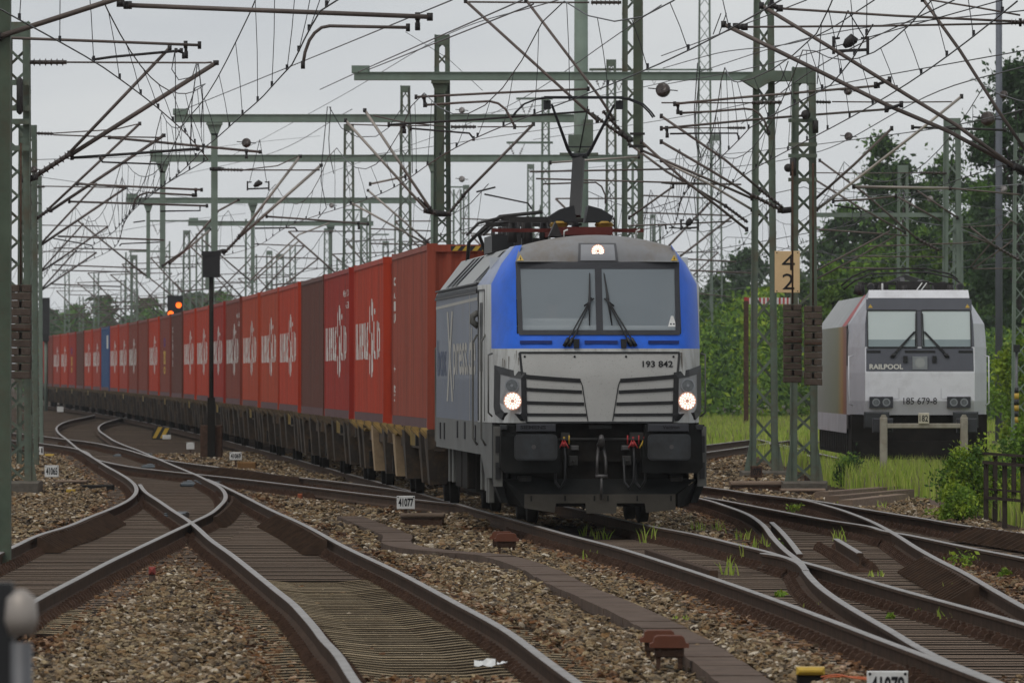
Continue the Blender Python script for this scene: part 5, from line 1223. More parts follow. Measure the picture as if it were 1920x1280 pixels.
m1c = lattice_mast(66, 262, 330, .36, .46, .09, .45, 'mast_far'); tag(m1c, 'third lattice mast in the line along the curving tracks', 'mast')
cantilever(m1c, 262, [([(66, 349), (130, 350), (235, 352)], 1.2), ([(72, 462), (180, 346)], 2.0), ([(76, 460), (236, 352)], 2.4), ([(108, 443), (200, 446), (308, 450)], 1.8), ([(100, 447), (150, 456), (172, 460), (175, 468)], 1.2, 'd'), ([(250, 417), (272, 414)], 1.3, 'd'), ([(224, 461), (228, 457), (300, 454)], 1.3, 'd')], [(58, 350, 84, 350, 4), (60, 474, 76, 460, 5)])
for k, (px, Y, top) in enumerate(((68, 330, 400), (70, 400, 440))):
    r_ = lattice_mast(px, Y, top, .36, .46, .09, .5, 'mast_far'); tag(r_, ['fourth', 'fifth'][k] + ' lattice mast in the line along the curving tracks', 'mast')
    sc = 262 / Y
    cantilever(r_, Y, [([(px, 703 + (349 - 703) * sc), (px + 170 * sc, 703 + (352 - 703) * sc)], 1.0), ([(px + 5, 703 + (462 - 703) * sc), (px + 112 * sc, 703 + (345 - 703) * sc)], 1.6), ([(px + 8, 703 + (460 - 703) * sc), (px + 170 * sc, 703 + (352 - 703) * sc)], 1.8), ([(px + 42 * sc, 703 + (443 - 703) * sc), (px + 240 * sc, 703 + (450 - 703) * sc)], 1.3), ([(px + 42 * sc, 703 + (403 - 703) * sc), (px + 260 * sc, 703 + (408 - 703) * sc)], 1.2)])

# -- portals: beam with hanging posts
def portal(name_label, Y, x0, x1, py, th, posts, key='beam'):
    a, c = P(x0, py, Y), P(x1, py, Y); root = empty('catenary_portal', (a.x, Y, a.z)); tag(root, name_label, 'portal')
    mb = MB(); h = th * Y / F; mb.box(a.x, c.x, Y - .14, Y + .14, a.z - h/2, a.z + h/2); mb.box(a.x, c.x, Y - .17, Y + .17, a.z + h/2, a.z + h/2 + .02); mb.box(a.x, c.x, Y - .17, Y + .17, a.z - h/2 - .02, a.z - h/2)
    buildw(mb, 'beam', M[key], root)
    mb = MB(); q = P(x0 + 8, py - th * .8, Y); mb.box(q.x - .15, q.x + .25, Y - .1, Y + .1, q.z - .05, q.z + .12); buildw(mb, 'end_bracket', M[key], root)
    for (px, w, pb, kk) in posts:
        mb = MB(); t_, b_ = P(px, py + th/2, Y), P(px, pb, Y); hw = w / 2 * Y / F; zt = t_.z - .02
        mb.box(t_.x - hw, t_.x + hw, Y - .1, Y + .1, b_.z, zt - .3)
        mb.prism([(t_.x - hw, zt - .35), (t_.x + hw, zt - .35), (t_.x + hw * 2.3, zt - .07), (t_.x - hw * 2.3, zt - .07)], Y - .1, Y + .1); mb.box(t_.x - hw*2.5, t_.x + hw*2.5, Y - .16, Y + .16, zt - .07, zt - .005)
        mb.box(t_.x - hw*1.5, t_.x + hw*1.5, Y - .14, Y + .14, b_.z - .04, b_.z)
        buildw(mb, 'hanging_post', M[kk], root)
    return root
pB = lattice_mast(829, 195.4, 66, .32, .46, .10, .36, 'mast'); tag(pB, 'green lattice mast rising through the long crossbeam above the containers', 'mast')
b1 = portal('long green crossbeam high over the blue locomotive, ending at the tall lattice mast', 195, 664, 1460, 143, 12, [(826, 14, 403, 'mast_dark')])
cantilever(b1, 194.6, [([(800, 394), (648, 226)], 2.6, 'l'), ([(806, 390), (684, 207)], 2.8, 'l'), ([(700, 217), (760, 230), (840, 238)], 1.4), ([(648, 233), (730, 236), (805, 236)], 1.2), ([(694, 345), (760, 331)], 2, 'l'), ([(895, 238), (985, 238), (1000, 234)], 1.3), ([(868, 367), (1000, 233)], 2.7), ([(893, 360), (929, 351)], 1.7, 'd'), ([(908, 364), (990, 381), (997, 392)], 1.6, 'd'), ([(800, 396), (840, 402)], 5, 'd')],
           [(782, 371, 818, 402, 5), (845, 238, 893, 238, 5), (840, 402, 872, 364, 5.5)])
b2 = portal('second green crossbeam with one tall hanging post beside the black signal', 235, 327, 1078, 222, 12, [(402, 12, 476, 'beam')])
cantilever(b2, 234.6, [([(453, 319), (520, 311), (560, 293)], 1.1), ([(455, 319), (600, 319)], 1.4), ([(449, 442), (563, 293)], 2.6, 'l'), ([(447, 446), (602, 310)], 2.9, 'l'), ([(500, 406), (560, 410), (690, 420)], 1.9), ([(672, 418), (673, 427)], 2, 'd'), ([(478, 428), (553, 427), (558, 434)], 1.6, 'd'), ([(405, 474), (420, 470)], 4, 'd'), ([(398, 317), (415, 317)], 4, 'd')], [(414, 318, 456, 319, 4.5), (418, 477, 450, 443, 5)])
b3 = portal('third green crossbeam in the row, over the first containers', 280, 282, 1205, 297, 11, [(305, 10, 500, 'beam'), (812, 9, 460, 'beam')])
cantilever(b3, 279.6, [([(305, 498), (345, 470), (410, 395), (447, 375)], 2.0), ([(318, 494), (395, 430)], 2.0, 'l'), ([(800, 452), (690, 357)], 2.0, 'l'), ([(800, 458), (658, 380)], 2.0, 'l')], [(308, 497, 330, 480, 3.5), (785, 440, 806, 458, 4)])
b4 = portal('fourth green crossbeam, lower and farther away', 345, 237, 780, 376, 9, [(278, 7, 520, 'beam'), (474, 7, 528, 'beam')])
cantilever(b4, 344.6, [([(470, 525), (560, 440), (618, 418)], 1.5, 'l'), ([(272, 516), (146, 414)], 1.7), ([(470, 527), (380, 450)], 1.5), ([(476, 527), (560, 452)], 1.4, 'l')], [(256, 502, 275, 518, 3)])
b5 = portal('small last green crossbeam of the row, low above the train', 395, 353, 700, 419, 7, [(388, 6, 540, 'mast_far'), (620, 6, 540, 'mast_far')])

# -- central pole and lattice pair behind the locomotive
p = P(1089.5, 703, 205); root = empty('tubular_mast', (p.x, 205, -.2)); tag(root, 'thick round green mast rising behind the raised pantograph', 'mast')
mb = MB(); mb.tube([(0, 0, 0), (0, 0, 13.2)], [.19, .15], 20); mb.build('pole', M['beam'], root)
mb = MB(); zz = P(0, 245, 205).z + .2; mb.box(-.30, .25, -.25, -.16, zz - .5, zz - .1); mb.box(.05, .28, -.27, -.16, zz - .45, zz + .25); mb.bar((-.5, -.2, zz - .55), (.4, -.2, zz - .55), .08, .06); mb.build('switch_box', M['mast'], root)
m5 = lattice_mast(1186, 200, -60, .45, .50, .12, .5, 'mast'); tag(m5, 'wide green lattice mast right behind the pantograph, running out of the top', 'mast')
p = P(1195, 272, 165); root = empty('hanging_post', (p.x, 165, p.z)); tag(root, 'thick dark green post hanging from above beside the pantograph', 'post')
mb = MB(); mb.box(-.075, .075, -.1, .1, 0, 3.6); mb.build('post', M['mast_dark'], root); mb = MB(); mb.box(-.16, .16, -.14, .14, -.05, .0); mb.box(-.14, .14, -.13, .13, .19, .23); mb.build('foot_plate', M['fit'], root)
cantilever(root, 164.6, [([(873, 2), (1069, 180), (1120, 226)], 2.8), ([(986, 0), (1122, 179), (1150, 222)], 2.7), ([(870, 4), (1000, 5), (1105, 5)], 1.8), ([(780, 182), (940, 174), (1103, 167)], 2.3), ([(795, 182), (797, 197)], 3, 'd'), ([(798, 197), (860, 193), (918, 190), (934, 194), (948, 205), (958, 222), (965, 238)], 2.3), ([(1181, 262), (1165, 250)], 5, 'd'), ([(729, 234), (900, 224), (1103, 209)], 2.1, 'd'), ([(757, 236), (758, 246)], 3, 'd'), ([(770, 241), (880, 250), (888, 260)], 1.9, 'd')],
           [(1108, 212, 1168, 256, 5.5), (1130, 208, 1175, 258, 5.5), (1108, 5, 1165, 5, 6)])
cantilever(root, 164.2, [([(1203, 266), (1280, 335), (1400, 430)], 2.6), ([(1203, 282), (1410, 372)], 2.5)])
# -- right pair of masts with counterweights
m3 = lattice_mast(1432, 190, -70, .40, .60, .13, .62, 'mast', base_z=-.12, found=True); tag(m3, 'tall green lattice mast carrying the end of the long crossbeam, running out of the top', 'mast')
q = MB(); a = P(1436, 143, 189.5); q.prism([(a.x - .55, a.z - .08), (a.x - .2, a.z - .30), (a.x + .1, a.z - .12), (a.x + .65, a.z - .1), (a.x + .65, a.z + .1), (a.x - .2, a.z + .12)], 189.2, 189.8); buildw(q, 'beam_bracket', M['mast'], m3)
m2 = lattice_mast(1507, 163, 127, .42, .50, .12, .45, 'mast', base_z=-.02, found=True); tag(m2, 'green lattice mast between the two counterweight stacks, number plate on it', 'mast')
for yb in (226, 271, 292, 337):
    q = MB(); q.bar(P(1478, yb, 162.6), P(1532, yb, 162.6), .07, .07); buildw(q, 'cross_plate', M['mast'], m2)
q = MB(); q.tube([P(1511, 215, 162.6), P(1511, 215, 162.3)], .09, 14); q.tube([P(1529, 226, 162.5), P(1529, 250, 162.5)], .055, 10); q.tube([P(1487, 296, 162.5), P(1487, 330, 162.5)], .06, 10); q.tube([P(1478, 315, 162.3), P(1478, 315, 162.0)], .08, 12); q.xf(Matrix.Translation(-m2.location)); q.islands('tension_wheel', M['fit'], m2)
weights(1469, 1503, 570, 717, 161, 'counterweight stack hanging below the number plate', 12)
weights(1508, 1541, 573, 722, 160.6, 'counterweight stack next to the silver locomotive', 12)
mb = MB(); a, c = P(1452, 549, 162.2), P(1499, 471, 162.2); w = (c.x - a.x) / 2; root = empty('number_plate', ((a.x + c.x) / 2, 162.0, a.z)); tag(root, 'cream plate with black numerals four over two on the lattice mast', 'sign')
h = c.z - a.z; mb.m = 0; mb.bbox(-w, w, -.012, .012, 0, h, .006); mb.m = 1
add_text(mb, '4', -.10, .14, h*.54, h*.93, lambda u, z: (u, -.017, z), 0); add_text(mb, '2', -.09, .13, h*.08, h*.46, lambda u, z: (u, -.017, z), 0)
for sx in (-1, 1):
    for zz in (.03, h - .03): mb.disc((sx*(w - .04), -.017, zz), .012, 6)
mb.build('plate', [mat('cream_enamel', (.72, .50, .27), .5, 0, .06, 4), M['ink']], root)
cantilever(m2, 163, [([(1265, 195), (1400, 182), (1520, 172), (1647, 161)], 2.4), ([(1271, 196), (1271, 210)], 2.6, 'd'), ([(1277, 212), (1340, 209), (1396, 204), (1412, 206), (1424, 214), (1434, 228), (1442, 249)], 2.2), ([(1240, 193), (1410, 193)], 1.4), ([(1240, 241), (1440, 222), (1664, 205)], 2.3), ([(1250, 241), (1251, 254)], 2.6, 'd'), ([(1256, 251), (1320, 250), (1382, 250), (1386, 260)], 1.8, 'd'), ([(1240, 218), (1360, 300), (1425, 355)], 2.5), ([(1240, 266), (1330, 318), (1412, 368)], 2.6), ([(1465, 395), (1485, 393)], 6, 'd')],
           [(1410, 193, 1466, 192, 6), (1408, 365, 1466, 394, 6.5), (1425, 355, 1468, 390, 5.5)])
cantilever(m2, 163.3, [([(1560, 191), (1690, 192), (1785, 191)], 1.3), ([(1531, 393), (1560, 372), (1725, 244), (1803, 181)], 2.7, 'l'), ([(1520, 381), (1600, 310), (1672, 241)], 2.6), ([(1711, 239), (1790, 241), (1884, 244)], 2.4, 'd'), ([(1601, 350), (1782, 353)], 2.7, 'l'), ([(1782, 353), (1913, 365)], 1.7), ([(1562, 377), (1620, 374), (1680, 368)], 1.9), ([(1564, 385), (1610, 392), (1616, 398)], 1.6, 'd')], [(1521, 191, 1558, 192, 5), (1532, 392, 1566, 366, 5)])
cantilever(m3, 190, [([(1240, 301), (1330, 345), (1410, 393)], 2.4, 'l'), ([(1180, 270), (1250, 322), (1360, 386)], 2.4), ([(1240, 240), (1364, 240)], 1.2), ([(1032, 305), (1198, 294)], 2, 'l'), ([(993, 322), (1266, 317)], 1.8), ([(1005, 335), (1180, 340), (1390, 346)], 1.7), ([(1018, 345), (1117, 342), (1128, 350), (1135, 366), (1135, 382)], 1.6), ([(1240, 343), (1262, 345), (1384, 346)], 1.5, 'd')],
           [(1364, 240, 1398, 240, 4.5), (1360, 386, 1402, 417, 5), (1408, 394, 1440, 410, 5)])
cantilever(m3, 190.3, [([(1180, 423), (1250, 421), (1372, 415)], 1.5), ([(1248, 422), (1249, 430)], 1.8, 'd'), ([(1254, 427), (1296, 429)], 1.3, 'd'), ([(1180, 408), (1262, 350)], 2.0)])
# -- the off-frame mast on the other side of the tracks
p = P(1955, 703, 118); root = lattice_mast(1960, 118, 127, .42, .5, .12, .45, 'mast', top_z=8.2); tag(root, 'lattice mast just outside the frame that carries the long sloping tubes', 'mast')
cantilever(root, 118, [([(1428, 11), (1560, 91), (1700, 178), (1792, 234), (1903, 314)], 3.7), ([(1357, 46), (1510, 121), (1665, 198), (1778, 246), (1900, 312)], 4.1), ([(1460, 16), (1680, 30), (1913, 41)], 2.4), ([(1396, 51), (1650, 49), (1913, 44)], 2.1), ([(1730, -2), (1800, 95), (1870, 205), (1935, 300)], 3.2), ([(1742, 0), (1830, 14), (1913, 29)], 1.8), ([(1895, 308), (1925, 322)], 7, 'd'), ([(1446, 10), (1462, 16)], 5, 'd'), ([(1380, 50), (1396, 51)], 5, 'd'), ([(1642, 160), (1668, 150)], 3, 'd'), ([(1662, 205), (1690, 196)], 3, 'd')], [(1900, 312, 1945, 340, 9), (1895, 42, 1945, 42, 7)])
# -- masts behind the silver locomotive
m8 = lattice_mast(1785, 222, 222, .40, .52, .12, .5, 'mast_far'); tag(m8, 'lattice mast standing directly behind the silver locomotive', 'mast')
cantilever(m8, 221.7, [([(1525, 324), (1620, 325), (1725, 324)], 1.1), ([(1537, 301), (1620, 362), (1719, 447)], 2.0), ([(1525, 335), (1610, 388), (1697, 436)], 2.0), ([(1719, 357), (1795, 408)], 1.9), ([(1683, 369), (1764, 414)], 1.8), ([(1818, 425), (1868, 464)], 2.0), ([(1818, 440), (1868, 462)], 1.8), ([(1525, 510), (1600, 470), (1669, 433)], 1.8), ([(1525, 526), (1600, 487), (1680, 442)], 1.7), ([(1520, 429), (1620, 436), (1702, 442)], 1.7), ([(1576, 502), (1731, 504)], 1.3), ([(1595, 480), (1770, 482)], 1.3), ([(1626, 462), (1800, 456), (1835, 453)], 1.3)], [(1725, 324, 1775, 325, 4.5), (1719, 447, 1762, 470, 5), (1868, 463, 1912, 488, 5)])
q = MB(); q.box(P(1530, 402, 222).x, P(1772, 402, 222).x, 221.9, 222.1, P(0, 407, 222).z, P(0, 399, 222).z); buildw(q, 'cross_beam', M['mast_far'], m8)
for k, (px, Y, top, lab) in enumerate(((1693, 300, 310, 'pale lattice mast against the trees above the silver locomotive'), (1913, 240, 250, 'grey lattice mast at the edge beyond the tall lamp pole'), (1796, 330, 405, 'slim lattice mast behind the one next to the silver locomotive'))):
    r_ = lattice_mast(px, Y, top, .34, .48, .08, .5, 'mast_far'); tag(r_, lab, 'mast')
    if k == 1: cantilever(r_, Y, [([(1905, 420), (1895, 413), (1820, 500)], 1.5), ([(1912, 440), (1880, 465), (1824, 504)], 1.4), ([(1824, 504), (1915, 503)], 1.2), ([(1800, 426), (1915, 420)], .9)])
# -- tall feeder masts with crossarms
for px, Y, top, w0, w1, arms, lab in ((1321, 450, -80, .55, .95, [(17.6, -3.0, .4)], 'tallest feeder mast beside the cab roof, running out of the top'), (1343, 520, 252, .55, .9, [], 'feeder mast half hidden behind the tallest one'),
        (1146, 320, 112, .34, .52, [(13.1, -.8, .7)], 'feeder mast with crossarm behind the round mast'), (1023, 360, 182, .32, .5, [(13.3, -1.2, .3), (11.5, -1.6, .3)], 'feeder mast with two crossarms, just before the pantograph'),
        (995, 470, 308, .36, .55, [], 'slim far mast beside the one with two crossarms'), (874, 520, 347, .36, .55, [(13.1, -1.1, .2)], 'far feeder mast with short crossarm above the brown-red container'),
        (760, 300, 161, .32, .56, [], 'green lattice mast rising behind the first containers'), (654, 330, 233, .36, .56, [], 'green lattice mast farther along behind the containers'),
        (1224, 560, 402, .34, .5, [], 'short far mast just above the cab roof'), (723, 520, 452, .36, .55, [(10.3, -.9, .2)], 'small far mast with crossarm above the red containers'), (683, 480, 408, .36, .5, [(11.0, -1.0, .2)], 'far mast with crossarm beside the green lattice masts'),
        (613, 560, 428, .36, .6, [], 'far mast between two crossbeams'), (350, 480, 432, .36, .6, [(10.4, -2.0, 1.2)], 'far feeder mast with crossarm beyond the hanging post'), (252, 470, 478, .3, .45, [(8.6, -.3, 1.9)], 'far feeder mast with crossarm above the distant trees'), (505, 600, 470, .4, .7, [], 'far grey mast above the middle of the train'), (525, 560, 476, .5, .55, [], 'thick far mast above the middle of the train')):
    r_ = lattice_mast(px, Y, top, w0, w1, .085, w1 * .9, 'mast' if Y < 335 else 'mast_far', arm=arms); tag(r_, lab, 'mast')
# -- distant masts lining the yard
cnt = 0; proto = {}
def far_mast(X, Y, H, flip):
    root = empty('lattice_mast', (X, Y, gz(Y) - .2)); root.scale = (flip, 1, H / 9.5)
    tag(root, 'small distant lattice mast with cantilevers far down the yard', 'mast', 'distant masts lining the yard'); return root
base = None
for off, st in ((-9.3, 0), (-18, 20), (-27, 10), (6.8, 30), (15.5, 12), (25, 25), (36, 0)):
    Y = 300 + st
    while Y < 1000:
        X = tX(min(Y, 700)) + off - (max(0, Y - 700) * .12); px = CX + X * F / Y
        if 60 < px < 1320 and not (off > 0 and px < 70) and (off < 0 or px > 90) and cnt < 90 and random.random() < .82:
            H = random.uniform(8.6, 10.8); r_ = far_mast(X, Y, H, random.choice((-1, 1))); cnt += 1
            if base is None:
                base = []
                mb = MB()
                for sx in (-1, 1): mb.bar((sx*.2, 0, 0), (sx*.16, 0, 9.5), .09, .3, up=(0, 1, 0))
                base.append(mb.build('leg', M['mast_far'], r_))
                mb = MB()
                for i in range(20): s = 1 if i % 2 else -1; mb.bar((s*.18, -.1, i*.47), (-s*.18, -.1, i*.47 + .47), .045, .02, up=(0, 1, 0))
                base.append(mb.build('lattice', M['mast_far'], r_))
                mb = MB()
                for z0, z1, L_ in ((5.6, 8.2, 2.7), (5.2, 7.6, 3.4)): mb.tube([(.2, -.15, z0), (L_, -.15, z1)], .04, 5); mb.tube([(.2, -.15, z1 + .1), (L_, -.15, z1)], .03, 5); mb.tube([(.8, -.15, z0 + .55), (L_ + .8, -.15, z0 + .4)], .032, 5)
                mb.tube([(-.2, .15, 5.6), (-2.9, .15, 8.2)], .04, 5); mb.tube([(-.2, .15, 8.2), (-2.9, .15, 8.2)], .028, 5); mb.tube([(-.8, .15, 6.3), (-3.5, .15, 6.0)], .032, 5)
                base.append(mb.build('cantilever', M['tube'], r_))
            else:
                for o in base: c = o.copy(); COL.objects.link(c); c.parent = r_
        Y += random.uniform(40, 58)

# ------------------------------------------------------------------ wires
def wire(mb, pts_, r=.010, n=5): mb.tube(pts_, r, n, cap=False)
def overhead(line, label, z0=5.82, mess=True, sup=44.0, rr=.0095, ph=0.0, drops=40, far=False):
    """contact wire, messenger wire and droppers above a ground line of (X, Y)"""
    root = empty('overhead_line', (line[0][0], line[0][1], z0)); tag(root, label, 'wire')
    def zz(Y): return z0 + rise(Y)
    mb = MB(); cpts = [Vector((x + .22 * math.sin((y + ph) / sup * math.pi), y, zz(y))) for x, y in line]; wire(mb, cpts, rr); buildw(mb, 'contact_wire', M['wire'], root)
    if mess:
        mb = MB(); mp_ = []
        for x, y in line:
            u = ((y + ph) / sup) % 1.0; mp_.append(Vector((x, y, zz(y) + .55 + 1.05 * (2 * u - 1) ** 2)))
        wire(mb, mp_, rr); buildw(mb, 'messenger_wire', M['wire'], root)
        y = line[0][1] + 3; k = 0; ys = [p.y for p in cpts]; rest = MB()
        while y < line[-1][1] and y < 420:
            a = Vector((np.interp(y, ys, [p.x for p in cpts]), y, np.interp(y, ys, [p.z for p in cpts]))); c = Vector((np.interp(y, ys, [p.x for p in mp_]), y, np.interp(y, ys, [p.z for p in mp_])))
            if CX + a.x * F / y > -20 and CX + a.x * F / y < 1940 and k < drops and HZ - (a.z - 2) * F / y > -60:
                q = MB(); wire(q, [a, a + (c - a) * .5 + Vector((.01, 0, 0)), c], rr * .55, 4); q.tube([a, a + Vector((0, 0, .07))], rr * 1.8, 4); buildw(q, 'dropper', M['wire'], root); k += 1
            y += 6.3 if y < 230 else 9
    return root
def ln(f, y0, y1, st=5.0): return [(f(y), y) for y in np.arange(y0, y1 + .1, st)]
def off(d): return lambda y: tX(min(y, 700)) + d - max(0, y - 700) * .12
overhead(ln(off(0), 88, 760), 'contact and messenger wires over the container train, touching the raised pantograph', sup=40, ph=-5)
def traced(pl, z=5.82):
    q = [G(x, y, z) for x, y in pl]; q = sorted([(p.y, p.x) for p in q]); return q
def joined(pl, d, y1=600):
    q = traced(pl); ya, xa = zip(*q); yl = ya[-1]; pts_ = [(float(np.interp(y, ya, xa)), y) for y in np.arange(ya[0], yl, 4)]; x0 = xa[-1] - tX(yl)
    for y in np.arange(yl, y1, 6): t_ = min(1, (y - yl) / 120); pts_.append((tX(y) + x0 * (1 - t_) + d * t_, y))
    return pts_
overhead(joined([(-60, -35), (0, 7), (100, 72), (168, 118), (282, 215), (385, 299)], -5.0), 'contact wire and droppers over the S-curving track', sup=60, ph=20)
overhead(joined([(690, -10), (640, 20), (571, 118), (487, 185), (437, 218), (356, 279)], -4.2), 'contact wire and droppers over the second curving track', sup=60, ph=0)
def str_(pl): q = traced(pl); ya, xa = zip(*q); return lambda y: float(np.interp(y, ya, xa)) if y < ya[-1] else xa[-1] + (y - ya[-1]) * (xa[-1] - xa[-2]) / (ya[-1] - ya[-2]) * .3
overhead(ln(str_([(1683, 0), (1587, 106), (1532, 159), (1387, 234), (1341, 319)]), 96, 420), 'contact wire crossing above the lattice mast pair', sup=55, ph=12)
overhead(ln(lambda y: 5.0 + .006 * (110 - y), 90, 420), 'contact wire over the track beside the silver locomotive', sup=58, ph=30)
overhead(ln(lambda y: X2 - .006 * (y - 187), 90, 420), 'contact wire over the silver locomotive', sup=60, ph=15)
for k, d in enumerate((-9.5, -14.2, -19, 4.8, 9.6, 14.4, 21, 28)):
    overhead(ln(off(d), 235 if d < 0 else 225, 800, 8), ['contact wire behind the mast line of the curving tracks, first of three', 'contact wire behind the mast line of the curving tracks, second of three', 'contact wire behind the mast line of the curving tracks, outermost', 'contact wire just beyond the train', 'contact wire two tracks beyond the train', 'contact wire three tracks beyond the train', 'contact wire four tracks beyond the train', 'outermost contact wire beyond the train'][k], sup=50, ph=k * 11, drops=14, rr=.012)
FEED = [ # long thin conductors: photo points with distances
 ([(848, 0, 120), (600, 102, 170), (327, 213, 235)], .011), ([(980, 0, 120), (672, 135, 195), (600, 168, 240)], .012), ([(1000, 8, 120), (690, 131, 195)], .012), ([(1240, 10, 150), (930, 210, 260), (600, 330, 400)], .010),
 ([(1047, 0, 130), (850, 60, 200), (640, 180, 300), (420, 300, 420)], .010), ([(660, 205, 300), (500, 290, 420), (330, 330, 520)], .014), ([(1920, 20, 120), (1560, 62, 160), (1243, 155, 220), (900, 215, 330)], .010), ([(1920, 95, 130), (1640, 145, 160), (1300, 215, 230), (1000, 262, 330)], .010),
 ([(1880, 0, 110), (1500, 105, 140), (1240, 160, 200)], .009), ([(1790, 0, 110), (1560, 110, 145), (1390, 232, 200)], .010), ([(1920, 125, 120), (1790, 160, 140), (1540, 283, 200), (1300, 322, 280)], .010), ([(1920, 205, 130), (1852, 222, 140), (1600, 262, 190), (1250, 300, 300), (1000, 325, 420)], .010),
 ([(600, 302, 240), (715, 288, 230), (1000, 246, 200), (1160, 226, 180)], .008), ([(1640, 0, 118), (1530, 68, 140), (1345, 100, 180), (1243, 128, 210)], .010), ([(760, 60, 195), (840, 110, 195), (905, 170, 195)], .006), ([(0, 500, 300), (140, 455, 330), (300, 420, 400), (460, 400, 480)], .012), ([(60, 330, 230), (240, 355, 300), (460, 385, 420)], .009), ([(60, 300, 210), (300, 290, 300), (470, 268, 380), (600, 255, 450)], .009),
 ([(1513, 0, 118), (1300, 83, 150), (1240, 105, 165)], .009), ([(1920, 345, 190), (1700, 362, 260), (1540, 375, 300)], .011), ([(1520, 352, 230), (1740, 375, 240), (1920, 400, 250)], .010), ([(1520, 470, 300), (1700, 500, 300), (1920, 478, 300)], .011), ([(1520, 545, 330), (1760, 470, 330), (1915, 418, 330)], .010)]
for pts_, r_ in FEED:
    mb = MB(); w = catmull([P(*q) for q in pts_], 5); wire(mb, w, r_); o = mb.build('feeder_cable', M['wire_light'] if r_ > .0105 else M['wire'])
    tag(o, 'thin bare cable strung across the sky between masts', 'wire', 'bare cables across the sky')
JUMP = [([(328, 95, 160), (329, 150, 160), (329, 215, 160), (330, 290, 160)], .009), ([(370, 120, 160), (360, 190, 160), (357, 270, 160)], .010), ([(372, 120, 160), (380, 190, 160), (377, 240, 160)], .010), ([(328, 95, 160), (322, 130, 160), (335, 150, 160), (360, 145, 160), (368, 120, 160)], .010), ([(614, 200, 225), (606, 280, 225), (602, 340, 225), (612, 390, 225), (596, 410, 225)], .012), ([(620, 200, 225), (618, 290, 225), (626, 326, 225)], .012), ([(617, 200, 225), (640, 240, 225), (670, 257, 225), (705, 256, 225), (728, 240, 225), (752, 205, 225)], .011),
 ([(1308, 118, 190), (1303, 250, 190), (1310, 295, 190)], .012), ([(1313, 125, 190), (1306, 260, 190), (1315, 300, 190)], .012), ([(1352, 25, 160), (1337, 65, 160)], .010), ([(1362, 25, 160), (1348, 65, 160)], .010), ([(1478, 115, 160), (1465, 150, 160), (1450, 160, 160)], .011), ([(766, 165, 230), (772, 260, 230), (773, 325, 230)], .012), ([(1345, 220, 190), (1352, 270, 190), (1335, 300, 190)], .009), ([(1540, 42, 118), (1537, 100, 118), (1532, 158, 118)], .007)]
for pts_, r_ in JUMP:
    mb = MB(); wire(mb, catmull([P(*q) for q in pts_], .4), r_); o = mb.build('jumper_cable', M['wire']); tag(o, 'slack black jumper cable looping down between wires', 'cable', 'jumper cables hanging in the wires')
# spherical weights, section insulators
for px, py, Y, r_, lab in ((1243, 169, 190, 14, 'big dark ball insulator beside the hanging post'), (1852, 223, 150, 14, 'big dark ball insulator in front of the tall grey pole'), (462, 268, 225, 9, 'dark ball insulator hanging beside the second crossbeam'), (64, 318, 200, 7, 'upper of two dark balls beside the mast with counterweight'), (64, 381, 230, 7, 'lower of two dark balls beside the mast with counterweight'), (866, 207, 260, 6, 'upper small grey bell insulator beside the beam-carrying lattice mast'), (866, 336, 300, 6, 'lower small grey bell insulator beside the beam-carrying lattice mast'), (1590, 171, 220, 8, 'grey bell insulator above the number plate mast, upper one'), (1591, 256, 220, 8, 'grey bell insulator above the trees, lower one'), (1882, 355, 240, 7, 'blue-grey bell insulator crossing the tall grey pole'), (1882, 178, 240, 8, 'grey bell insulator beside the tall grey pole, top one'), (622, 385, 330, 5, 'small bell insulator hanging below the fourth crossbeam'), (1744, 373, 230, 6, 'small dark bell insulator beside the mast behind the silver locomotive')):
    q = P(px, py, Y); root = empty('ball_insulator', q); tag(root, lab, 'insulator', 'round insulators in the wires'); rr = r_ * Y / F
    mb = MB(); mb.tube([(-.02, -rr*.5, .01), (-.01, -rr*.45, 0), (0, -rr*.1, 0), (0, rr*.5, 0), (0, rr*.9, 0)], [rr*.3, rr*.85, rr, rr*.8, rr*.25], 16); mb.build('bell', M['porcelain'] if r_ > 6.5 and py != 355 else M['porcelain_light'], root)
    mb = MB(); mb.tube([(-rr*2, 0, rr*.25), (rr*2, 0, -.1*rr)], .012, 5); mb.tube([(0, -rr*.6, 0), (0, -rr*.5, 0)], rr*.25, 10); mb.build('wire_clamp', M['fit'], root)
for px, py, Y, w, lab, top in ((1595, 88, 118, 32, 'black section insulator frame hanging against the open sky', (1590, 20)), (484, 350, 225, 20, 'dark section insulator frame hanging beside the black signal post', (487, 262)), (1293, 423, 190, 16, 'small section insulator frame above the cab roof', (1300, 345)), (1140, 420, 210, 12, 'small section insulator frame near the pantograph foot', (1143, 350))):
    c = P(px, py, Y); s = w * Y / F; root = empty('section_insulator', c); tag(root, lab, 'insulator', 'section insulator frames')
    mb = MB(); mb.bar((-s, 0, -.06), (s, 0, -.04), .06, .04)
    for sx in (-1, 1): mb.bar((sx*s, 0, -.10), (sx*s, 0, .14), .04, .04); mb.bar((sx*s*.98, .1, .11), (sx*s*.62, .1, .12), .03, .03)
    mb.tube([(-s*.4, 0, .0), (-s*.15, 0, .05), (.1*s, 0, .1), (s*.4, 0, .08)], [.03, .07, .08, .03], 8); mb.build('frame', M['fit'], root)
    mb = MB(); t_ = P(*top, Y) - c
    for sx in (-1, 1): mb.tube([(sx*s*.8, 0, .12), t_], .008, 4)
    mb.build('hanger', M['wire'], root)
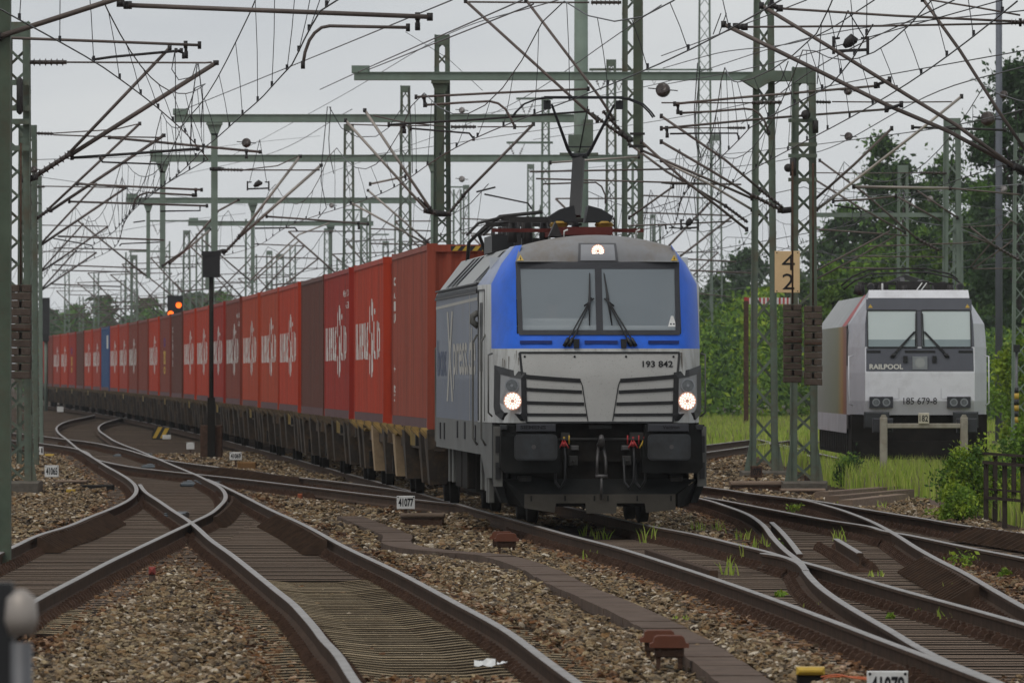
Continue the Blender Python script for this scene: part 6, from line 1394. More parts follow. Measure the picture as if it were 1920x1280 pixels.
# ------------------------------------------------------------------ signals, signs, trackside things
def thing(name, px, py, z, label, cat, group=None, Y=None):
    p = G(px, py, z) if Y is None else P(px, py, Y)
    r_ = empty(name, p); tag(r_, label, cat, group); return r_, p.y
r_, Y = thing('railway_signal', 396, 855, 0, 'black signal head seen from behind on a dark pole beside the train', 'signal', None, 225)
s = Y / F; mb = MB(); mb.box(-16*s, 16*s, -.05, .3, 335*s, 381*s); mb.box(-18*s, 18*s, -.08, .32, 376*s, 384*s); mb.box(-13*s, 13*s, -.06, -.05, 340*s, 374*s); mb.build('signal_head', M['black'], r_)
mb = MB(); mb.tube([(0, .1, -.1), (0, .1, 336*s)], 4.2*s, 10); mb.box(-7*s, 7*s, -.0, .1, -.2, 110*s); mb.build('pole', M['under'], r_)
mb = MB(); mb.bbox(-21*s, 20*s, .12, .6, -.15, 58*s, .02); mb.build('cabinet', M['rust'], r_)
r_, Y = thing('railway_signal', 328, 700, 0, 'signal showing two orange lights above the far end of the train', 'signal', None, 450)
s = Y / F; mb = MB(); mb.box(-14*s, 15*s, 0, .3, 104*s, 146*s); mb.build('signal_head', M['black'], r_)
mb = MB(); mb.tube([(0, .2, -2), (0, .2, 106*s)], .1, 8); mb.build('pole', M['mast_far'], r_)
lm = mat('orange_signal_light', (1, .3, .05), .5, 0, 0, emit=(1, .14, .012), estr=2.0)
for dx, dz in ((7, 128), (-8, 112)):
    mb = MB(); mb.m = 0; mb.disc((dx*s, -.02, dz*s), 5.5*s, 16); mb.m = 1
    mb.grid([[((dx + 7*math.cos(a))*s, -.01 - d, (dz + 6.5*math.sin(a))*s) for a in [math.pi*k/8 for k in range(9)]] for d in (0, .3)]); mb.build('signal_lamp', [lm, M['black']], r_)
r_, Y = thing('railway_signal', 86, 640, 0, 'small dark signal far off, near the end of the train', 'signal', None, 500)
s = Y / F; mb = MB(); mb.box(-7*s, 7*s, 0, .3, 0, 82*s); mb.build('signal_head', M['black'], r_); mb = MB(); mb.tube([(0, .2, -4), (0, .2, .2)], .1, 8); mb.build('pole', M['mast_far'], r_)
r_, Y = thing('marker_board', 302, 826, -.2, 'yellow and black striped block beside the train', 'marker', None)
s = Y / F; mb = MB(); mb.m = 0; mb.prism([(-17*s, 3*s), (-17*s, 14*s), (-8*s, 28*s), (16*s, 24*s), (17*s, 12*s), (8*s, 2*s)], -.1, .2); mb.m = 1
for k in range(2): mb.add([((-16 + 14*k)*s, -.106, 5*s), ((-9 + 14*k)*s, -.106, 5*s), ((3 + 13*k)*s, -.106, (26 - 2*k)*s), ((-5 + 13*k)*s, -.106, (26 - 2*k)*s)], [(0, 1, 2, 3)])
mb.build('striped_block', [M['black'], M['yellow']], r_)
mb = MB(); mb.bbox(3*s, 19*s, -.2, -.12, 3*s, 11*s, .01); mb.build('lamp_lens', M['white'], r_)
def plate(px, py0, py1, w, word, Y, label, rusty=False, box=True, post=True):
    a, c = P(px - w/2, py1, Y), P(px + w/2, py0, Y); cx_ = (a.x + c.x) / 2; root = empty('number_sign', (cx_, Y, a.z)); tag(root, label, 'sign', 'numbered point signs')
    hw, h = (c.x - a.x) / 2, c.z - a.z; mb = MB(); mb.m = 0; mb.bbox(-hw, hw, -.012, .012, 0, h, .006); mb.m = 1
    if word: add_text(mb, word, -hw*.82, hw*.82, h*.2, h*.82, lambda u, z: (u, -.016, z), .03)
    for sx in (-1, 1): mb.disc((sx*hw*.86, -.016, h*.9), .011, 6)
    mb.build('plate', [M['rust'] if rusty else M['white'], M['ink']], root)
    if post: mb = MB(); mb.bar((0, .03, -.3), (0, .03, h*.5), .04, .03); mb.build('post', M['rust'], root)
    return root
plate(761, 929, 954, 34, '41077', 128.5, 'white plate numbered 41077 on a rusty point box beside the locomotive')
plate(442, 847, 862, 23, '41069', 205, 'small white number plate beside the dark signal pole')
plate(1664, 1257, 1312, 77, '41079', 60.5, 'white number plate half cut by the bottom edge, with an orange cable')
plate(97, 872, 894, 26, '41065', 185, 'roundish white number plate near the foot of the mast with counterweight')
plate(73, 837, 852, 17, '41', 225, 'small white plate just above the yellow box by the mast foot')
plate(1418, 873, 895, 22, '1079', 178, 'rust-brown plate numbered 1079 below the tall lattice mast', True)
plate(1521, 890, 912, 28, '1080', 165, 'rust-brown plate numbered 1080 below the mast with weights', True)
plate(357, 829, 842, 15, '', 240, 'pale round marker beside the rusty signal cabinet')
plate(113, 762, 772, 12, '', 470, 'tiny white marker far along the curving track')
def block(name, px0, px1, py0, py1, label, cat, m, depth=.5, group=None, lid=None, Y=None):
    Yb = Y or G(px0, py1, -.2).y; s = Yb / F; root = empty(name, ((px0 + px1) / 2 * s - CX * s, Yb, HC + (HZ - py1) * s)); tag(root, label, cat, group)
    hw, h = (px1 - px0) / 2 * s, (py1 - py0) * s
    mb = MB(); mb.bbox(-hw, hw, 0, depth, -.08, h * (.62 if lid else 1), min(.02, h*.2)); mb.build('case', m, root)
    if lid: mb = MB(); mb.bbox(-hw*1.06, hw*1.06, -.03, depth + .03, h*.62, h, min(.03, h*.14)); mb.build('lid', lid, root)
    return root
block('point_machine', 752, 832, 962, 986, 'dark rusty point machine box below the plate numbered 41077', 'point machine', M['rust'], .6, None, M['wood_sleeper'])
block('point_machine', 1371, 1468, 902, 926, 'brown point machine at the foot of the lattice masts', 'point machine', M['rust'], .7, None, M['wood_sleeper'])
block('point_machine', 1466, 1546, 916, 932, 'low brown box just in front of the plate numbered 1080', 'point machine', M['rust'], .6, None, M['wood_sleeper'])
block('point_machine', 105, 162, 900, 914, 'rusty point machine beside the foundation of the mast with counterweight', 'point machine', M['rust'], .6, None, M['wood_sleeper'])
block('point_machine', 150, 212, 909, 920, 'low dark box between the mast foundation and the curving rail', 'point machine', M['under'], .6)
block('point_machine', 445, 480, 866, 881, 'ochre-brown box behind the small plate beside the signal pole', 'point machine', mat('ochre_case', (.22, .12, .05), .8, 0, .2), .5)
block('cable_box', 1470, 1485, 903, 916, 'small orange box on the ground in front of the weights', 'box', M['yellow'], .25)
block('cable_box', 1552, 1567, 871, 893, 'pale orange box at the edge of the tall grass', 'box', mat('faded_orange', (.40, .24, .10), .7, 0, .15), .3)
block('cable_box', 84, 101, 851, 858, 'yellow flat box at the foot of the mast with counterweight', 'box', M['yellow'], .25)
block('cable_box', 124, 141, 917, 923, 'low yellow box beside the mast foundation', 'box', M['yellow'], .25)
block('cable_box', 517, 526, 905, 915, 'tiny yellow marker between the converging rails', 'box', M['yellow'], .08)
block('cable_box', 558, 567, 925, 936, 'tiny orange-brown cap on the gravel between the rails', 'box', mat('terracotta', (.32, .10, .05), .8, 0, .15), .08)
r_ = block('cable_box', 1495, 1545, 1250, 1288, 'bright yellow box in the gravel near the bottom edge', 'box', M['under'], .16, None, M['yellow'])
mb = MB(); mb.tube(catmull([P(1540, 1268, 61.2), P(1570, 1264, 61), P(1600, 1270, 60.8), P(1640, 1274, 60.6)], .02), .006, 6); mb.tube(catmull([P(1542, 1274, 61.2), P(1560, 1268, 61), P(1600, 1268, 60.9), P(1640, 1272, 60.6)], .02), .006, 6)
tag(mb.build('signal_cable', M['orange_cable']), 'thin orange cable running from the yellow box to the number plate', 'cable')
# brown lidded boxes by the cable duct
def lidbox(px, py, sc, label):
    p = G(px, py, -.13); root = empty('track_box', p); tag(root, label, 'box', 'pairs of brown track boxes'); s = p.y / F * sc
    for k, (dx, dy, dz) in enumerate(((-6, 1.35, 0), (7, 0, 0))):
        mb = MB(); q = lambda x_: (x_ + dx) * s
        mb.bbox(q(-27), q(27), dy, dy + .2, 6*s, 26*s, .01)
        for lx in (-24, 16): mb.box(q(lx), q(lx + 8), dy + .02, dy + .16, -.06, 8*s)
        mb.build('case', M['rust'], root)
        mb = MB(); mb.prism([(q(-36), 24*s), (q(36), 24*s), (q(36), 31*s), (q(30), 33*s), (q(27), 43*s), (q(22), 46*s), (q(-22), 46*s), (q(-27), 43*s), (q(-30), 33*s), (q(-36), 31*s)], dy - .05, dy + .25)
        mb.build('lid', mat('box_lid_brown', (.135, .052, .032), .75, 0, .15, 5, dirt=(.07, .04, .03)) if 'box_lid_brown' not in bpy.data.materials else bpy.data.materials['box_lid_brown'], root)
lidbox(1248, 1238, 1.02, 'two brown lidded boxes on the gravel beside the duct, larger pair near the bottom'); lidbox(945, 1030, .66, 'two brown lidded boxes beside the rail in front of the locomotive, smaller pair')
# concrete cable duct
ctr = DUCT; acc = 0; cover = 0; last = None
root = empty('cable_duct', ctr[0]); tag(root, 'concrete cable duct with slab covers running through the gravel', 'cable duct')
mbs = MB(); i0 = 0; cnt_ = 0
for i in range(1, len(ctr)):
    if (ctr[i] - ctr[i0]).length > .95:
        a, c = ctr[i0], ctr[i]; d = (c - a).normalized(); n_ = Vector((d.y, -d.x, 0)); h = Vector((0, 0, random.uniform(-.006, .006))); w = .19 * random.uniform(.97, 1.03)
        vs = [a + n_*w + h, a - n_*w + h, c - d*.015 - n_*w + h, c - d*.015 + n_*w + h]; vs = [v - root.location for v in vs]; vs += [v + Vector((0, 0, -.1)) for v in vs]
        mb = MB(); mb.add(vs, [(0, 1, 2, 3), (0, 4, 5, 1), (1, 5, 6, 2), (2, 6, 7, 3), (3, 7, 4, 0)])
        if cnt_ < 95: mb.build('duct_cover', M['trough'], root)
        cnt_ += 1; i0 = i
# litter and a stake
for k, (px, py, w, lab) in enumerate(((909, 1252, 20, 'crumpled whitish paper scrap between the rails'), (944, 1254, 12, 'bright white paper scrap lying against the rail'))):
    p = G(px, py, -.19); root = empty('paper_scrap', p); tag(root, lab, 'litter'); s = p.y / F; mb = MB(); rr_ = random.Random(k + 4)
    rows = [[((-w + 2*w*i/5)*s, j*.05, (2 + rr_.uniform(0, 11) + 3*j)*s) for i in range(6)] for j in range(3)]
    mb.grid(rows); mb.build('paper', M['white'] if k == 0 else mat('white_paper', (.85, .85, .85), .8, 0, .03), root)
r_ = block('marker_stake', 279, 291, 1062, 1100, 'short pale stake with a red top standing in the gravel', 'stake', M['trough'], .05, None, mat('stake_red', (.25, .06, .05), .7, 0, .2))
# ------------------------------------------------------------------ buffer stop in front of the silver locomotive
root = empty('buffer_stop', (P(1732, 703, 176).x, 176, -.2)); tag(root, 'weathered beam buffer stop on two posts, numbered 182', 'buffer stop')
s = 176 / F; M['stop'] = mat('pale_weathered_steel', (.33, .30, .25), .8, 0, .2, 4, dirt=(.16, .11, .08))
for dx in (-75, 76):
    mb = MB(); mb.bbox((dx - 7)*s, (dx + 7)*s, 0, .14, 0, HC + (HZ - 782)*s + .2, .02); mb.prism([((dx - 6)*s, HC + (HZ - 782)*s + .2), ((dx + 6)*s, HC + (HZ - 782)*s + .2), ((dx + 3)*s, HC + (HZ - 777)*s + .2), ((dx - 3)*s, HC + (HZ - 777)*s + .2)], .01, .13); mb.build('post', M['stop'], root)
mb = MB(); z = HC + (HZ - 798)*s + .2; mb.bbox(-68*s, 69*s, .01, .12, z - 4.5*s, z + 4.5*s, .01); mb.build('beam', M['stop'], root)
for dx in (-76, 82):
    mb = MB(); mb.bbox((dx - 19)*s, (dx + 19)*s, .15, .45, z - 13*s, z + 14*s, .02); mb.build('buffer_pad', M['frame_grey'], root)
mb = MB(); zz = HC + (HZ - 794)*s + .2; mb.m = 0; mb.bbox(-10*s, 10*s, -.03, -.005, zz, zz + 20*s, .01); mb.m = 1; add_text(mb, '182', -8*s, 8*s, zz + 4*s, zz + 16*s, lambda u, z_: (u, -.035, z_), .02); mb.build('number_plate', [mat('aged_plate', (.55, .50, .40), .6, 0, .08), M['ink']], root)
# striped gauge bar on a rusty post, lamp pole, thin signal post, cabinets, low wall
r_, Y = thing('loading_gauge', 1399, 760, 0, 'rusty brown post with a red and white striped bar', 'barrier', None, 340)
s = Y / F; mb = MB(); mb.box(-4.5*s, 4.5*s, -.1, .1, -1.2, 196*s); mb.build('post', M['rust'], r_)
mb = MB()
for k in range(26): mb.m = k % 2; mb.box((2 + k*3.7)*s, (2 + (k + 1)*3.7)*s, -.03, .03, 190*s, 202*s)
mb.m = 0; mb.box(-4*s, 2*s, -.05, .05, 190*s, 203*s); mb.build('striped_bar', [M['red'], M['white']], r_)
r_, Y = thing('lamp_pole', 1873, 842, 0, 'tall plain grey steel pole beside the silver locomotive', 'pole', None, 262)
mb = MB(); mb.tube([(0, 0, -.2), (0, 0, 16)], [.115, .09], 12); mb.build('pole', mat('galvanised_grey', (.15, .16, .185), .6, .2, .12, 2), r_); mb = MB(); mb.box(-.2, .2, -.2, .2, -.3, .25); mb.build('foot_plate', M['concrete'], r_)
r_, Y = thing('warning_post', 1906, 850, 0, 'thin post with black head and a yellow and black sleeve', 'post', None, 215)
s = Y / F; mb = MB(); mb.tube([(0, 0, -.2), (0, 0, 196*s)], 2.6*s, 8); mb.build('pole', M['wire_light'], r_); mb = MB(); mb.box(-6*s, 6*s, -.1, .05, 190*s, 204*s); mb.build('head', M['black'], r_)
mb = MB()
for k in range(6): mb.m = k % 2; mb.tube([(0, 0, (58 + k*11)*s), (0, 0, (69 + k*11)*s)], (5 - abs(k - 3)*.5)*s, 10)
mb.build('sleeve', [M['yellow'], M['black']], r_)
M['cab_grey'] = mat('cabinet_grey', (.36, .38, .37), .6, 0, .08, 2)
block('utility_cabinet', 1363, 1380, 713, 778, 'slim pale grey cabinet in the meadow behind the masts', 'cabinet', M['cab_grey'], .5, None, M['cab_grey'], 430); block('utility_cabinet', 1413, 1441, 728, 782, 'wide low grey-green cabinet behind the tall lattice mast', 'cabinet', mat('cabinet_green', (.17, .20, .16), .7, 0, .1), .5, None, M['cab_grey'], 430)
block('utility_cabinet', 1333, 1352, 724, 782, 'dull beige cabinet beside the slim pale one', 'cabinet', M['concrete'], .5, None, M['concrete'], 440)
mb = MB(); a, c = P(1300, 777, 400), P(1530, 760, 400); mb.bbox(0, c.x - a.x, 0, .35, 0, c.z - a.z, .05); 
for k in range(5): mb.box(.4 + k*1.1, .6 + k*1.1, .05, .3, -1.2, 0)
root = empty('concrete_barrier', (a.x, 400, a.z)); tag(root, 'long low pale concrete barrier at the edge of the meadow', 'barrier'); mb.build('barrier_beam', mat('pale_concrete', (.30, .28, .255), .8, 0, .12, 1.5), root)
# wooden railing
M['rail_wood'] = mat('railing_wood', (.055, .042, .036), .85, 0, .25, 4, .2, 20)
def railing(Y0_, posts, top, mid, label):
    s = Y0_ / F; x0 = (posts[0][0] - CX) * s; root = empty('railing', (x0, Y0_, -.2)); tag(root, label, 'railing'); loc = Vector((x0, Y0_, -.2))
    for px, pt in posts: mb = MB(); xx = (px - CX) * s - x0; mb.bbox(xx - .035, xx + .035, -.04, .06, -.1, HC + (HZ - pt) * s + .2, .01); mb.build('post', M['rail_wood'], root)
    for nm, (a, c, th) in (('top_rail', top), ('mid_rail', mid)):
        mb = MB(); mb.bar(P(*a, Y0_ - .06) - loc, P(*c, Y0_ - .06) - loc, .09 if nm == 'top_rail' else .05, th * s); mb.build(nm, M['rail_wood'], root)
railing(128.7, [(1849, 868), (1884, 870), (1918, 872), (1952, 874)], ((1842, 866), (1965, 876), 6), ((1846, 932), (1965, 943), 6), 'dark wooden railing at the picture edge, front row')
railing(134, [(1829, 852), (1866, 854), (1901, 857), (1938, 860)], ((1823, 848), (1965, 858), 5), ((1829, 914), (1965, 926), 4), 'dark wooden railing just behind the front one')
# stacked planks of the crossing
for k, (x0, y0, x1, y1) in enumerate(((1540, 930, 1690, 918), (1560, 938, 1702, 925), (1585, 946, 1690, 934))):
    a, c = G(x0, y0, -.12), G(x1, y1, -.12); root = empty('timber_beam', a); tag(root, ['rearmost', 'middle', 'frontmost'][k] + ' old timber beam lying beside the footpath', 'beam', 'timber beams by the footpath'); mb = MB(); mb.bar((0, 0, 0), c - a, .24, .16); mb.build('beam', M['wood_sleeper'], root)

# ------------------------------------------------------------------ trees, bushes, grass
def leaf_mat(name, col, var=.35, tr=.25):
    m = mat(name, col, .65, 0, var, .45, detail=3); t, b = m.node_tree, m.node_tree.nodes['Principled BSDF']; N, L = t.nodes, t.links
    src = b.inputs['Base Color'].links[0].from_socket; d = N.new('ShaderNodeBsdfTranslucent'); mx_ = N.new('ShaderNodeMixShader'); mx_.inputs[0].default_value = tr
    o = N['Material Output']; L.new(src, d.inputs[0]); L.new(b.outputs[0], mx_.inputs[1]); L.new(d.outputs[0], mx_.inputs[2]); L.new(mx_.outputs[0], o.inputs[0]); return m
LMAT = [leaf_mat('leaves_dark', (.040, .082, .026)), leaf_mat('leaves_mid', (.085, .165, .030)), leaf_mat('leaves_bright', (.16, .27, .032)), leaf_mat('leaves_yellow', (.30, .40, .04)), leaf_mat('leaves_blue', (.060, .105, .048))]
M['bark'] = mat('bark', (.06, .05, .042), .9, 0, .3, 4)
rng = np.random.RandomState(11)
def leaves(name, c, size, mats, parent=None, mi=None, flat=0.0):
    n = len(c); size = np.broadcast_to(size, (n,)).reshape(n, 1)
    a = rng.normal(size=(n, 3)); a /= np.linalg.norm(a, axis=1)[:, None]; b_ = rng.normal(size=(n, 3)); b_ -= (b_ * a).sum(1)[:, None] * a; b_ /= np.linalg.norm(b_, axis=1)[:, None]
    w = rng.uniform(.35, .6, (n, 1)); v = np.stack([c - a*size*.5, c + b_*size*w*.5, c + a*size*.5, c - b_*size*w*.5], 1).reshape(-1, 3).astype(np.float32)
    me = bpy.data.meshes.new(name); me.vertices.add(4*n); me.vertices.foreach_set('co', v.ravel()); me.loops.add(4*n); me.loops.foreach_set('vertex_index', np.arange(4*n, dtype=np.int32))
    me.polygons.add(n); me.polygons.foreach_set('loop_start', np.arange(0, 4*n, 4, dtype=np.int32)); me.polygons.foreach_set('loop_total', np.full(n, 4, np.int32))
    for m in mats: me.materials.append(m)
    if mi is not None: me.polygons.foreach_set('material_index', mi.astype(np.int32))
    me.update(); me.validate(); o = bpy.data.objects.new(name, me); COL.objects.link(o)
    if parent: o.parent = parent
    return o
def tree(px, Y, top, halfw, mats, label, shape='round', n=5200, size=.36, base=0.0, group=None, name='tree'):
    zt = HC + (HZ - top) * Y / F; X = (px - CX) * Y / F; root = empty(name, (X, Y, gz(Y) - .2)); tag(root, label, 'tree' if name == 'tree' else name, group)
    H = zt - root.location.z; Rw = halfw * Y / F; z0 = H * (.12 if base == 0 else base)
    mb = MB(); mb.tube([(0, 0, -.2), (.05, 0, H*.35), (-.05, .05, H*.65), (0, 0, H*.92)], [.018*H, .013*H, .008*H, .002*H], 8)
    mb.build('trunk', M['bark'], root)
    nc = 110; n = int(n * 2.4); cl = []
    while len(cl) < nc:
        t_ = rng.uniform(0, 1); z = z0 + (H - z0) * t_
        r_ = Rw * ((1 - t_) ** .65 * (1 if t_ > .12 else .6 + t_ * 3) if shape == 'cone' else math.sqrt(max(0, 1 - (2*t_ - .95) ** 2)) * (1.0 - .12 * t_) + .05)
        ph, q = rng.uniform(0, 6.28), rng.uniform(.25, 1) ** .5
        cl.append((r_*q*math.cos(ph), r_*q*math.sin(ph), z, (.15 + .13*rng.uniform()) * Rw * (1 if shape != 'cone' else .85)))
    limbs = MB()
    for (x_, y_, z, r_) in cl[:16]: limbs.tube([(0, 0, max(H*.15, z - abs(x_) - .8)), (x_*.5, y_*.5, z - .4), (x_, y_, z)], [.006*H, .004*H, .0015*H], 5)
    limbs.build('limbs', M['bark'], root)
    cl = np.array(cl); k = rng.randint(0, nc, n); d = rng.normal(size=(n, 3)); d /= np.linalg.norm(d, axis=1)[:, None]; rad = np.abs(rng.normal(size=(n, 1))) * np.where(rng.uniform(size=(n, 1)) < .3, 1.25, .62)
    c = cl[k, :3] + d * rad * cl[k, 3:4] * np.array([1.15, 1.15, .8]); cm = rng.choice(len(mats), nc, p=np.array([.5, .35, .15][:len(mats)]) / sum([.5, .35, .15][:len(mats)]))
    leaves('crown', c, size * 1.15 * rng.uniform(.5, 1.25, n), mats, root, cm[k]); return root
D_, Mi, Br, Ye, Bl = LMAT
tree(1905, 400, 128, 92, [D_, Bl, Mi], 'tall dark tree at the picture edge behind the grey pole', n=15000, size=.30)
tree(1862, 430, 330, 70, [D_, Mi, Bl], 'dark bushy tree below the tall one beside the grey pole', n=8000, size=.30)
tree(1655, 520, 262, 82, [D_, Mi, Bl], 'pointed dark tree standing above the silver locomotive', 'cone', 9000, .36)
tree(1695, 500, 300, 62, [Mi, D_, Bl], 'broader tree beside the pointed one above the silver locomotive', n=6000, size=.34)
tree(1775, 510, 288, 66, [Mi, Bl, D_], 'rounded grey-green tree behind the mast next to the silver locomotive', n=7500, size=.34)
tree(1590, 540, 392, 58, [D_, Mi], 'lower dark tree beside the counterweight mast', n=5500, size=.36)
tree(1838, 470, 395, 60, [Br, Mi, D_], 'mid green tree between the mast and the grey pole', n=6000, size=.32)
tree(1730, 470, 440, 70, [Mi, Br, D_], 'light green tree just above the roof of the silver locomotive', n=6500, size=.32)
tree(1640, 460, 470, 66, [Br, Mi], 'bright green tree above the silver roof, towards the weights', n=6000, size=.32)
tree(1560, 450, 505, 56, [Br, Mi, D_], 'bright green bushy tree straight behind the counterweights', n=5500, size=.30)
tree(1545, 620, 455, 60, [D_, Mi], 'distant dark tree behind the number plate', n=4500, size=.42)
tree(1480, 640, 500, 55, [D_, Mi, Bl], 'distant tree between the two lattice masts', n=4500, size=.42); tree(1400, 680, 478, 64, [D_, Bl, Mi], 'distant dark round tree beside the cab of the blue locomotive', n=5500, size=.44); tree(1345, 660, 520, 48, [Mi, D_], 'distant low tree just clear of the blue cab', n=4000, size=.42)
tree(1440, 520, 545, 55, [Mi, Br, D_], 'mid green tree behind the red and white bar', n=5000, size=.34); tree(1375, 500, 570, 55, [Br, Mi, D_], 'mid green bushy tree above the slim grey cabinet', n=5000, size=.34); tree(1325, 520, 585, 45, [Mi, Br], 'bushy tree touching the edge of the blue cab', n=4000, size=.34)
# undergrowth band behind the locomotives, and far woodland over the train
def thicket(name, px0, px1, Ya, Yb, topf, n, size, mats, dens=None, zb=-.2):
    px = rng.uniform(px0, px1, n); Y = rng.uniform(Ya, Yb, n); k = np.round((px - px0) / 26).astype(int); kr = rng.uniform(.7, 1.0, 400)[k % 400]
    top = np.array([HC + (HZ - topf(q)) * Ym / F for q, Ym in zip(px, Y)]) * kr; z = zb + (top - zb) * rng.uniform(0, 1, n) ** .75
    x_ = (px - CX) * Y / F + rng.normal(size=n) * .4; c = np.stack([x_, Y, z], 1); mi = (rng.uniform(0, 1, n) + .35*np.sin(px*.05) + .3*np.sin(Y*.8)) ; mi = np.clip(((mi + .5) / 2 * len(mats)), 0, len(mats) - .01).astype(int)
    return tag(leaves(name, c, size * rng.uniform(.6, 1.3, n), mats, None, mi), None, None, None, 'stuff')
thicket('undergrowth', 1300, 1960, 372, 440, lambda q: 575 + 22*math.sin(q*.021) + 18*math.sin(q*.06) + (0 if q < 1500 else 22), 52000, .30, [D_, Mi, Br, Ye])
thicket('distant_woodland', 40, 620, 860, 1000, lambda q: 548 + 14*math.sin(q*.03) + 9*math.sin(q*.085) + max(0, (q - 330)*.03), 36000, .75, [D_, Bl, Mi, Mi])
thicket('distant_woodland', 1290, 1960, 700, 760, lambda q: 520 + 14*math.sin(q*.03) + 9*math.sin(q*.085) - max(0, (q - 1500)*.48), 48000, .6, [D_, Bl, Mi])
def bush(px, Y, top, halfw, mats, label, n, size, zb=-.2):
    zt = HC + (HZ - top) * Y / F; X = (px - CX) * Y / F; root = empty('bush', (X, Y, zb)); tag(root, label, 'bush'); H = zt - zb; Rw = halfw * Y / F
    st = MB()
    for k in range(9): a = k * .7; st.tube([(0, 0, 0), (.3*Rw*math.cos(a), .3*Rw*math.sin(a), H*.4), (.7*Rw*math.cos(a), .7*Rw*math.sin(a), H*.75)], [.012, .009, .004], 5)
    st.build('stems', M['bark'], root)
    nc = 46; th = rng.uniform(0, 6.28, nc); u = rng.uniform(0, 1, nc) ** .6; zc_ = rng.uniform(.12, .92, nc); rr_ = Rw * np.sqrt(np.clip(1 - ((zc_ - .35) / .68) ** 2, .05, 1)) * u
    cl = np.stack([rr_*np.cos(th), rr_*np.sin(th), zc_*H], 1); cl[:, 2] += H * .18 * (rng.uniform(0, 1, nc) ** 3); k = rng.randint(0, nc, n); d = rng.normal(size=(n, 3)) * (.05 + .10 * rng.uniform(0, 1, nc)[k])[:, None] * min(H, Rw*2) * np.array([1, 1, 1.25]); c = cl[k] + d; c[:, 2] = np.abs(c[:, 2])
    cm = rng.randint(0, len(mats), nc); leaves('foliage', c, size * rng.uniform(.6, 1.3, n), mats, root, cm[k]); return root
bush(1808, 134, 846, 46, [Ye, Br, Mi], 'yellow-green bush beside the end of the railing', 5200, .075); bush(1872, 136, 872, 50, [Br, Ye, Mi], 'green bush behind the wooden railing posts', 5200, .075)
bush(1795, 131, 920, 36, [Ye, Br], 'low yellow-green bush at the edge of the footpath', 3000, .07)
bush(1590, 172, 862, 26, [D_, Mi, Br], 'dark leafy bush beside the pale orange box', 2500, .08); bush(1905, 250, 640, 40, [Ye, Br], 'tall yellow-green bush behind the thin post', 6000, .16); bush(1935, 160, 800, 60, [Br, Mi], 'bush at the picture edge behind the railing', 3500, .10)
M['blade'] = [leaf_mat('grass_blade_light', (.44, .50, .11), .25, .35), leaf_mat('grass_blade_green', (.31, .43, .06), .3, .35), leaf_mat('grass_blade_straw', (.26, .24, .13), .2, .3)]
def grass(name, xy, h, w, lean=.35):
    n = len(xy); h = h * rng.uniform(.5, 1.15, n); a = rng.uniform(0, 6.28, n); l = rng.uniform(0, lean, n) * h; dx, dy = np.cos(a), np.sin(a)
    z = np.array([gz(q) for q in xy[:, 1]]) - .21; b0 = np.stack([xy[:, 0], xy[:, 1], z], 1); side = np.stack([-dy, dx * .3, np.zeros(n)], 1) * w
    m1_ = b0 + np.stack([dx*l*.35, dy*l*.35, h*.6], 1); t_ = b0 + np.stack([dx*l, dy*l, h], 1)
    v = np.stack([b0 - side, b0 + side, m1_ + side*.8, t_, m1_ - side*.8], 1).reshape(-1, 3).astype(np.float32)
    me = bpy.data.meshes.new(name); me.vertices.add(5*n); me.vertices.foreach_set('co', v.ravel()); me.loops.add(5*n); me.loops.foreach_set('vertex_index', np.arange(5*n, dtype=np.int32)); me.polygons.add(n)
    me.polygons.foreach_set('loop_start', np.arange(0, 5*n, 5, dtype=np.int32)); me.polygons.foreach_set('loop_total', np.full(n, 5, np.int32))
    for m in M['blade']: me.materials.append(m)
    me.polygons.foreach_set('material_index', rng.choice(3, n, p=[.45, .4, .15]).astype(np.int32)); me.update(); o = bpy.data.objects.new(name, me); COL.objects.link(o); return tag(o, None, None, None, 'stuff')
def rect(x0, x1, y0, y1, n): return np.stack([rng.uniform(x0, x1, n), rng.uniform(y0, y1, n)], 1)
grass('meadow_grass', np.concatenate([rect(5.7, 15, 264, 330, 16000), rect(7.5, 19, 330, 395, 9000)]), .42, .022)
q = rect(5.9, 8.9, 150, 185, 9000); q = q[(q[:, 0] > 6.05 + (165 - q[:, 1]) * .045) & (q[:, 0] > 8.0 - (186 - q[:, 1]) * -.02 - 1.9) & ~((q[:, 0] > 6.4) & (q[:, 0] < 7.9 + (q[:,1]-160)*.02) & (q[:, 1] < 160))]
grass('tall_grass', q, .52, .010, .5)
grass('verge_grass', np.concatenate([rect(8.2, 13.5, 130, 250, 9000), rect(7.35, 9, 124, 160, 5000), rect(6.5, 7.3, 160, 240, 1500)]), .40, .014)
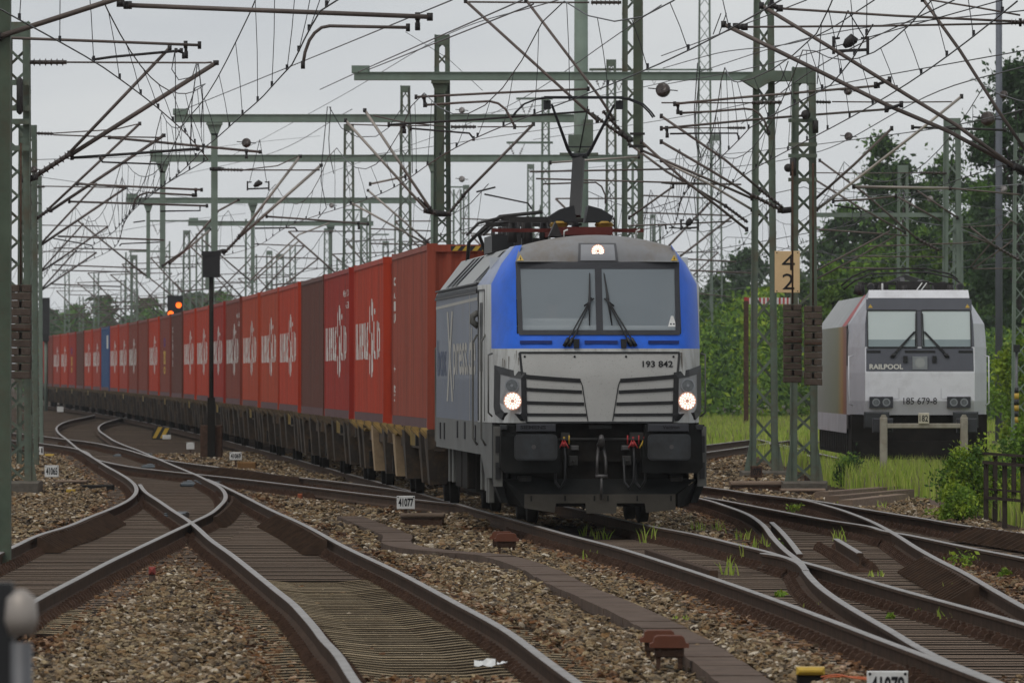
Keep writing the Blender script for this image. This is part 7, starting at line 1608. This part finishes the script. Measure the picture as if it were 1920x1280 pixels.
# weeds between the rails
for k, (zx, zy, hh, kind) in enumerate(((510,275,95,'g'),(280,250,60,'g'),(335,262,60,'g'),(890,350,95,'g'),(925,300,80,'g'),(780,245,75,'g'),(815,395,95,'g'),(868,262,55,'g'),(700,235,60,'g'),(1235,270,70,'g'),(1060,163,40,'l'),(905,130,32,'l'),(1640,480,70,'g'),(1635,585,90,'g'),(1530,553,30,'l'),(1690,370,75,'l'),(290,335,45,'g'),(372,340,42,'g'),(1365,400,35,'g'),(1003,478,22,'l'),(1125,520,35,'g'),(990,305,40,'l'),(1255,150,35,'l'),(1570,190,45,'l'),(1385,150,45,'g'),(115,262,25,'g'),(1845,400,30,'l'),(1420,560,18,'l'),(640,560,18,'g'),(162,285,25,'g'))):
    px, py = 960 + zx / 2, 880 + zy / 2; p = G(px, py, -.2); root = empty('weed', p); tag(root, 'grassy weed tuft growing between the rails' if kind == 'g' else 'leafy weed sprouting between the rails', 'weed', 'grassy weeds in the tracks' if kind == 'g' else 'leafy weeds in the tracks'); H = hh / 2 * p.y / F * .85
    if kind == 'g':
        mb = MB()
        for j in range(11):
            a = random.uniform(0, 6.28); l = random.uniform(.1, .55) * H; hz = H * random.uniform(.5, 1.05); bx, by = random.uniform(-.1, .1), random.uniform(-.3, .3); mb.m = j % 2; w = .008
            mb.add([(bx - w, by, 0), (bx + w, by, 0), (bx + math.cos(a)*l*.4 + w*.8, by + math.sin(a)*l*.4, hz*.6), (bx + math.cos(a)*l, by + math.sin(a)*l, hz), (bx + math.cos(a)*l*.4 - w*.8, by + math.sin(a)*l*.4, hz*.6)], [(0, 1, 2, 3, 4)])
        mb.build('blades', [M['blade'][1], M['blade'][0]], root)
    else:
        n = 70; c = rng.normal(size=(n, 3)) * np.array([H*.42, H*.42, H*.25]) + np.array([0, 0, H*.6]); c[:, 2] = np.abs(c[:, 2]); leaves('leaves', c, .075 * rng.uniform(.6, 1.2, n), [Br, Ye], root, rng.randint(0, 2, n))
        mb = MB(); mb.tube([(0, 0, 0), (.02, 0, H*.7)], .006, 5); mb.build('stem', M['blade'][1], root)

# ------------------------------------------------------------------ damp air
mb = MB(); mb.box(-420, 420, -20, 1150, -1.5, 24)
m = bpy.data.materials.new('damp_air'); m.use_nodes = True; t = m.node_tree; t.nodes.clear(); o = t.nodes.new('ShaderNodeOutputMaterial'); v = t.nodes.new('ShaderNodeVolumePrincipled')
v.inputs['Color'].default_value = (.95, .97, .99, 1); v.inputs['Density'].default_value = .00010; v.inputs['Anisotropy'].default_value = .2; t.links.new(v.outputs[0], o.inputs['Volume'])
tag(mb.build('haze', m), None, None, None, 'stuff')
